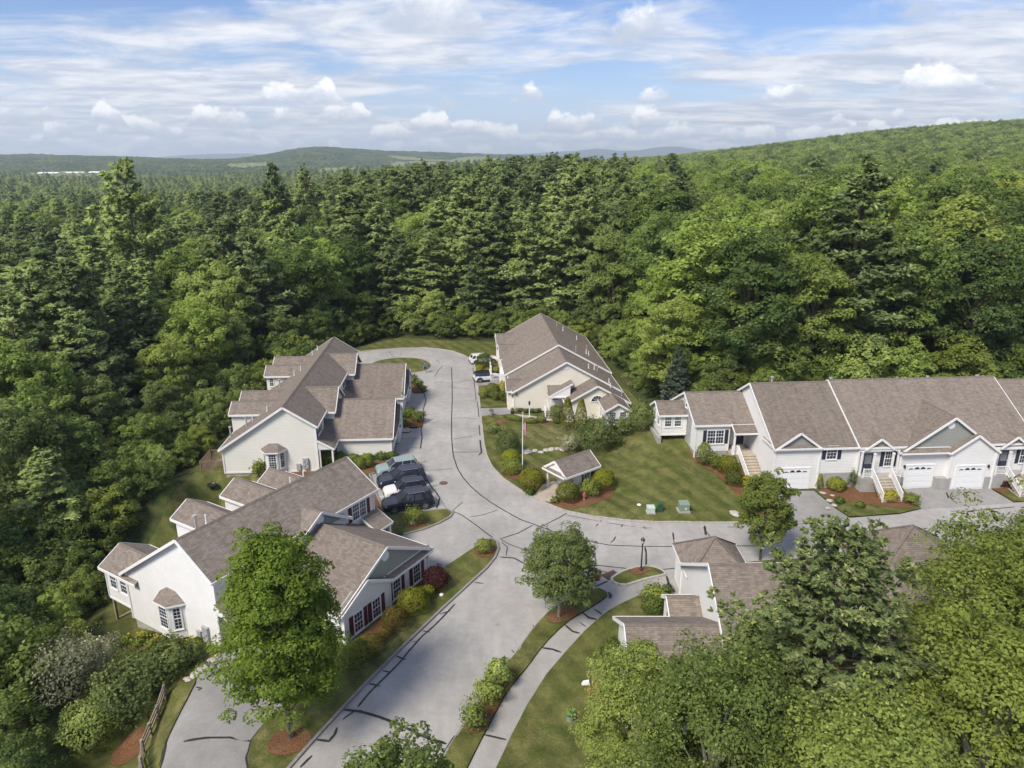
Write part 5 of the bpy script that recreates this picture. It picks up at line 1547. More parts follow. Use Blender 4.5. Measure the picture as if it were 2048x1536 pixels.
def deciduous(name, h, w, base, lobes, clumps, per, leaf, mt, bark='bark', lobe_r=0.42, taper=0.0, crown=None, trunk_r=None, flat=0.9, cr=(0.55, 1.0)):
    """Returns (trunk mesh, crown mesh): rounded lobes set round the axis, each carrying leaf clumps."""
    cz, rz, rx = (h + base) / 2, (h - base) / 2, w / 2
    L = unit(lobes)
    L = L[np.argsort(L[:, 2])]
    L[:, 2] = np.linspace(-.85, .92, lobes) + nrng.normal(size=lobes) * .06
    ang = np.arange(lobes) * 2.4 + nrng.random() * 6
    prof = np.sqrt(np.clip(1 - L[:, 2] ** 2, .05, 1)) * (1 - taper * (L[:, 2] * .5 + .5))
    lc = np.stack([np.cos(ang) * prof * rx * .62, np.sin(ang) * prof * rx * .62, cz + L[:, 2] * rz * .80], 1)
    lr = rx * lobe_r * nrng.uniform(.8, 1.2, lobes) * (1 - taper * .45 * (L[:, 2] * .5 + .5))
    which = nrng.integers(0, lobes, clumps)
    d = unit(clumps)
    d[:, 2] = np.abs(d[:, 2]) * .9 - .25
    outw = lc[which] * np.array([1, 1, 0]) / (rx + 1e-6)
    d = d + outw * .7
    d /= np.linalg.norm(d, axis=1, keepdims=True)
    cc = lc[which] + d * (lr[which] * nrng.uniform(.55, 1.05, clumps))[:, None]
    stray = nrng.random(clumps) < .13
    cc = np.where(stray[:, None], lc[which] + d * (lr[which] * nrng.uniform(1.1, 1.55, clumps))[:, None], cc)
    cc[:, 2] = np.maximum(cc[:, 2], base * .85)
    rad = nrng.uniform(cr[0], cr[1], clumps) * (w / 9.0) ** .5
    P_, N_, S_, T_ = puff(cc, rad, per, leaf, flat)
    clump_d = P_ - np.repeat(cc, per, 0)
    clump_d /= np.linalg.norm(clump_d, axis=1, keepdims=True) + 1e-6
    crown_d = (P_ - np.array([0, 0, cz - rz * .15])) / np.array([rx, rx, rz])
    crown_d /= np.linalg.norm(crown_d, axis=1, keepdims=True) + 1e-6
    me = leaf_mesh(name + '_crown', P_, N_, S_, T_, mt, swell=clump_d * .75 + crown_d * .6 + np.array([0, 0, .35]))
    m = MB()
    limbs(m, base * .8, h * .72, trunk_r or h * .016, lc, h * .025)
    return m.mesh(name + '_trunk', bark), me
def pine(name, h, w, base, whorls, per, leaf, mt, bark='bark', irregular=0.3, tufts=5, sparse=0.0, up=0.18):
    """White pine: tiers of branches with flat plumes of needle sprays."""
    P, Nn, S, T, D = [], [], [], [], []
    m = MB()
    limbs(m, base, h * .96, h * .0145, [], h * .008)
    for i in range(whorls):
        f = i / (whorls - 1)
        z = base + (h - base) * f ** .92
        prof = (1 - f ** 1.35) ** .85 * (0.70 + 0.30 * min(1, f * 4)) * (.92 if i % 2 else 1.08) + .07
        nb = nrng.integers(4, 7)
        a0 = nrng.random() * 6.28
        z0_ = z
        for b in range(nb):
            z = z0_ + nrng.normal() * (h - base) / whorls * .42
            if nrng.random() < sparse:
                continue
            L = w / 2 * prof * nrng.uniform(1 - irregular, 1 + irregular * .6)
            a = a0 + b * 6.283 / nb + nrng.normal() * .25
            rise = up + .75 * f ** 2 + nrng.normal() * .06
            dirx = np.array([math.cos(a), math.sin(a), rise])
            tip = np.array([0, 0, z]) + dirx * L
            if L > .8:
                m.tube((0, 0, z), tuple(np.array([0, 0, z]) + dirx * L * .85), max(.025, L * .016), .012, 4, False)
            k = max(3, int(tufts * L))
            s = nrng.uniform(.22, 1.0, k) ** .75
            side = np.array([-math.sin(a), math.cos(a), 0])
            spread = L * .30 * (1.05 - s) + .16
            c = np.array([0, 0, z]) + dirx * (s * L)[:, None] + side * (nrng.normal(size=k) * spread)[:, None]
            c[:, 2] += nrng.normal(size=k) * .22 - (s * L) * .05
            n = per
            cc = np.repeat(c, n, 0)
            out = unit(len(cc))
            out[:, 2] = np.abs(out[:, 2]) * .8 + .15
            out += dirx * .9
            out /= np.linalg.norm(out, axis=1, keepdims=True)
            sz = leaf * nrng.uniform(.7, 1.3, len(cc))
            P.append(cc + out * sz[:, None] * .5)
            nn = np.cross(out, nrng.normal(size=out.shape))
            nn[:, 2] = np.abs(nn[:, 2]) + .8
            Nn.append(nn)
            S.append(sz)
            D.append(out)
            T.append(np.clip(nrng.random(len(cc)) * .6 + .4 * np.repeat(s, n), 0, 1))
    me = leaf_mesh(name + '_crown', np.concatenate(P), np.concatenate(Nn), np.concatenate(S), np.concatenate(T), mt, 0.34, np.concatenate(D), swell=np.concatenate(D) * np.array([1, 1, .6]) + np.array([0, 0, .75]))
    return m.mesh(name + '_trunk', bark), me
def bush_mesh(name, w, d, h, leaf, n, mt, lump=0.12, hollow=0.8, stems=True, shape='ball', flowers=None):
    """A shrub filled with leaves: ball, mound or cone, with a lumpy outline."""
    u = unit(n)
    u[:, 2] = np.where(u[:, 2] < -.55, -u[:, 2], u[:, 2])
    ph = nrng.random(6) * 6.28
    az = np.arctan2(u[:, 1], u[:, 0])
    k = 1 + lump * (np.sin(az * 3 + ph[0] + u[:, 2] * 4) + np.sin(az * 5 + ph[1] - u[:, 2] * 6) * .7 + np.sin(u[:, 2] * 9 + ph[2] + az) * .6)
    rr = hollow + (1 - hollow) * nrng.random(n)
    pos = u * (k * rr)[:, None]
    if shape == 'cone':
        zz = (pos[:, 2] + 1) / 2
        sc = np.clip(1.12 - zz ** 1.7 * .92, .1, 1.1) / np.sqrt(np.clip(1 - u[:, 2] ** 2, .12, 1))
        sc = np.minimum(sc, 1.9)
        pos[:, 0] *= sc
        pos[:, 1] *= sc
    P = np.stack([pos[:, 0] * w / 2, pos[:, 1] * d / 2, (pos[:, 2] * .56 + .5) * h], 1)
    P[:, 2] = np.clip(P[:, 2], .03, None)
    nrm = u * np.array([1, 1, .9]) + np.array([0, 0, .25]) + nrng.normal(size=(n, 3)) * .55
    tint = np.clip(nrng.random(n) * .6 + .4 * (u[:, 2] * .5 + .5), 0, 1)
    return leaf_mesh(name, P, nrm, leaf * nrng.uniform(.7, 1.3, n), tint, mt, swell=u + np.array([0, 0, .25]) + nrng.normal(size=(n, 3)) * .2)

# ------------------------------------------------------------------ prototypes (shared meshes)
FOREST = {'deciduous': [], 'dark': [], 'bright': [], 'pine': [], 'scrub': []}
for k in range(4):
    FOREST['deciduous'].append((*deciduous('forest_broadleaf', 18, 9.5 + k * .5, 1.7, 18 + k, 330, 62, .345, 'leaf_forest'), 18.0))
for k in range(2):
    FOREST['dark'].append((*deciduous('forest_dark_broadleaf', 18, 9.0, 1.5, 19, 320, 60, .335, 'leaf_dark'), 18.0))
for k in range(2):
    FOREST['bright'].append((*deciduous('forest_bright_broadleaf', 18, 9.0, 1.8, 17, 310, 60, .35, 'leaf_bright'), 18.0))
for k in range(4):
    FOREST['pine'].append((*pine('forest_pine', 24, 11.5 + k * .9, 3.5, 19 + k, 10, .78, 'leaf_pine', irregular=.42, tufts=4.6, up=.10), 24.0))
for k in range(4):
    FOREST['scrub'].append((*deciduous('edge_scrub', 5, 4.6, 0.25, 10, 110, 48, .22, ('leaf_forest', 'leaf_dark', 'leaf_bright', 'leaf_shrub')[k], lobe_r=.5, cr=(.5, .85)), 5.0))
FAR = []
for k in range(3):
    FAR.append((deciduous('far_broadleaf', 16, 10.5, 3.0, 10, 90, 16, .95, ('leaf_forest', 'leaf_dark', 'leaf_forest')[k], cr=(.9, 1.5))[1], 'd'))
for k in range(2):
    FAR.append((pine('far_pine', 22, 10.5, 3.0, 13, 5, 1.5, 'leaf_pine', irregular=.3, tufts=2.2)[1], 'p'))

def add_tree(kind_name, tm, cm, loc, s, rz, label, cat, group, sz=None):
    o = thing(kind_name, label, cat, loc, rz, group)
    o.scale = (s, s, sz or s)
    put('trunk', tm, o)
    put('crown', cm, o)
    return o
# ------------------------------------------------------------------ the forest
def seg_dist(poly, x, y):
    d = np.full(len(x), 1e9)
    n = len(poly)
    for i in range(n):
        ax, ay = poly[i]
        bx, by = poly[(i + 1) % n]
        L2 = (bx - ax) ** 2 + (by - ay) ** 2 + 1e-9
        t = np.clip(((x - ax) * (bx - ax) + (y - ay) * (by - ay)) / L2, 0, 1)
        d = np.minimum(d, np.hypot(x - ax - t * (bx - ax), y - ay - t * (by - ay)))
    return d
def smooth(e0, e1, v):
    t = np.clip((v - e0) / (e1 - e0), 0, 1)
    return t * t * (3 - 2 * t)
RX = np.array([-3000, 100, 250, 370, 520, 830, 1300, 3000.])
RZ = np.array([-2, 2, 12, 27, 44, 64, 78, 80.])
def far_h(x, y):
    """Terrain beyond the houses: a valley to the left, a long wooded hill rising to the right."""
    x, y = np.asarray(x, float), np.asarray(y, float)
    xs = x * 1100.0 / np.maximum(y, 200)
    hill = np.interp(xs, RX, RZ) * smooth(280, 1080, y)
    hill = hill * (1 - 0.35 * smooth(1200, 2200, y))
    valley = -20 * smooth(180, 700, y) * smooth(40, -260, x * 700.0 / np.maximum(y, 300))
    wav = 2.0 * np.sin(x * .011 + 1.3) * np.sin(y * .009) + 1.3 * np.sin(x * .027 + y * .019)
    left = smooth(980, 420, 1024 + F_PX * x / np.maximum(y, 20))
    return hill + valley + wav * smooth(150, 400, y) + 3.0 - left * (9.0 - 3 * smooth(300, 700, y))
def ground_h(x, y):
    x, y = np.asarray(x, float), np.asarray(y, float)
    b = hz(np.clip(x, X0 + 1, X1 - 1), np.clip(y, Y0 + 1, Y1 - 1))
    t = smooth(110, 240, np.hypot(x, y))
    return b * (1 - t) + far_h(x, y) * t
def jitter_grid(x0, x1, y0, y1, s):
    gx, gy = np.meshgrid(np.arange(x0, x1, s), np.arange(y0, y1, s))
    gx = gx + (np.arange(gx.shape[0]) % 2)[:, None] * s * .5
    return (gx + nrng.uniform(-.33, .33, gx.shape) * s).ravel(), (gy + nrng.uniform(-.33, .33, gy.shape) * s).ravel()
fx, fy = jitter_grid(-340, 340, 24, 440, 6.9)
keep = (np.abs(fx) < fy * .78 + 7) & ~inside(CLEAR, fx, fy)
fx, fy = fx[keep], fy[keep]
fd = seg_dist(CLEAR, fx, fy)
keep = (fd > 2.6) & (nrng.random(len(fx)) < np.where(np.hypot(fx, fy) < 170, 1.0, .86))
fx, fy, fd = fx[keep], fy[keep], fd[keep]
bx_, by_ = jitter_grid(-62, 80, 24, 128, 2.9)
bd_ = seg_dist(CLEAR, bx_, by_)
bk_ = ~inside(CLEAR, bx_, by_) & (bd_ > 1.2) & (np.abs(bx_) < by_ * .78 + 5) & (((bx_ < -16) & (bd_ < 13)) | ((bx_ >= -16) & (bd_ < 6.5)))
n_main = len(fx)
fx, fy, fd = np.r_[fx, bx_[bk_]], np.r_[fy, by_[bk_]], np.r_[fd, bd_[bk_]]
belt = np.arange(len(fx)) >= n_main
fz = ground_h(fx, fy)
fpx = 1024 + F_PX * fx / (fy * CP + 9 * SP)                       # column of the photograph each tree stands in
leftside = (fx < -18) & (fy < 112)
rightside = fx > 17
grow = np.where(leftside, 1.15, np.where(rightside, 3.0, 1.9))
pine_p = np.interp(fpx, [0, 150, 500, 1150, 1260, 1400, 2048], [.30, .38, .40, .46, .14, .03, .05])
pine_p = np.where(leftside & (fd < 14), .12, pine_p)
patch = np.sin(fx * .045 + 1) * np.sin(fy * .038 + 2) * .25
is_pine = nrng.random(len(fx)) < np.clip(pine_p + patch * np.minimum(1, pine_p * 3), .02, .92)
full = np.where(is_pine, nrng.uniform(19.0, 27.0, len(fx)), nrng.uniform(14.5, 22.5, len(fx)))
full = np.where(~is_pine & rightside, full + 1.5, full)
far_left = smooth(-20, -90, fx) * smooth(110, 60, fy)
full = full * (1 - .12 * far_left) * (1 - .14 * smooth(520, 250, fpx) * smooth(90, 160, fy))
hgt = np.minimum(full, 3.2 + np.maximum(fd - 2.5, 0) * grow + nrng.uniform(-.8, 1.2, len(fx)))
hgt = np.where(belt, np.minimum(nrng.uniform(3.0, 7.0, len(fx)), 2.4 + fd * .55), hgt)
dist = np.hypot(fx, fy)
order = np.argsort(dist)
def where_is(x, y, d, zone):
    """Words for the place a forest tree stands in."""
    deep = 'edging the woods ' if d < 9 else ('inside the woods ' if d < 24 else 'deep in the woods ')
    if zone == 'L':
        return deep + ('left of the houses' if d >= 24 else ('by the red shuttered house' if y < 58 else 'by the ivory house'))
    if zone == 'B':
        return deep + ('past the road end' if x < -3 else 'behind the cream house')
    return deep + ('right of the cream house' if x < 22 else ('behind the row house steps' if x < 36 else 'behind the row house garages'))
count = {'pine': 0, 'leaf': 0, 'scrub': 0}
rest = []
for i in order:
    x, y, z, h = float(fx[i]), float(fy[i]), float(fz[i]), float(hgt[i])
    zone = 'R' if fpx[i] > 1210 else ('B' if fpx[i] > 640 and y > 100 else 'L')
    if h < 7.5 or belt[i]:
        kd, pool = 'scrub', FOREST['scrub']
    elif is_pine[i] and h > 10:
        kd, pool = 'pine', FOREST['pine']
    else:
        kd = 'leaf'
        r = nrng.random()
        look = 'tall leafy green tree'
        pool = FOREST['dark'] if (r < .34 and zone != 'R') or r < .14 else (FOREST['bright'] if r > (.80 if zone == 'R' else .90) else FOREST['deciduous'])
    pick = int(nrng.integers(0, len(pool)))
    tm, cm, ph = pool[pick]
    s = h / ph
    wide = nrng.uniform(.95, 1.22) * (1.18 if kd != 'scrub' and s < .7 else 1.0)
    rz = float(nrng.uniform(0, 6.283))
    if count[kd] < 290:
        count[kd] += 1
        nm = {'pine': 'pine_tree', 'leaf': 'broadleaf_tree', 'scrub': 'scrub_tree'}[kd]
        size = 'young ' if h < 13 else ('very tall ' if h > 22.5 else 'tall ')
        if kd == 'pine':
            words = size + 'tiered pine'
        elif kd == 'scrub':
            words = ('mid green', 'dark green', 'yellow green', 'fresh green')[pick] + ' low scrub tree'
        else:
            words = size + ('dark green' if pool is FOREST['dark'] else ('yellow green' if pool is FOREST['bright'] else 'mid green')) + ' broadleaf tree'
        lab = words + ' ' + where_is(x, y, float(fd[i]), zone)
        o = thing(nm, lab, 'tree', (x, y, z), rz, lab)
        o.scale = (s * wide, s * wide, s)
        o.rotation_euler = (float(nrng.normal() * .03), float(nrng.normal() * .03), rz)
        put('trunk', tm, o)
        put('crown', cm, o)
    else:
        rest.append((x, y, z, s, rz, kd, pool, pick))

for px_e, r_e, top_e, t_e in ((255, 135, 338, 'lone tall dark pine standing above the left canopy'), (545, 190, 336, 'dark broad pine crown standing above the canopy before the blue ridge'), (608, 200, 340, 'dark pine beside the broad pine crown above the canopy')):
    y_e = r_e * math.cos(math.atan((px_e - 1024) / F_PX))
    x_e = (px_e - 1024) / F_PX * (y_e * CP + 2)
    z_e = float(ground_h([x_e], [y_e])[0])
    s_e = (CAM_H - (top_e - 312.4) / F_PX * y_e * 1.05 - z_e) / 24.0
    tm, cm, _ = FOREST['pine'][int(px_e) % 4]
    o = thing('pine_tree', t_e, 'tree', (x_e, y_e, z_e), 1.0)
    o.scale = (s_e * .75, s_e * .75, s_e)
    put('trunk', tm, o)
    put('crown', cm, o)
tm, cm, ph_ = FOREST['bright'][0]
add_tree('broadleaf_tree', tm, cm, (18.9, 84.5, H(18.9, 84.5)), .78, 2.0, 'fresh light green tree standing between the cream house and the row house', 'tree', None)
# trees past the first few hundred of a kind, and the wooded hill beyond: one mass of instances
hidden = bpy.data.collections.new('woodland_models')
def model(me):
    o = bpy.data.objects.new(me.name, me)
    hidden.objects.link(o)
    return o
def instancer(name, label, items, cat='woodland'):
    """items: list of (mesh, [(x, y, z, scale, rotation, wide)])"""
    first = None
    tree = bpy.data.node_groups.new(name, 'GeometryNodeTree')
    tree.interface.new_socket('Geometry', in_out='OUTPUT', socket_type='NodeSocketGeometry')
    tree.interface.new_socket('Geometry', in_out='INPUT', socket_type='NodeSocketGeometry')
    gi, go = tree.nodes.new('NodeGroupInput'), tree.nodes.new('NodeGroupOutput')
    join = tree.nodes.new('GeometryNodeJoinGeometry')
    V, S, R, K = [], [], [], []
    for k, (me, rows) in enumerate(items):
        if not rows:
            continue
        for x, y, z, s, rz, wd in rows:
            V.append((x, y, z)); S.append((s * wd, s * wd, s)); R.append((0, 0, rz)); K.append(k)
        oi = tree.nodes.new('GeometryNodeObjectInfo')
        oi.inputs['Object'].default_value = model(me)
        oi.inputs['As Instance'].default_value = True
        at = tree.nodes.new('GeometryNodeInputNamedAttribute'); at.data_type = 'INT'; at.inputs[0].default_value = 'pick'
        cmp_ = tree.nodes.new('FunctionNodeCompare'); cmp_.data_type = 'INT'; cmp_.operation = 'EQUAL'
        tree.links.new(at.outputs[0], cmp_.inputs[2]); cmp_.inputs[3].default_value = k
        sc = tree.nodes.new('GeometryNodeInputNamedAttribute'); sc.data_type = 'FLOAT_VECTOR'; sc.inputs[0].default_value = 'size'
        ro = tree.nodes.new('GeometryNodeInputNamedAttribute'); ro.data_type = 'FLOAT_VECTOR'; ro.inputs[0].default_value = 'turn'
        e2r = tree.nodes.new('FunctionNodeEulerToRotation')
        tree.links.new(ro.outputs[0], e2r.inputs[0])
        ip = tree.nodes.new('GeometryNodeInstanceOnPoints')
        tree.links.new(gi.outputs[0], ip.inputs['Points'])
        tree.links.new(cmp_.outputs[0], ip.inputs['Selection'])
        tree.links.new(oi.outputs['Geometry'], ip.inputs['Instance'])
        tree.links.new(e2r.outputs[0], ip.inputs['Rotation'])
        tree.links.new(sc.outputs[0], ip.inputs['Scale'])
        tree.links.new(ip.outputs[0], join.inputs[0])
    tree.links.new(join.outputs[0], go.inputs[0])
    me = bpy.data.meshes.new(name)
    me.from_pydata(V, [], [])
    for nm, ty, dat, key in (('size', 'FLOAT_VECTOR', S, 'vector'), ('turn', 'FLOAT_VECTOR', R, 'vector'), ('pick', 'INT', K, 'value')):
        a = me.attributes.new(nm, ty, 'POINT')
        a.data.foreach_set(key, np.array(dat).ravel())
    o = put(name, me)
    md = o.modifiers.new('scatter', 'NODES')
    md.node_group = tree
    o['label'] = label
    o['category'] = cat
    return kind(o, 'stuff')
by = {}
for x, y, z, s, rz, kd, pool, pick in rest:
    by.setdefault(pool[pick][1].name, (pool[pick][1], []))[1].append((x, y, z, s, rz, 1.05))
instancer('woodland', 'dense mass of green woods behind the houses', list(by.values()))
hx, hy = jitter_grid(-1100, 1250, 400, 1500, 8.0)
keep = (np.abs(hx) < hy * .80) & (hy > 430)
hx, hy = hx[keep], hy[keep]
thin = nrng.random(len(hx)) < np.where(hy < 800, 1.0, np.where(hx > 0, .80, .55))
hx, hy = hx[thin], hy[thin]
hzz = ground_h(hx, hy)
hp = 1024 + F_PX * hx / hy
pp = np.interp(hp, [0, 400, 1000, 1250, 2048], [.14, .16, .10, .0, .0])
far_rows = {k: [] for k in range(len(FAR))}
for i in range(len(hx)):
    ip = nrng.random() < pp[i]
    k = int(nrng.integers(3, 5)) if ip else int(nrng.integers(0, 3))
    s = nrng.uniform(.82, 1.05) if not ip else nrng.uniform(.75, 1.05)
    far_rows[k].append((float(hx[i]), float(hy[i]), float(hzz[i]), float(s), float(nrng.uniform(0, 6.28)), 1.05))
instancer('hillside_woodland', 'far wooded hillside and valley of merging tree crowns', [(FAR[k][0], far_rows[k]) for k in range(len(FAR))])

# ------------------------------------------------------------------ far terrain, hills, mountains
def fan_sheet(name, r0, r1, nr, na, fn, mt, amax=0.86):
    a = np.linspace(-amax, amax, na)
    r = np.geomspace(r0, r1, nr)
    Rr, Aa = np.meshgrid(r, a, indexing='ij')
    X, Y = Rr * np.sin(Aa), Rr * np.cos(Aa)
    Z = fn(X.ravel(), Y.ravel()).reshape(X.shape)
    idx = np.arange(nr * na).reshape(nr, na)
    q = np.stack([idx[:-1, :-1], idx[:-1, 1:], idx[1:, 1:], idx[1:, :-1]], -1).reshape(-1, 4)
    me = bpy.data.meshes.new(name)
    me.from_pydata(np.stack([X.ravel(), Y.ravel(), Z.ravel()], 1).tolist(), [], q.tolist())
    me.materials.append(MATS[mt])
    o = kind(put(name, me), 'structure')
    if me.polygons[0].normal.z < 0:
        me.flip_normals()
    return o
fan_sheet('forest_ground', 118, 1700, 70, 90, lambda x, y: ground_h(x, y) - 0.4 - 1.2 * smooth(160, 118, np.hypot(x, y)), 'woods_floor')
def canopy_bumps(x, y, amp):
    return amp * (np.sin(x * .021 + 2 * np.sin(y * .013)) * np.sin(y * .024 + 1.7 * np.sin(x * .011)) + .7 * np.sin(x * .057 + y * .043) * np.sin(y * .061 - x * .033))
FIELDS = [(700, 62, 1750, 230), (860, 75, 2700, 330), (960, 60, 3300, 300), (520, 40, 2300, 130), (170, 80, 1690, 90)]
def valley_h(x, y):
    r = np.hypot(x, y)
    a = 1024 + F_PX * x / np.maximum(y, 1)                        # photograph column
    base = -14 + 10 * smooth(1300, 2600, r)
    def bump(c, wd, d, dw, h):
        return h * np.exp(-((a - c) / wd) ** 2) * np.exp(-((r - d) / dw) ** 2)
    z = base + bump(650, 120, 3600, 900, 62) + bump(820, 160, 4200, 900, 46) + bump(250, 260, 3300, 700, 30) + bump(30, 160, 3600, 700, 24) + bump(1050, 180, 4200, 900, 32) + bump(470, 140, 2500, 500, 10) + bump(165, 90, 1720, 160, 12) + bump(700, 80, 1800, 300, 10)
    return z + canopy_bumps(x, y, 2.2) + nrng.normal(size=x.shape) * 1.2
vf = fan_sheet('valley_forest', 1380, 6200, 150, 460, valley_h, 'far_canopy', 0.72)
vf.data.materials.append(MATS['meadow_grass'])
cen = np.empty(len(vf.data.polygons) * 3)
vf.data.polygons.foreach_get('center', cen)
cen = cen.reshape(-1, 3)
col_ = 1024 + F_PX * cen[:, 0] / cen[:, 1]
ran_ = np.hypot(cen[:, 0], cen[:, 1])
field = np.zeros(len(cen), bool)
for c_, w_, r_, rw_ in FIELDS:
    field |= ((col_ - c_) / w_) ** 2 + ((ran_ - r_) / rw_) ** 2 < 1 + .3 * np.sin(cen[:, 0] * .03)
vf.data.polygons.foreach_set('material_index', field.astype(np.int32))
for k_, (c_, r_, w_, t_) in enumerate(((120, 1690, 38, 'long white warehouse roof at the left end of the far valley'), (165, 1700, 46, 'longest white warehouse in the middle of the far valley row'), (215, 1715, 30, 'short white warehouse at the right end of the far valley row'))):
    y_ = r_ * math.cos(math.atan((c_ - 1024) / F_PX))
    x_ = (c_ - 1024) / F_PX * y_ * CP * 1.03
    wh = thing('warehouse', t_, 'building', (x_, y_, -7.0))
    sub(wh, 'wall', 'siding_grey', lambda m: m.box(-w_ / 2, w_ / 2, -9, 9, -6, 6))
    sub(wh, 'roof', 'vinyl_white', lambda m: m.prism([(-w_ / 2 - 1, -10, 6), (-w_ / 2 - 1, 10, 6), (-w_ / 2 - 1, 0, 8.5)], [(w_ / 2 + 1, -10, 6), (w_ / 2 + 1, 10, 6), (w_ / 2 + 1, 0, 8.5)]))
def mountain(name, dist_m, cols, width):
    cx_, tops = np.array([c for c, _ in cols]), np.array([t for _, t in cols])
    n = 160
    px = np.linspace(cx_[0], cx_[-1], n)
    top = np.interp(px, cx_, tops)
    V, Fq = [], []
    for d, k in ((0, 0.0), (.35, .72), (.5, 1.0), (.65, .8), (1, 0.0)):
        yy = dist_m + (d - .5) * width
        for q in range(n):
            ray = (px[q] - 1024) / F_PX / CP
            zt = CAM_H + (312.4 - top[q]) / F_PX * dist_m * 1.05
            V.append((ray * yy, yy, -40 + (zt + 40) * k + (rng.uniform(-2.5, 2.5) if k == 1 else 0)))
    for j in range(4):
        for q in range(n - 1):
            Fq.append((j * n + q, j * n + q + 1, (j + 1) * n + q + 1, (j + 1) * n + q))
    me = bpy.data.meshes.new(name)
    me.from_pydata(V, [], Fq)
    me.materials.append(MATS['mountain_canopy'])
    me.polygons.foreach_set('use_smooth', [True] * len(Fq))
    return kind(put(name, me), 'structure')
mountain('mountain', 10500, [(-300, 313), (-60, 311), (60, 310), (130, 312), (240, 317), (330, 318), (400, 313), (470, 309), (540, 308), (600, 312), (700, 318), (900, 318), (1040, 309), (1090, 306), (1130, 304), (1165, 301), (1190, 300), (1215, 304), (1250, 303), (1290, 297), (1320, 296), (1360, 301), (1450, 309), (1600, 318)], 3500)

# ------------------------------------------------------------------ garden plants
def at(px, py):
    """Ground point under a pixel, following the terrain."""
    z = 0.0
    for _ in range(12):
        x, y = G(px, py, z)
        z = z * .5 + H(x, y) * .5
    return x, y, H(x, y) + 0.1
BUSH = {}
def bush(style, px, py, w, h, label, name='shrub', group=None, d=None):
    """style: material, shape, leaf size, looseness"""
    mt, shape, leaf, hollow, lump = {
        'yew': ('leaf_yew', 'ball', .13, .82, .07), 'round': ('leaf_shrub', 'ball', .13, .78, .09), 'dark': ('leaf_dark', 'ball', .15, .70, .12),
        'rust': ('leaf_rust', 'ball', .12, .80, .08), 'gold': ('leaf_gold', 'ball', .13, .72, .12), 'purple': ('leaf_purple', 'ball', .13, .72, .10),
        'loose': ('leaf_shrub', 'ball', .17, .50, .20), 'bright': ('leaf_bright', 'ball', .17, .50, .20), 'olive': ('leaf_olive', 'ball', .16, .50, .18),
        'cone': ('leaf_cypress', 'cone', .13, .84, .03), 'pale': ('leaf_linden', 'ball', .15, .55, .16), 'big': ('leaf_linden', 'ball', .20, .60, .20),
        'tuft': ('leaf_shrub', 'ball', .20, .35, .20), 'rose': ('leaf_linden', 'ball', .14, .45, .2)}[style]
    key = (style, round(w * 2) / 2, round(h * 2) / 2)
    if key not in BUSH:
        n = int(min(5200, max(260, 3.2 * (w * w + 2 * w * h) / (leaf * leaf))))
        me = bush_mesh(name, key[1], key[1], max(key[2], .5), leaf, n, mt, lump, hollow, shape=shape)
        m = MB()
        for k in range(5):
            a = k * 1.3
            m.tube((0.05 * math.cos(a), 0.05 * math.sin(a), -.1), (w * .22 * math.cos(a), w * .22 * math.sin(a), h * .6), .03, .01, 5, False)
        BUSH[key] = (me, m.mesh('stem', 'bark'))
    me, st = BUSH[key]
    x, y, z = at(px, py)
    o = thing(name, label, 'shrub', (x, y, z), rng.uniform(0, 6.28), group)
    o.scale = (w / key[1], (d or w) / key[1], h / max(key[2], .5))
    put('foliage', me, o)
    put('stem', st, o)
    return o
wing = 'shrubs along the garage wing of the red shuttered house'
bush('purple', 872, 1178, 2.2, 1.6, 'dark purple barberry beside the garage wing of the red shuttered house')
bush('yew', 828, 1222, 2.3, 1.6, 'large clipped yew second from the purple barberry')
bush('yew', 857, 1196, 1.1, 0.9, 'small yew tucked against the purple barberry')
bush('rust', 791, 1257, 1.8, 1.45, 'round clipped yew with rusty tinge next to the small low shrub')
bush('rust', 772, 1278, 1.0, 0.8, 'small low shrub below the windows of the garage wing')
bush('rust', 742, 1306, 1.7, 1.1, 'wide low shrub at the corner of the garage wing')
bush('round', 712, 1328, 2.0, 1.4, 'round green shrub under the right side of the oak')
bush('round', 968, 1106, 1.5, 1.1, 'round shrub in a mulch ring at the tip of the grass verge')
bush('loose', 829, 1050, 1.9, 1.55, 'bushy shrub in a mulch ring beside the black car')
bush('loose', 521, 955, 1.7, 1.6, 'leafy bush left of the bay window on the ivory house')
for k, (a, b, w, h, t) in enumerate(((652, 930, 2.2, 1.4, 'leafy shrub at the porch corner of the ivory house'), (680, 926, 1.5, 1.1, 'second shrub beside the porch of the ivory house'), (722, 938, 1.4, 1.2, 'round shrub between the ivory house and the sage green car'),
                                     (738, 935, 1.3, 1.0, 'small round shrub next to the sage green car'), (706, 923, 1.4, .7, 'low shrub under the blank side wall of the ivory garage'), (735, 921, 1.6, .7, 'low spreading shrub in the row under the ivory garage wall'), (765, 919, 1.6, .7, 'low shrub near the end of the row under the ivory garage wall'), (785, 920, 1.4, .8, 'last low shrub in the row at the ivory garage corner'))):
    bush('bright' if k in (0, 5, 6) else 'round', a, b, w, h, t)
for a, b, w, h, t in ((826, 768, 1.9, 1.3, 'round shrub in the upper planting bed before the ivory house'), (838, 776, 1.5, 1.0, 'leafy shrub in the upper planting bed before the ivory house'), (847, 783, 1.0, .7, 'low shrub at the kerb end of the upper planting bed'),
                      (804, 838, 1.2, .9, 'small shrub by the wall in the lower planting bed'), (820, 836, 1.8, 1.2, 'leafy shrub in the middle of the lower planting bed'), (836, 845, 2.2, 1.3, 'wide shrub at the kerb side of the lower planting bed'), (808, 852, 1.2, .8, 'low bright shrub at the front of the lower planting bed')):
    bush('loose' if w > 1.6 else 'bright', a, b, w, h, t)
bush('round', 969, 737, 2.5, 2.3, 'large round bush hiding the white car at the cream house')
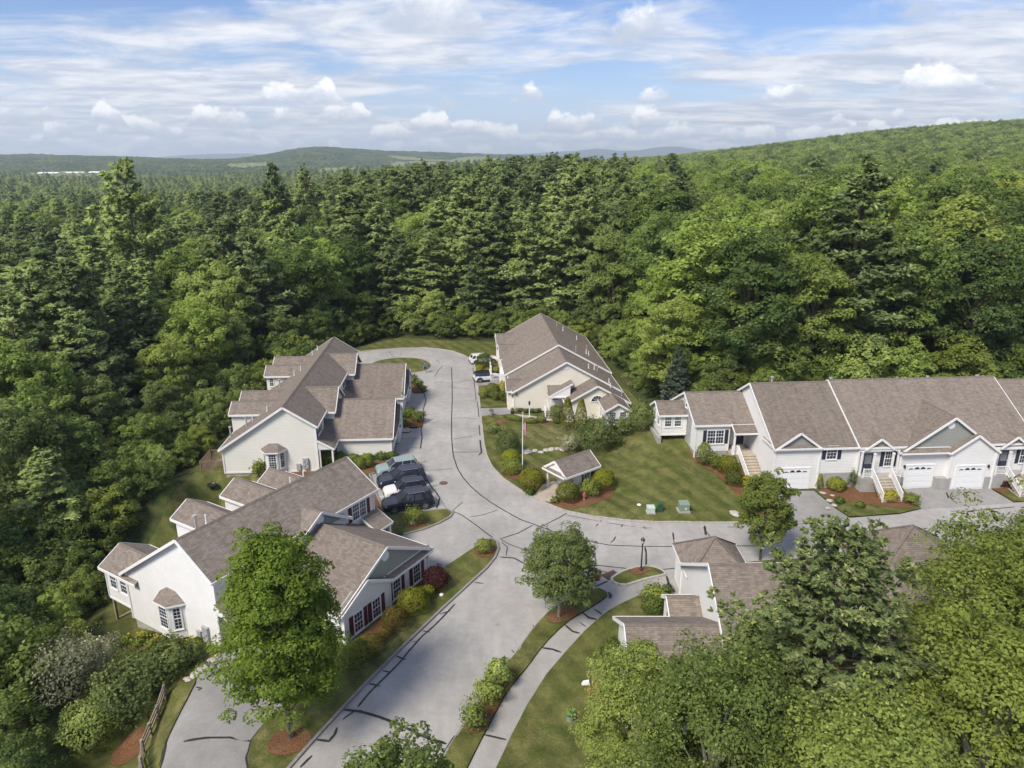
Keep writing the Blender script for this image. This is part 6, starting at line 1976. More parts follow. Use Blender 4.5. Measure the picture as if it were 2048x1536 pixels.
bush('gold', 960, 745, 1.3, 1.0, 'yellow green shrub behind the silver car')
bush('rust', 977, 748, 1.5, .8, 'rusty low shrub beside the silver car')
bush('round', 992, 747, 1.2, .9, 'small green shrub near the porch steps behind the silver car')
bush('round', 967, 797, 1.5, 1.3, 'dark round shrub at the kerb between the cream house driveways')
bush('round', 985, 796, 2.1, 1.9, 'tall round shrub in the group beside the cream house')
bush('gold', 1007, 792, 2.1, 1.9, 'golden yellow shrub against the cream house')
bush('loose', 1012, 804, 2.1, 1.5, 'leafy green shrub below the golden shrub')
bush('loose', 991, 801, 1.4, 1.1, 'small shrub in the middle of the group beside the cream house')
bush('round', 1112, 842, 1.8, 1.9, 'round green shrub left of the two cypresses')
bush('round', 1113, 848, 1.0, .7, 'small shrub at the foot of the round shrub by the cypresses')
bush('cone', 1134, 863, 1.9, 4.0, 'left one of two clipped cone cypresses before the cream house', 'cypress')
bush('cone', 1161, 862, 1.75, 3.9, 'right one of two clipped cone cypresses before the cream house', 'cypress')
bush('round', 1026, 841, 2.6, .6, 'low clipped hedge by the path to the cream house', 'hedge', d=1.0)
bush('round', 1060, 847, 2.2, .6, 'low clipped hedge around the white lamp post', 'hedge', d=1.0)
bush('round', 1082, 846, 1.3, .8, 'small round bush right of the white lamp post')
for k in range(7):
    bush('rose', 1036 + k * 7, 826 + rng.uniform(-1, 1), .7, .5, 'small plant in the row at the foot of the cream wall', 'bedding_plant', 'row of plants at the cream wall')
bush('dark', 988, 868, 1.7, 1.1, 'flat dark shrub at the kerb of the striped lawn')
bush('dark', 1015, 908, 2.8, 2.7, 'large dark round shrub left of the flagpole')
bush('yew', 1022, 933, 2.2, 1.7, 'bright clipped shrub left of the flagpole')
bush('round', 1024, 946, 2.5, 1.3, 'dark low shrub at the foot of the bright clipped shrub')
bush('yew', 1063, 978, 2.7, 1.9, 'large clipped shrub left of the tiny porch house')
bush('tuft', 1060, 991, 1.3, .6, 'tuft of grass beside the concrete apron', 'grass_tuft')
bush('tuft', 1110, 1006, .9, .5, 'tuft of grass at the right edge of the concrete apron', 'grass_tuft')
bush('yew', 1135, 1003, 2.3, 1.8, 'bright round shrub in front of the tiny porch house')
bush('loose', 1180, 992, 2.3, 1.6, 'branching shrub behind the red hydrant')
bush('yew', 1204, 978, 2.5, 1.9, 'round clipped shrub at the back corner of the tiny porch house')
bush('big', 1196, 903, 5.0, 3.6, 'broad dark green shrub thicket behind the tiny porch house')
bush('olive', 1140, 905, 2.6, 1.9, 'pale grey green shrub left of the shrub thicket')
bush('big', 1282, 862, 3.4, 3.0, 'leafy shrub between the cream house sunroom and the row house')
bush('big', 1245, 872, 2.6, 2.0, 'leafy shrub under the cream house sunroom')
bush('round', 1406, 932, 1.6, 2.3, 'upright green shrub under the row house double window')
bush('loose', 1427, 938, 1.6, 1.5, 'loose shrub beside the upright shrub under the double window')
bush('yew', 1454, 948, 2.1, 1.8, 'bright yellow green ball shrub beside the long steps')
bush('round', 1467, 971, 1.9, 1.3, 'green shrub below the yellow green ball by the long steps')
bush('gold', 1493, 976, 1.7, 1.1, 'yellow variegated shrub at the foot of the long steps')
bush('loose', 1500, 1022, 2.4, 1.9, 'leafy shrub in mulch behind the pale boulder')
bush('cone', 1637, 979, .8, 1.5, 'small upright evergreen beside the left garage door', 'evergreen')
bush('yew', 1670, 980, 2.0, 1.15, 'clipped ball shrub under the single shuttered window')
bush('rose', 1704, 976, 1.3, 1.8, 'flowering shrub at the left foot of the porch steps')
bush('gold', 1777, 1003, 1.7, 1.0, 'yellow clipped shrub right of the porch steps')
bush('loose', 1822, 1008, 1.6, .9, 'low shrub by the driveway edge next to the yellow clipped shrub')
bush('round', 1678, 1008, .9, .6, 'tiny shrub beside the stones in the row house bed')
bush('round', 1719, 1016, .9, .5, 'tiny green shrub at the front of the row house bed')
bush('purple', 1792, 975, .9, .7, 'dark red leaved plant at the porch corner')
bush('loose', 1992, 967, 1.3, .8, 'low green shrub by the second porch steps')
bush('purple', 2005, 976, 1.1, .8, 'dark purple plant in the oval mulch bed')
bush('dark', 997, 1372, 1.7, 1.7, 'dark green shrub at the top of the footpath hedge')
bush('bright', 977, 1404, 1.9, 1.4, 'bright shrub in the middle of the footpath hedge')
bush('bright', 948, 1462, 1.6, 1.8, 'bright upright shrub at the lower end of the footpath hedge')
bush('loose', 1309, 1206, 2.2, 1.3, 'leafy shrub beside the half hidden house porch')
bush('round', 1304, 1230, 1.6, 1.3, 'round shrub below the half hidden house porch')
bush('round', 1222, 1325, 1.5, 1.6, 'round shrub at the gable corner of the half hidden house')
bush('rose', 1336, 1186, .9, .6, 'small reddish plant at the driveway corner')
for k, (a, b) in enumerate(((252, 1290), (278, 1294), (306, 1297), (322, 1292), (352, 1298), (377, 1301), (395, 1296), (288, 1282))):
    o = bush('tuft', a, b, 1.1, .65, 'clump of yellow daylilies in the sloping bed below the bay window', 'daylily', 'daylilies in the sloping bed')
    fl = MB()
    for _ in range(rng.randint(2, 5)):
        q, r_ = rng.uniform(0, 6.28), rng.uniform(.1, .5)
        x_, y_, z_ = r_ * math.cos(q), r_ * math.sin(q), rng.uniform(.55, .78)
        fl.lathe([(.008, -.25), (.008, 0), (.055, .05), (.02, .07)], 5, (x_, y_, z_))
    kind(fl.build('flower', 'amber_flower', o), 'stuff')
for a, b, w, h, st, t in ((272, 1425, 5.2, 3.6, 'big', 'broad dense shrub beside the left driveway'), (345, 1345, 3.2, 2.0, 'big', 'dense shrub at the head of the left driveway'), (385, 1322, 1.7, 1.1, 'pale', 'small shrub at the corner of the left driveway'),
                          (150, 1400, 5.0, 4.0, 'olive', 'silvery grey green shrub at the edge of the left woods'), (205, 1360, 3.0, 3.0, 'olive', 'smaller silvery shrub behind the broad dense shrub'), (190, 1490, 3.6, 3.0, 'dark', 'dark shrub beside the wooden rail fence')):
    bush(st, a, b, w, h, t)

# ------------------------------------------------------------------ single trees
def single(name, meshes, loc, label, rz=0.0, s=1.0):
    o = thing(name, label, 'tree', loc, rz)
    o.scale = (s, s, s)
    put('trunk', meshes[0], o)
    put('crown', meshes[1], o)
    return o
x, y, z = at(582, 1478)
single('oak_tree', deciduous('oak', 13.4, 7.5, 1.0, 36, 600, 105, .165, 'leaf_oak', 'bark', .36, .55, trunk_r=.2, cr=(.5, .9), flat=.6), (x, y, z), 'bright green oak standing between the left driveway and the road')
x, y, z = at(1117, 1236)
single('linden_tree', deciduous('linden', 6.8, 4.8, 1.2, 30, 420, 70, .15, 'leaf_linden', 'bark_pale', .44, .1, trunk_r=.12, cr=(.42, .7)), (x, y, z), 'compact round linden in mulch between the road and the footpath')
x, y = -4.4, 21.0
single('linden_tree', deciduous('verge_linden', 10.4, 5.4, 2.0, 26, 300, 60, .17, 'leaf_poplar', 'bark_pale', .44, .2, trunk_r=.15, cr=(.42, .7)), (x, y, H(x, y)), 'tree top with pale yellow green leaves rising beside the road')
x, y, z = at(1520, 1120)
single('maple_tree', deciduous('maple', 7.6, 4.2, 1.2, 20, 260, 60, .18, 'leaf_shrub', 'bark', .42, .25, trunk_r=.11, cr=(.42, .75)), (x, y, z), 'young maple at the near side of the road by the brown hip roof')
gp = pine('garden_pine', 17.2, 11.0, 3.0, 30, 17, .32, 'leaf_pine_near', 'bark', .5, 9.0, up=.5)
single('pine_tree', gp, (14.4, 26.6, H(14, 26.6)), 'large soft needled pine in front of the half hidden house', 0.0, .91)
single('pine_tree', gp, (11.9, 27.6, H(11.9, 27.6)), 'smaller soft needled pine beside the large pine', 2.2, .62)
pop_a = deciduous('poplar', 14, 8.0, 2.0, 26, 520, 84, .155, 'leaf_poplar', 'bark_pale', .40, .25, trunk_r=.2, cr=(.45, .85), flat=.9)
pop_b = deciduous('poplar', 14, 7.5, 2.0, 24, 520, 84, .16, 'leaf_poplar', 'bark_pale', .42, .2, trunk_r=.2, cr=(.5, .9), flat=.7)
ash = deciduous('ash', 15, 8.8, 2.5, 24, 520, 84, .165, 'leaf_shrub', 'bark_pale', .42, .2, trunk_r=.22, cr=(.5, .9), flat=.8)
for ms, x, y, h, t in ((pop_a, 8.6, 23.6, 12.6, 'yellow tipped poplar beside the gable of the half hidden house'), (pop_b, 5.9, 27.0, 9.9, 'leafy poplar hiding the gable wing of the half hidden house'), (pop_b, 4.6, 19.0, 11.2, 'leafy poplar over the lawn with the green cap'), (pop_a, 13.0, 20.3, 13.0, 'yellow tipped poplar in front of the large pine'),
                       (ash, 19.6, 23.0, 15.0, 'tall ash right of the large pine'), (ash, 23.2, 29.2, 15.3, 'tall ash rising before the brown hip roof'), (pop_b, 29.0, 31.0, 15.6, 'tall poplar at the edge beyond the ash trees'), (ash, 26.5, 22.0, 13.6, 'dense ash between the poplars right of the pine'),
                       (pop_b, 9.8, 16.6, 10.0, 'lower poplar below the yellow tipped poplars'), (ash, 17.2, 17.6, 12.0, 'shaded ash below the large pine'), (pop_a, 33.5, 26.0, 15.0, 'outermost poplar of the roadside group'), (ash, 31.5, 37.0, 11.0, 'ash leaning over the brown hip roof')):
    single('poplar_tree' if ms is not ash else 'ash_tree', ms, (x, y, H(x, y)), t, rng.uniform(0, 6.28), h / (15 if ms is ash else 14))
x, y = 19.6, 80.5
single('spruce_tree', pine('blue_spruce', 6.6, 4.0, .5, 20, 9, .32, 'leaf_spruce', 'bark', .2, 7, up=.0), (x, y, H(x, y)), 'blue grey spruce behind the sunroom of the row house')

# ------------------------------------------------------------------ vehicles
def loft(m, rings):
    n = len(rings[0])
    k = m.pts([p for r in rings for p in r])
    for i in range(len(rings) - 1):
        for j in range(n - 1):
            m.face([k + i * n + j, k + i * n + j + 1, k + (i + 1) * n + j + 1, k + (i + 1) * n + j])
    m.face([k + j for j in range(n)])
    m.face([k + (len(rings) - 1) * n + j for j in range(n - 1, -1, -1)])
def car_model(paint, L=4.6, Wd=1.86, Hh=1.68, roof=None, hood=1.0, rails=True, boxy=0.0):
    """Returns (body parts) for a car pointing along +x, wheels on z = 0."""
    k, w = L / 4.6, Wd / 2
    hh = Hh / 1.68
    st = [(2.30, .74, .36, .66), (2.24, .86, .27, .80), (2.05, .95, .25, .92 * hood), (1.75, .985, .24, .97 * hood), (1.25, 1.0, .24, 1.02 * hood), (.95, 1.0, .24, 1.05), (.2, 1.0, .24, 1.06),
          (-.9, 1.0, .24, 1.08), (-1.7, .99, .24, 1.10), (-2.1, .96, .26, 1.10), (-2.24, .90, .30, 1.04), (-2.30, .82, .38, .86)]
    def body(m):
        rings = []
        for x, f, zb, zt in st:
            zt *= hh
            y = w * f
            half = [(y * .86, zb), (y * .97, zb + .06), (y, zb + (zt - zb) * .45), (y * .985, zb + (zt - zb) * .78), (y * .90, zt - .02), (y * .6, zt + .012)]
            pts = [(x * k, -a, b) for a, b in half] + [(x * k, 0, zt + .02)] + [(x * k, a, b) for a, b in reversed(half)]
            rings.append(pts + [pts[0]])
        loft(m, rings)
    zr, zb = Hh, 1.03 * hh
    fx_, rx_ = .22 + boxy * .25, -1.80 - boxy * .2
    def cabin(m):
        B = [(1.02 * k, w * .84), (.2 * k, w * .91), (-1.2 * k, w * .91), (-2.16 * k, w * .80)]
        T = [(fx_ * k, w * .70), ((fx_ - .5) * k, w * .765), (-1.1 * k, w * .765), (rx_ * k, w * .68)]
        lo = [(x, -y, zb) for x, y in B] + [(x, y, zb) for x, y in reversed(B)]
        hi = [(x, -y, zr - .07) for x, y in T] + [(x, y, zr - .07) for x, y in reversed(T)]
        m.prism(lo, hi)
    def roofp(m):
        T = [((fx_ + .06) * k, w * .69), ((fx_ - .5) * k, w * .79), (-1.1 * k, w * .79), ((rx_ - .08) * k, w * .71)]
        lo = [(x, -y, zr - .075) for x, y in T] + [(x, y, zr - .075) for x, y in reversed(T)]
        C = [(fx_ * k, w * .5), ((fx_ - .45) * k, w * .62), (-1.1 * k, w * .62), (rx_ * k, w * .5)]
        hi = [(x, -y, zr) for x, y in C] + [(x, y, zr) for x, y in reversed(C)]
        m.prism(lo, hi)
    def pillars(m, s):
        if True:
            m.bar((1.04 * k, s * w * .85, zb), (fx_ * k, s * w * .71, zr - .06), .07, .06)
            m.bar((-.45 * k, s * w * .915, zb), (-.5 * k, s * w * .775, zr - .07), .07, .035)
            m.bar((-1.45 * k, s * w * .90, zb), (-1.35 * k, s * w * .765, zr - .07), .11, .035)
            m.bar((-2.16 * k, s * w * .81, zb), (rx_ * k, s * w * .69, zr - .06), .12, .08)
    return dict(body=body, cabin=cabin, roofp=roofp, pillars=pillars, k=k, w=w, Hh=Hh, zr=zr, paint=paint, roof=roof or paint, rails=rails, hh=hh)
def car(c, loc, rz, label):
    o = thing('parked_car', label, 'car', loc, rz)
    k, w, zr, hh = c['k'], c['w'], c['zr'], c['hh']
    b = sub(o, 'body', c['paint'], c['body'], True)
    b.data.set_sharp_from_angle(angle=math.radians(38))
    cb = sub(o, 'window', 'glass', c['cabin'])
    for s in (-1, 1):
        kind(sub(o, 'pillar', c['roof'], lambda m: c['pillars'](m, s)), 'stuff')
    rf = sub(o, 'roof', c['roof'], c['roofp'])
    if c['rails']:
        for s in (-1, 1):
            sub(rf, 'roof_rail', 'alloy', lambda m: (m.bar((.05 * k, s * w * .70, zr + .03), (-1.45 * k, s * w * .70, zr + .03), .035, .035), m.bar((.05 * k, s * w * .70, zr - .06), (0, s * w * .70, zr + .03), .035, .035), m.bar((-1.45 * k, s * w * .70, zr - .06), (-1.4 * k, s * w * .70, zr + .03), .035, .035)))
    for s in (-1, 1):
        sub(o, 'headlight', 'light_lens', lambda m: m.prism([(2.21 * k, s * w * .58, .70 * hh), (2.06 * k, s * w * .93, .74 * hh), (2.0 * k, s * w * .93, .86 * hh), (2.17 * k, s * w * .58, .80 * hh)], [(2.27 * k, s * w * .58, .70 * hh), (2.12 * k, s * w * .95, .74 * hh), (2.05 * k, s * w * .95, .86 * hh), (2.23 * k, s * w * .58, .80 * hh)]))
        sub(o, 'taillight', 'red_lens', lambda m: m.prism([(-2.16 * k, s * w * .94, .84 * hh), (-2.28 * k, s * w * .60, .84 * hh), (-2.27 * k, s * w * .60, .98 * hh), (-2.1 * k, s * w * .94, .98 * hh)], [(-2.2 * k, s * w * .96, .84 * hh), (-2.32 * k, s * w * .60, .84 * hh), (-2.31 * k, s * w * .60, .98 * hh), (-2.14 * k, s * w * .96, .98 * hh)]))
        sub(o, 'mirror', c['paint'], lambda m: m.prism([(.80 * k, s * w * .92, 1.06 * hh), (.92 * k, s * w * .92, 1.06 * hh), (.92 * k, s * w * .92, 1.18 * hh), (.80 * k, s * w * .92, 1.18 * hh)], [(.82 * k, s * w * 1.14, 1.08 * hh), (.90 * k, s * w * 1.12, 1.08 * hh), (.90 * k, s * w * 1.12, 1.18 * hh), (.82 * k, s * w * 1.14, 1.18 * hh)]))
        sub(o, 'sill', 'rubber', lambda m: m.box(-1.1 * k, 1.1 * k, s * w * .96 - .03, s * w * .96 + .035, .22, .36))
        for xx in (1.40, -1.42):
            def arch(m):
                n = 10
                for q in range(n):
                    a, b_ = math.pi * q / n, math.pi * (q + 1) / n
                    m.bar((xx * k + .41 * math.cos(a), s * (w * .985), .36 + .41 * math.sin(a)), (xx * k + .41 * math.cos(b_), s * (w * .985), .36 + .41 * math.sin(b_)), .07, .07, (0, 1, 0))
            sub(o, 'wheel_arch', 'rubber', arch)
            wl = put('wheel', None, o, (xx * k, s * (w - .09), .35))
            put('tyre', cached(('tyre', s), 'rubber', lambda m: (m.tube((0, -s * .13, 0), (0, s * .10, 0), .35, .35, 20), m.tube((0, s * .10, 0), (0, s * .12, 0), .35, .32, 20))), wl)
            def rim(m):
                for q in range(5):
                    a = q * 2 * math.pi / 5
                    m.bar((0, s * .127, 0), (.22 * math.cos(a), s * .127, .22 * math.sin(a)), .07, .02, (0, 1, 0))
                m.tube((0, s * .118, 0), (0, s * .135, 0), .05, .05, 10)
                n = 18
                for q in range(n):
                    a, b_ = 2 * math.pi * q / n, 2 * math.pi * (q + 1) / n
                    m.bar((.23 * math.cos(a), s * .125, .23 * math.sin(a)), (.23 * math.cos(b_), s * .125, .23 * math.sin(b_)), .03, .02, (0, 1, 0))
            put('rim', cached(('rim', s), 'alloy', rim), wl)
    sub(o, 'grille', 'black_metal', lambda m: (m.prism([(2.22 * k, -w * .5, .50), (2.22 * k, w * .5, .50), (2.21 * k, w * .55, .72 * hh), (2.21 * k, -w * .55, .72 * hh)], [(2.31 * k, -w * .48, .50), (2.31 * k, w * .48, .50), (2.29 * k, w * .53, .72 * hh), (2.29 * k, -w * .53, .72 * hh)]), m.box(2.1 * k, 2.31 * k, -w * .7, w * .7, .27, .42)))
    sub(o, 'bumper', 'rubber', lambda m: m.box(-2.33 * k, -2.1 * k, -w * .8, w * .8, .30, .50))
    sub(o, 'number_plate', 'vinyl_white', lambda m: m.box(-2.335 * k, -2.28 * k, -.16, .16, .66, .78))
    return o
def park(c, wheel_px, heading, label, near=1, xw=1.40):
    """wheel_px: where the front wheel nearest the camera touches the ground."""
    x, y = G(*wheel_px)
    cx, sx = math.cos(heading), math.sin(heading)
    lx, ly = xw * c['k'], near * (c['w'] - .05)
    return car(c, (x - (lx * cx - ly * sx), y - (lx * sx + ly * cx), H(x, y) + .015), heading, label)
a0, a1 = G(878, 996), G(763, 1014)
hd = math.atan2(a1[1] - a0[1], a1[0] - a0[0])
park(car_model('paint_sage', 4.35, 1.82, 1.60, rails=False), (772, 957), hd, 'pale sage green car parked in the bay nearest the ivory house')
park(car_model('paint_navy', 4.75, 1.90, 1.74), (778, 982), hd, 'dark navy car with roof rails and crossbars between the sage and white cars')
park(car_model('paint_white', 4.10, 1.80, 1.58, roof='paint_black_blue', rails=True, boxy=.5), (788, 1003), hd, 'white car with a black roof parked between the two dark cars')
park(car_model('paint_black_blue', 4.70, 1.90, 1.66), (789, 1029), hd, 'glossy blue black car parked next to the grass islet')
b0, b1 = G(963, 765), G(992, 762.5)
hm_ = math.atan2(b1[1] - b0[1], b1[0] - b0[0])
park(car_model('paint_silver', 3.85, 1.72, 1.44, roof='paint_black_blue', hood=.98, rails=False, boxy=.6), (992, 763), hm_, 'small silver white car with a black roof in the cream house driveway', near=-1)
park(car_model('paint_white', 4.5, 1.82, 1.50, rails=False), (987, 727), hm_, 'white car half hidden behind the large round bush', near=-1)

# ------------------------------------------------------------------ street furniture and small things
x, y, z = 10.13, 48.65, H(10.13, 48.65) + .1
lp = thing('lamp_post', 'black lamp post on the small grass islet at the junction', 'lamp', (x, y, z))
sub(lp, 'post', 'black_metal', lambda m: m.lathe([(.13, -.1), (.13, .12), (.075, .2), (.06, .5), (.048, 2.25), (.07, 2.28), (.07, 2.34)], 12))
ln = sub(lp, 'lantern', 'black_metal', lambda m: (m.lathe([(.05, 2.34), (.10, 2.38), (.11, 2.40)], 8), m.lathe([(.19, 2.68), (.16, 2.76), (.05, 2.86), (.02, 2.93)], 8), *[m.bar((.10 * math.cos(a), .10 * math.sin(a), 2.40), (.16 * math.cos(a), .16 * math.sin(a), 2.69), .02, .02) for a in (0, 1.57, 3.14, 4.71)]))
sub(ln, 'lamp_glass', 'lamp_glass', lambda m: m.lathe([(.085, 2.40), (.14, 2.68)], 8))
x, y = fr(C_O, C_YAW, -4.95, -2.93)
lp = thing('lamp_post', 'white lamp post with a black lantern before the cream house', 'lamp', (x, y, H(x, y) + .1))
sub(lp, 'post', 'trim_white', lambda m: (m.box(-.06, .06, -.06, .06, -.1, 1.75), m.box(-.09, .09, -.09, .09, -.1, .35), m.box(-.08, .08, -.08, .08, 1.75, 1.82)))
sub(lp, 'lantern', 'black_metal', lambda m: m.lathe([(.04, 1.82), (.10, 1.90), (.15, 2.2), (.17, 2.22), (.04, 2.38), (.02, 2.46)], 8))
x, y, z = at(1045, 946)
fp = thing('flagpole', 'white flagpole with a limp striped flag beside the clipped shrubs', 'flagpole', (x, y, z))
sub(fp, 'pole', 'trim_white', lambda m: m.lathe([(.12, -.1), (.12, .06), (.058, .1), (.034, 6.45)], 12))
sub(fp, 'finial', 'galvanized', lambda m: m.lathe([(.02, 6.43), (.07, 6.48), (.085, 6.53), (.06, 6.59), (.01, 6.62)], 10))
def flag_fn(nt):
    uv = nt.coord('UV')
    u, v, _ = nt.sep(uv)
    s = nt.math('GREATER_THAN', nt.math('FRACT', nt.math('MULTIPLY', v, 6.5)), 0.5)
    c = nt.mix(s, (0.50, 0.045, 0.060, 1), (0.74, 0.72, 0.72, 1))
    canton = nt.math('MULTIPLY', nt.math('LESS_THAN', u, 0.42), nt.math('GREATER_THAN', v, 0.46))
    vo_ = nt.add('ShaderNodeTexVoronoi')
    nt.put(vo_.inputs['Vector'], nt.scale(uv, (22, 16, 1)))
    vo_.inputs['Scale'].default_value = 1.0
    vo_.inputs['Randomness'].default_value = 0.0
    st = nt.math('LESS_THAN', vo_.outputs['Distance'], 0.24)
    blue = nt.mix(st, (0.025, 0.035, 0.16, 1), (0.72, 0.72, 0.74, 1))
    return principled(nt, nt.mix(canton, c, blue), 0.8)
material('flag_cloth', flag_fn)
nu, nv = 26, 14
V, Fq, UV = [], [], []
for j in range(nv):
    for i in range(nu):
        u, v = i / (nu - 1), j / (nv - 1)
        fold = math.sin(u * 15 + v * 1.2) * .10 * (0.35 + u)
        xx = .05 + .36 * u + .05 * math.sin(u * 7 + v * 2)
        V.append((xx * .92, fold, 6.05 - (1 - v) * 1.35 - u * 1.05 + .12 * math.sin(u * 3)))
        UV.append((u, v))
for j in range(nv - 1):
    for i in range(nu - 1):
        Fq.append((j * nu + i, j * nu + i + 1, (j + 1) * nu + i + 1, (j + 1) * nu + i))
me = bpy.data.meshes.new('flag')
me.from_pydata(V, [], Fq)
ul = me.uv_layers.new(name='UVMap')
for lp_ in me.loops:
    ul.data[lp_.index].uv = UV[lp_.vertex_index]
me.materials.append(MATS['flag_cloth'])
me.polygons.foreach_set('use_smooth', [True] * len(Fq))
fo_ = put('flag', me, fp)
md = fo_.modifiers.new('cloth', 'SOLIDIFY')
md.thickness = .008
x, y, z = at(1168, 1001)
hy_ = thing('fire_hydrant', 'faded red fire hydrant in the mulch right of the round shrub', 'hydrant', (x, y, z))
sub(hy_, 'barrel', 'hydrant_red', lambda m: m.lathe([(.15, -.1), (.15, .05), (.105, .08), (.105, .52), (.14, .54), (.14, .58), (.11, .68), (.05, .74), (.04, .80)], 12))
for s in (-1, 1):
    sub(hy_, 'outlet', 'hydrant_red', lambda m: m.tube((s * .08, 0, .42), (s * .19, 0, .42), .055, .06, 10))
sub(hy_, 'outlet', 'hydrant_red', lambda m: m.tube((0, -.08, .38), (0, -.2, .38), .07, .075, 10))
x, y, z = at(1367, 1023)
tb = thing('transformer_box', 'green utility transformer box on a concrete pad near the kerb', 'utility box', (x, y, z), .05)
tb.scale = (.7, .7, .75)
sub(tb, 'pad', 'concrete', lambda m: m.box(-.85, .75, -.65, .75, -.15, .1))
sub(tb, 'cabinet', 'util_green', lambda m: (m.prism([(-.62, -.5, .1), (.62, -.5, .1), (.62, .6, .1), (-.62, .6, .1)], [(-.62, -.5, .95), (.62, -.5, .95), (.62, .6, 1.08), (-.62, .6, 1.08)]), m.prism([(-.66, -.54, .95), (.66, -.54, .95), (.66, .64, 1.08), (-.66, .64, 1.08)], [(-.64, -.52, .99), (.64, -.52, .99), (.64, .62, 1.13), (-.64, .62, 1.13)])))
sub(tb, 'label_plate', 'line_paint', lambda m: m.box(.02, .26, -.515, -.49, .36, .56))
x, y, z = at(1301, 1026)
pb = thing('utility_box', 'pale mint utility box left of the dark green pedestal', 'utility box', (x, y, z))
pb.scale = (.8, .8, .85)
sub(pb, 'cabinet', 'util_pale', lambda m: (m.box(-.42, .42, -.36, .36, 0, .62), m.prism([(-.46, -.40, .60), (.46, -.40, .60), (.46, .40, .60), (-.46, .40, .60)], [(-.40, -.34, .72), (.40, -.34, .72), (.40, .34, .72), (-.40, .34, .72)])))
sub(pb, 'pad', 'concrete', lambda m: m.box(-.52, .50, -.46, .42, -.15, .04))
for xx in (-.14, .14):
    sub(pb, 'door_panel', 'util_pale', lambda m: m.box(xx - .12, xx + .12, -.385, -.34, .08, .56))
x, y, z = at(1319, 1024)
db = thing('cable_pedestal', 'dark green cable pedestal beside the pale utility box', 'utility box', (x, y, z), .2)
sub(db, 'cabinet', 'util_dark', lambda m: (m.box(-.24, .24, -.18, .18, -.1, .72), m.prism([(-.27, -.21, .70), (.27, -.21, .70), (.27, .21, .70), (-.27, .21, .70)], [(-.2, -.16, .84), (.2, -.16, .84), (.2, .16, .84), (-.2, .16, .84)])))
def rock(px, py, s, label, mt='stone_pale', flat=.7, group=None):
    x, y, z = at(px, py)
    m = MB()
    k = nrng.uniform(.7, 1.15, (6, 9))
    prof = [(.55, -.25), (.95, -.02), (1.0, .25), (.85, .5), (.5, .72), (.08, .8)]
    n = 9
    base = m.pts([(s * r * k[j, i] * math.cos(2 * math.pi * i / n), s * r * k[j, i] * .8 * math.sin(2 * math.pi * i / n), s * zz * flat * (0.85 + .3 * k[j, (i + 3) % 9] - .3)) for j, (r, zz) in enumerate(prof) for i in range(n)])
    for j in range(5):
        for i in range(n):
            q = (i + 1) % n
            m.face([base + j * n + i, base + j * n + q, base + (j + 1) * n + q, base + (j + 1) * n + i])
    m.face([base + 5 * n + i for i in range(n)])
    m.face([base + i for i in range(n - 1, -1, -1)])
    o = recalc(m.build('boulder', mt))
    o.location = (x, y, z - .05)
    o.rotation_euler = (0, 0, rng.uniform(0, 6.28))
    return tag(o, label, 'rock', group)
rock(1470, 1030, .62, 'pale pinkish boulder at the kerb below the leafy shrub')
rock(1053, 906, .75, 'grey boulder at the left end of the rock row on the lawn', 'stone_grey')
for k, (a, b, s) in enumerate(((1070, 903, .4), (1082, 906, .38), (1092, 902, .42), (1103, 901, .55), (1114, 900, .5), (1126, 901, .55), (1135, 898, .4))):
    rock(a, b, s, 'pale flat stone in the rock row across the striped lawn', 'stone_pale', .8, 'rock row on the lawn')
rock(1098, 1004, .22, 'small white stone by the concrete apron')
for a, b, s in ((1660, 1003, .35), (1668, 1012, .3), (1645, 988, .35), (1655, 1018, .3), (1665, 993, .28)):
    rock(a, b, s, 'pale edging stone along the left drive of the row house', 'stone_pale', .7, 'edging stones by the drive')
for a, b, s in ((389, 1352, .35), (375, 1360, .3), (398, 1343, .4), (410, 1334, .3), (424, 1322, .32), (436, 1312, .3)):
    rock(a, b, s, 'flat edging stone beside the left driveway', 'stone_pale', .5, 'edging stones by the left driveway')
x, y, z = at(1140, 1442)
dr = thing('septic_riser', 'green capped riser standing in the lawn by the poplars', 'riser', (x, y, z))
sub(dr, 'pipe', 'util_green', lambda m: m.lathe([(.22, -.1), (.22, .42)], 16))
sub(dr, 'cap', 'util_dark', lambda m: m.lathe([(.27, .40), (.27, .48), (.15, .53), (.02, .54)], 16))
x, y, z = at(1183, 1188)
sp = thing('sign_post', 'brown post with a hanging red flower basket beside the round linden', 'post', (x, y, z))
sub(sp, 'post', 'rust_iron', lambda m: (m.lathe([(.07, -.1), (.045, .1), (.04, 1.9), (.06, 1.95), (.01, 2.05)], 10), m.bar((0, 0, 1.8), (.45, 0, 1.8), .035, .035), m.bar((0, 0, 1.45), (.32, 0, 1.8), .025, .025)))
bk = sub(sp, 'basket', 'rust_iron', lambda m: (m.lathe([(.05, 1.02), (.18, 1.12), (.24, 1.28)], 12, (.38, 0, 0)), m.bar((.38, 0, 1.28), (.38, 0, 1.8), .015, .015)))
put('flowers', bush_mesh('basket_flowers', .62, .62, .45, .09, 240, 'red_flower', .1, .6), bk, (.38, 0, 1.2))
put('foliage', bush_mesh('basket_leaves', .56, .56, .45, .09, 160, 'leaf_shrub', .1, .5), bk, (.38, 0, 1.12))
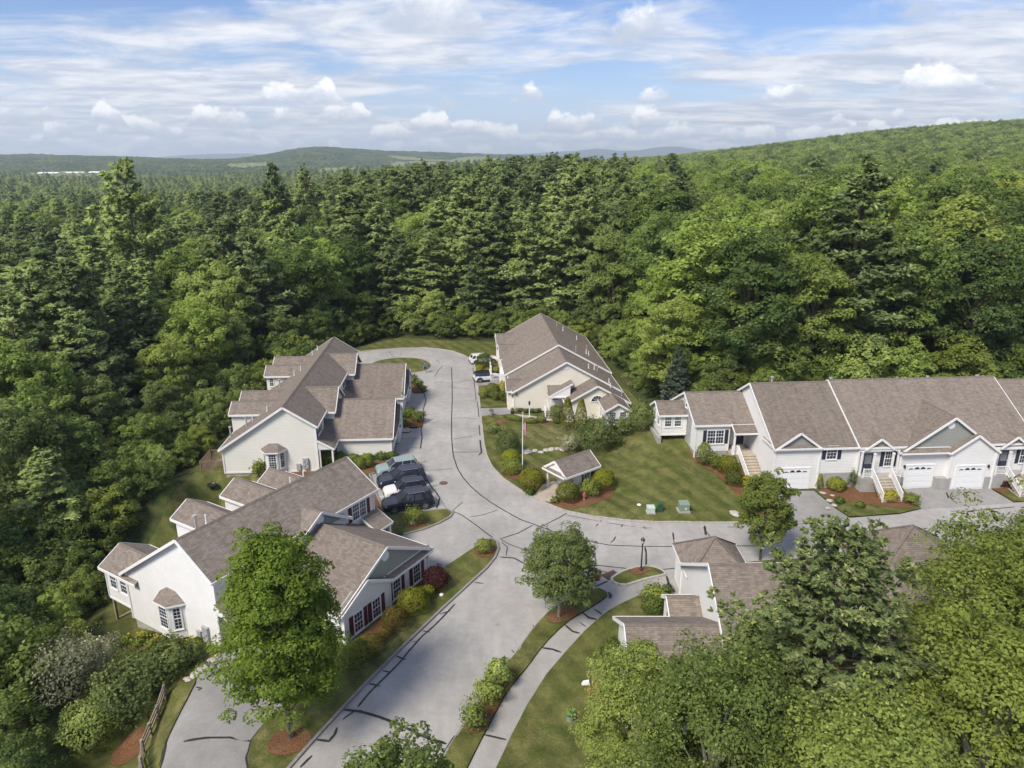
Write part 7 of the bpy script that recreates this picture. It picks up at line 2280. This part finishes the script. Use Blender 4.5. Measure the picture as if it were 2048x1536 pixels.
def lid(name, px, py, r, mt, label, grate=False):
    x, y = G(px, py)
    o = thing(name, label, 'drain', (x, y, H(x, y) + .02), .6)
    if grate:
        sub(o, 'frame', mt, lambda m: [m.box(*b, -.05, .012) for b in ((-.65, .65, -.45, -.39), (-.65, .65, .39, .45), (-.65, -.59, -.39, .39), (.59, .65, -.39, .39))])
        sub(o, 'pit', 'tar', lambda m: m.box(-.58, .58, -.38, .38, -.05, .002))
        for q in range(9):
            put('bar', cached(('grate_bar',), mt, lambda m: m.box(-.025, .025, -.385, .385, -.03, .014)), o, (-.5 + q * .125, 0, 0))
    else:
        sub(o, 'cover', mt, lambda m: (m.lathe([(r, -.05), (r, .006), (r * .92, .012)], 24), *[m.box(-r * .7, r * .7, t - .02, t + .02, .01, .02) for t in (-.2, -.07, .07, .2)]))
    return o
lid('manhole_cover', 887, 967, .42, 'rust_iron', 'rusty round manhole cover in the road beside the parked cars')
lid('storm_drain', 1222, 1149, 0, 'rust_iron', 'rusty rectangular storm drain at the corner of the lamp islet', True)
def small(name, label, cat, px, py, mt, fn):
    x, y, z = at(px, py)
    o = sub(None, name, mt, fn)
    o.location = (x, y, z)
    return tag(o, label, cat)
small('sprinkler_cap', 'small white cap in the lawn left of the pale utility box', 'cap', 1278, 1012, 'vinyl_white', lambda m: m.lathe([(.2, -.1), (.2, .06), (.12, .1), (.02, .12)], 14))
small('sprinkler_cap', 'small white cap in the grass below the purple barberry', 'cap', 883, 1192, 'vinyl_white', lambda m: m.lathe([(.16, -.1), (.16, .06), (.1, .1), (.02, .12)], 14))
small('garden_stone', 'small white ornament stone under the shrub in the parking islet', 'ornament', 826, 1049, 'vinyl_white', lambda m: m.lathe([(.2, -.05), (.26, .08), (.2, .2), (.08, .27)], 9))
small('yard_marker', 'small white marker on the lawn beside the poplar', 'marker', 1171, 1371, 'vinyl_white', lambda m: (m.prism([(-.25, -.1, 0), (.25, -.1, 0), (.25, .1, 0), (-.25, .1, 0)], [(-.15, -.05, .22), (.2, -.05, .3), (.2, .05, .3), (-.15, .05, .22)])))
bin_ = small('fire_pit', 'black round fire pit on the back lawn', 'fire pit', 425, 980, 'black_metal', lambda m: m.lathe([(.25, 0), (.25, .12), (.42, .32), (.5, .45), (.44, .46), (.35, .34)], 14))
x, y = fr(C_O, C_YAW, -9.6, -1.4)
pot = thing('planter', 'stone planter with flowers at the edge of the cream house driveway', 'planter', (x, y, H(x, y) + .02))
sub(pot, 'pot', 'stone_pale', lambda m: m.lathe([(.2, 0), (.3, .35), (.34, .5), (.28, .5)], 12))
put('flowers', bush_mesh('planter_flowers', .7, .7, .6, .1, 160, 'leaf_rust', .1, .5), pot, (0, 0, .35))
x, y = fr(C_O, C_YAW, -6.9, -1.1)
pot = thing('planter', 'dark planter at the corner of the cream house wall', 'planter', (x, y, H(x, y) + .02))
sub(pot, 'pot', 'black_metal', lambda m: m.lathe([(.18, 0), (.24, .35), (.26, .42), (.2, .42)], 12))
put('flowers', bush_mesh('planter_leaves', .6, .6, .5, .1, 140, 'leaf_purple', .1, .5), pot, (0, 0, .35))
# rail fence at the lower left
fpts = [at(*q) for q in ((332, 1398), (318, 1440), (303, 1475), (288, 1508), (286, 1545), (283, 1600))]
fe = thing('rail_fence', 'weathered wooden rail fence beside the left driveway', 'fence', fpts[0])
o3 = Vector(fpts[0])
for i, q in enumerate(fpts):
    v = Vector(q) - o3
    sub(fe, 'post', 'weathered_wood', lambda m: m.box(v.x - .07, v.x + .07, v.y - .07, v.y + .07, v.z - .3, v.z + 1.0))
for q, r_ in zip(fpts[:-1], fpts[1:]):
    a_, b_ = Vector(q) - o3, Vector(r_) - o3
    for hh_ in (.35, .65, .92):
        sub(fe, 'rail', 'weathered_wood', lambda m: m.bar(a_ + Vector((0, 0, hh_)), b_ + Vector((0, 0, hh_)), .05, .13))
# radio mast on the far hill
ms_ = thing('radio_mast', 'thin radio mast on the distant ridge', 'mast', ((82 - 1024) / F_PX / CP * 3400, 3400, 12))
sub(ms_, 'tower', 'grey_metal', lambda m: (m.tube((0, 0, 0), (0, 0, 42), 1.1, .7, 6), m.box(-3.5, 3.5, -1, 1, 36, 40)))

# ------------------------------------------------------------------ the walker at the end of the road
def person(loc, rz, label):
    root = thing('person', label, 'person', loc, rz)
    J = {'pelvis': (0, 0, .95), 'waist': (0, 0, 1.1), 'chest': (0, -.01, 1.30), 'neck': (0, 0, 1.48), 'head': (0, .02, 1.58), 'crown': (0, .01, 1.72)}
    verts, edges_, rad = [], [], []
    def add(p, r, par=None):
        verts.append(p); rad.append(r)
        if par is not None:
            edges_.append((par, len(verts) - 1))
        return len(verts) - 1
    pv_ = add(J['pelvis'], (.15, .11)); wa = add(J['waist'], (.14, .10), pv_); ch = add(J['chest'], (.17, .12), wa); ne = add(J['neck'], (.055, .055), ch)
    he = add(J['head'], (.085, .10), ne); add(J['crown'], (.07, .08), he)
    for s in (-1, 1):
        stp = .16 * s
        hp_ = add((s * .09, 0, .90), (.10, .10), pv_); kn = add((s * .10, stp * .6 + .03, .50), (.065, .068), hp_); an = add((s * .10, stp - .04, .09), (.042, .045), kn); add((s * .11, stp + .12, .035), (.042, .03), an)
        sh = add((s * .19, 0, 1.40), (.062, .065), ch); el = add((s * .25, -stp * .5, 1.12), (.045, .045), sh); wr = add((s * .25, -stp * .9 + .1, .90), (.03, .033), el)
        pa = add((s * .25, -stp * .9 + .13, .83), (.034, .02), wr)
        for q in range(4):
            f1 = add((s * .25, -stp * .9 + .10 + q * .02, .77), (.009, .009), pa)
            add((s * .245, -stp * .9 + .11 + q * .02, .73 + (q in (0, 3)) * .012), (.008, .008), f1)
        th = add((s * .235, -stp * .9 + .175, .82), (.010, .010), wr); add((s * .23, -stp * .9 + .185, .78), (.009, .009), th)
    me = bpy.data.meshes.new('body')
    me.from_pydata(verts, edges_, [])
    o = put('body', me, root)
    md = o.modifiers.new('skin', 'SKIN')
    for i, r in enumerate(rad):
        me.skin_vertices[0].data[i].radius = r
        me.skin_vertices[0].data[i].use_root = i == 0
    o.modifiers.new('sub', 'SUBSURF').levels = 2
    dg = bpy.context.evaluated_depsgraph_get()
    dg.update()
    ev = o.evaluated_get(dg)
    new = bpy.data.meshes.new_from_object(ev)
    o.modifiers.clear()
    o.data = new
    new.materials.clear()
    for mt in ('skin', 'cloth_blue', 'cloth_dark', 'cloth_white'):
        new.materials.append(MATS[mt])
    for pl in new.polygons:
        zc_, xc_ = pl.center.z, abs(pl.center.x)
        pl.material_index = 1 if (zc_ > 1.0 and zc_ < 1.46 and (xc_ < .21 or zc_ > 1.2)) else (2 if .55 < zc_ <= 1.0 and xc_ < .2 else (3 if zc_ < .16 else 0))
        pl.use_smooth = True
    sub(root, 'hair', 'hair_dark', lambda m: m.lathe([(.085, 1.60), (.098, 1.66), (.09, 1.74), (.05, 1.79), (.01, 1.80)], 14, (0, -.015, 0)))
    for s in (-1, 1):
        sub(root, 'eye', 'hair_dark', lambda m: m.lathe([(.004, -.008), (.010, 0), (.004, .008)], 6, (s * .032, .105, 1.63)))
    sub(root, 'nose', 'skin', lambda m: m.prism([(-.012, .10, 1.59), (.012, .10, 1.59), (0, .10, 1.63)], [(-.008, .128, 1.59), (.008, .128, 1.59), (0, .112, 1.63)]))
    return root
px_, py_ = G(851, 746)
person((px_, py_, H(px_, py_) + .02), math.pi, 'person in a blue top and dark shorts walking near the round islet')

# ------------------------------------------------------------------ haze: the air between here and the far hills
hm = bpy.data.materials.new('haze')
hm.use_nodes = True
hn = NT(hm.node_tree)
hn.n.clear()
pv = hn.add('ShaderNodeVolumePrincipled')
pv.inputs['Color'].default_value = (0.80, 0.90, 1.0, 1)
pv.inputs['Density'].default_value = 0.00014
pv.inputs['Anisotropy'].default_value = 0.2
hn.l.new(pv.outputs[0], hn.add('ShaderNodeOutputMaterial').inputs['Volume'])
MATS['haze'] = hm
m = MB()
m.box(-14000, 14000, -300, 12600, -90, 235)
hb = kind(recalc(m.build('haze', 'haze')), 'stuff')
hb['label'] = 'thin pale blue haze in the air over the valley'
hb['category'] = 'haze'
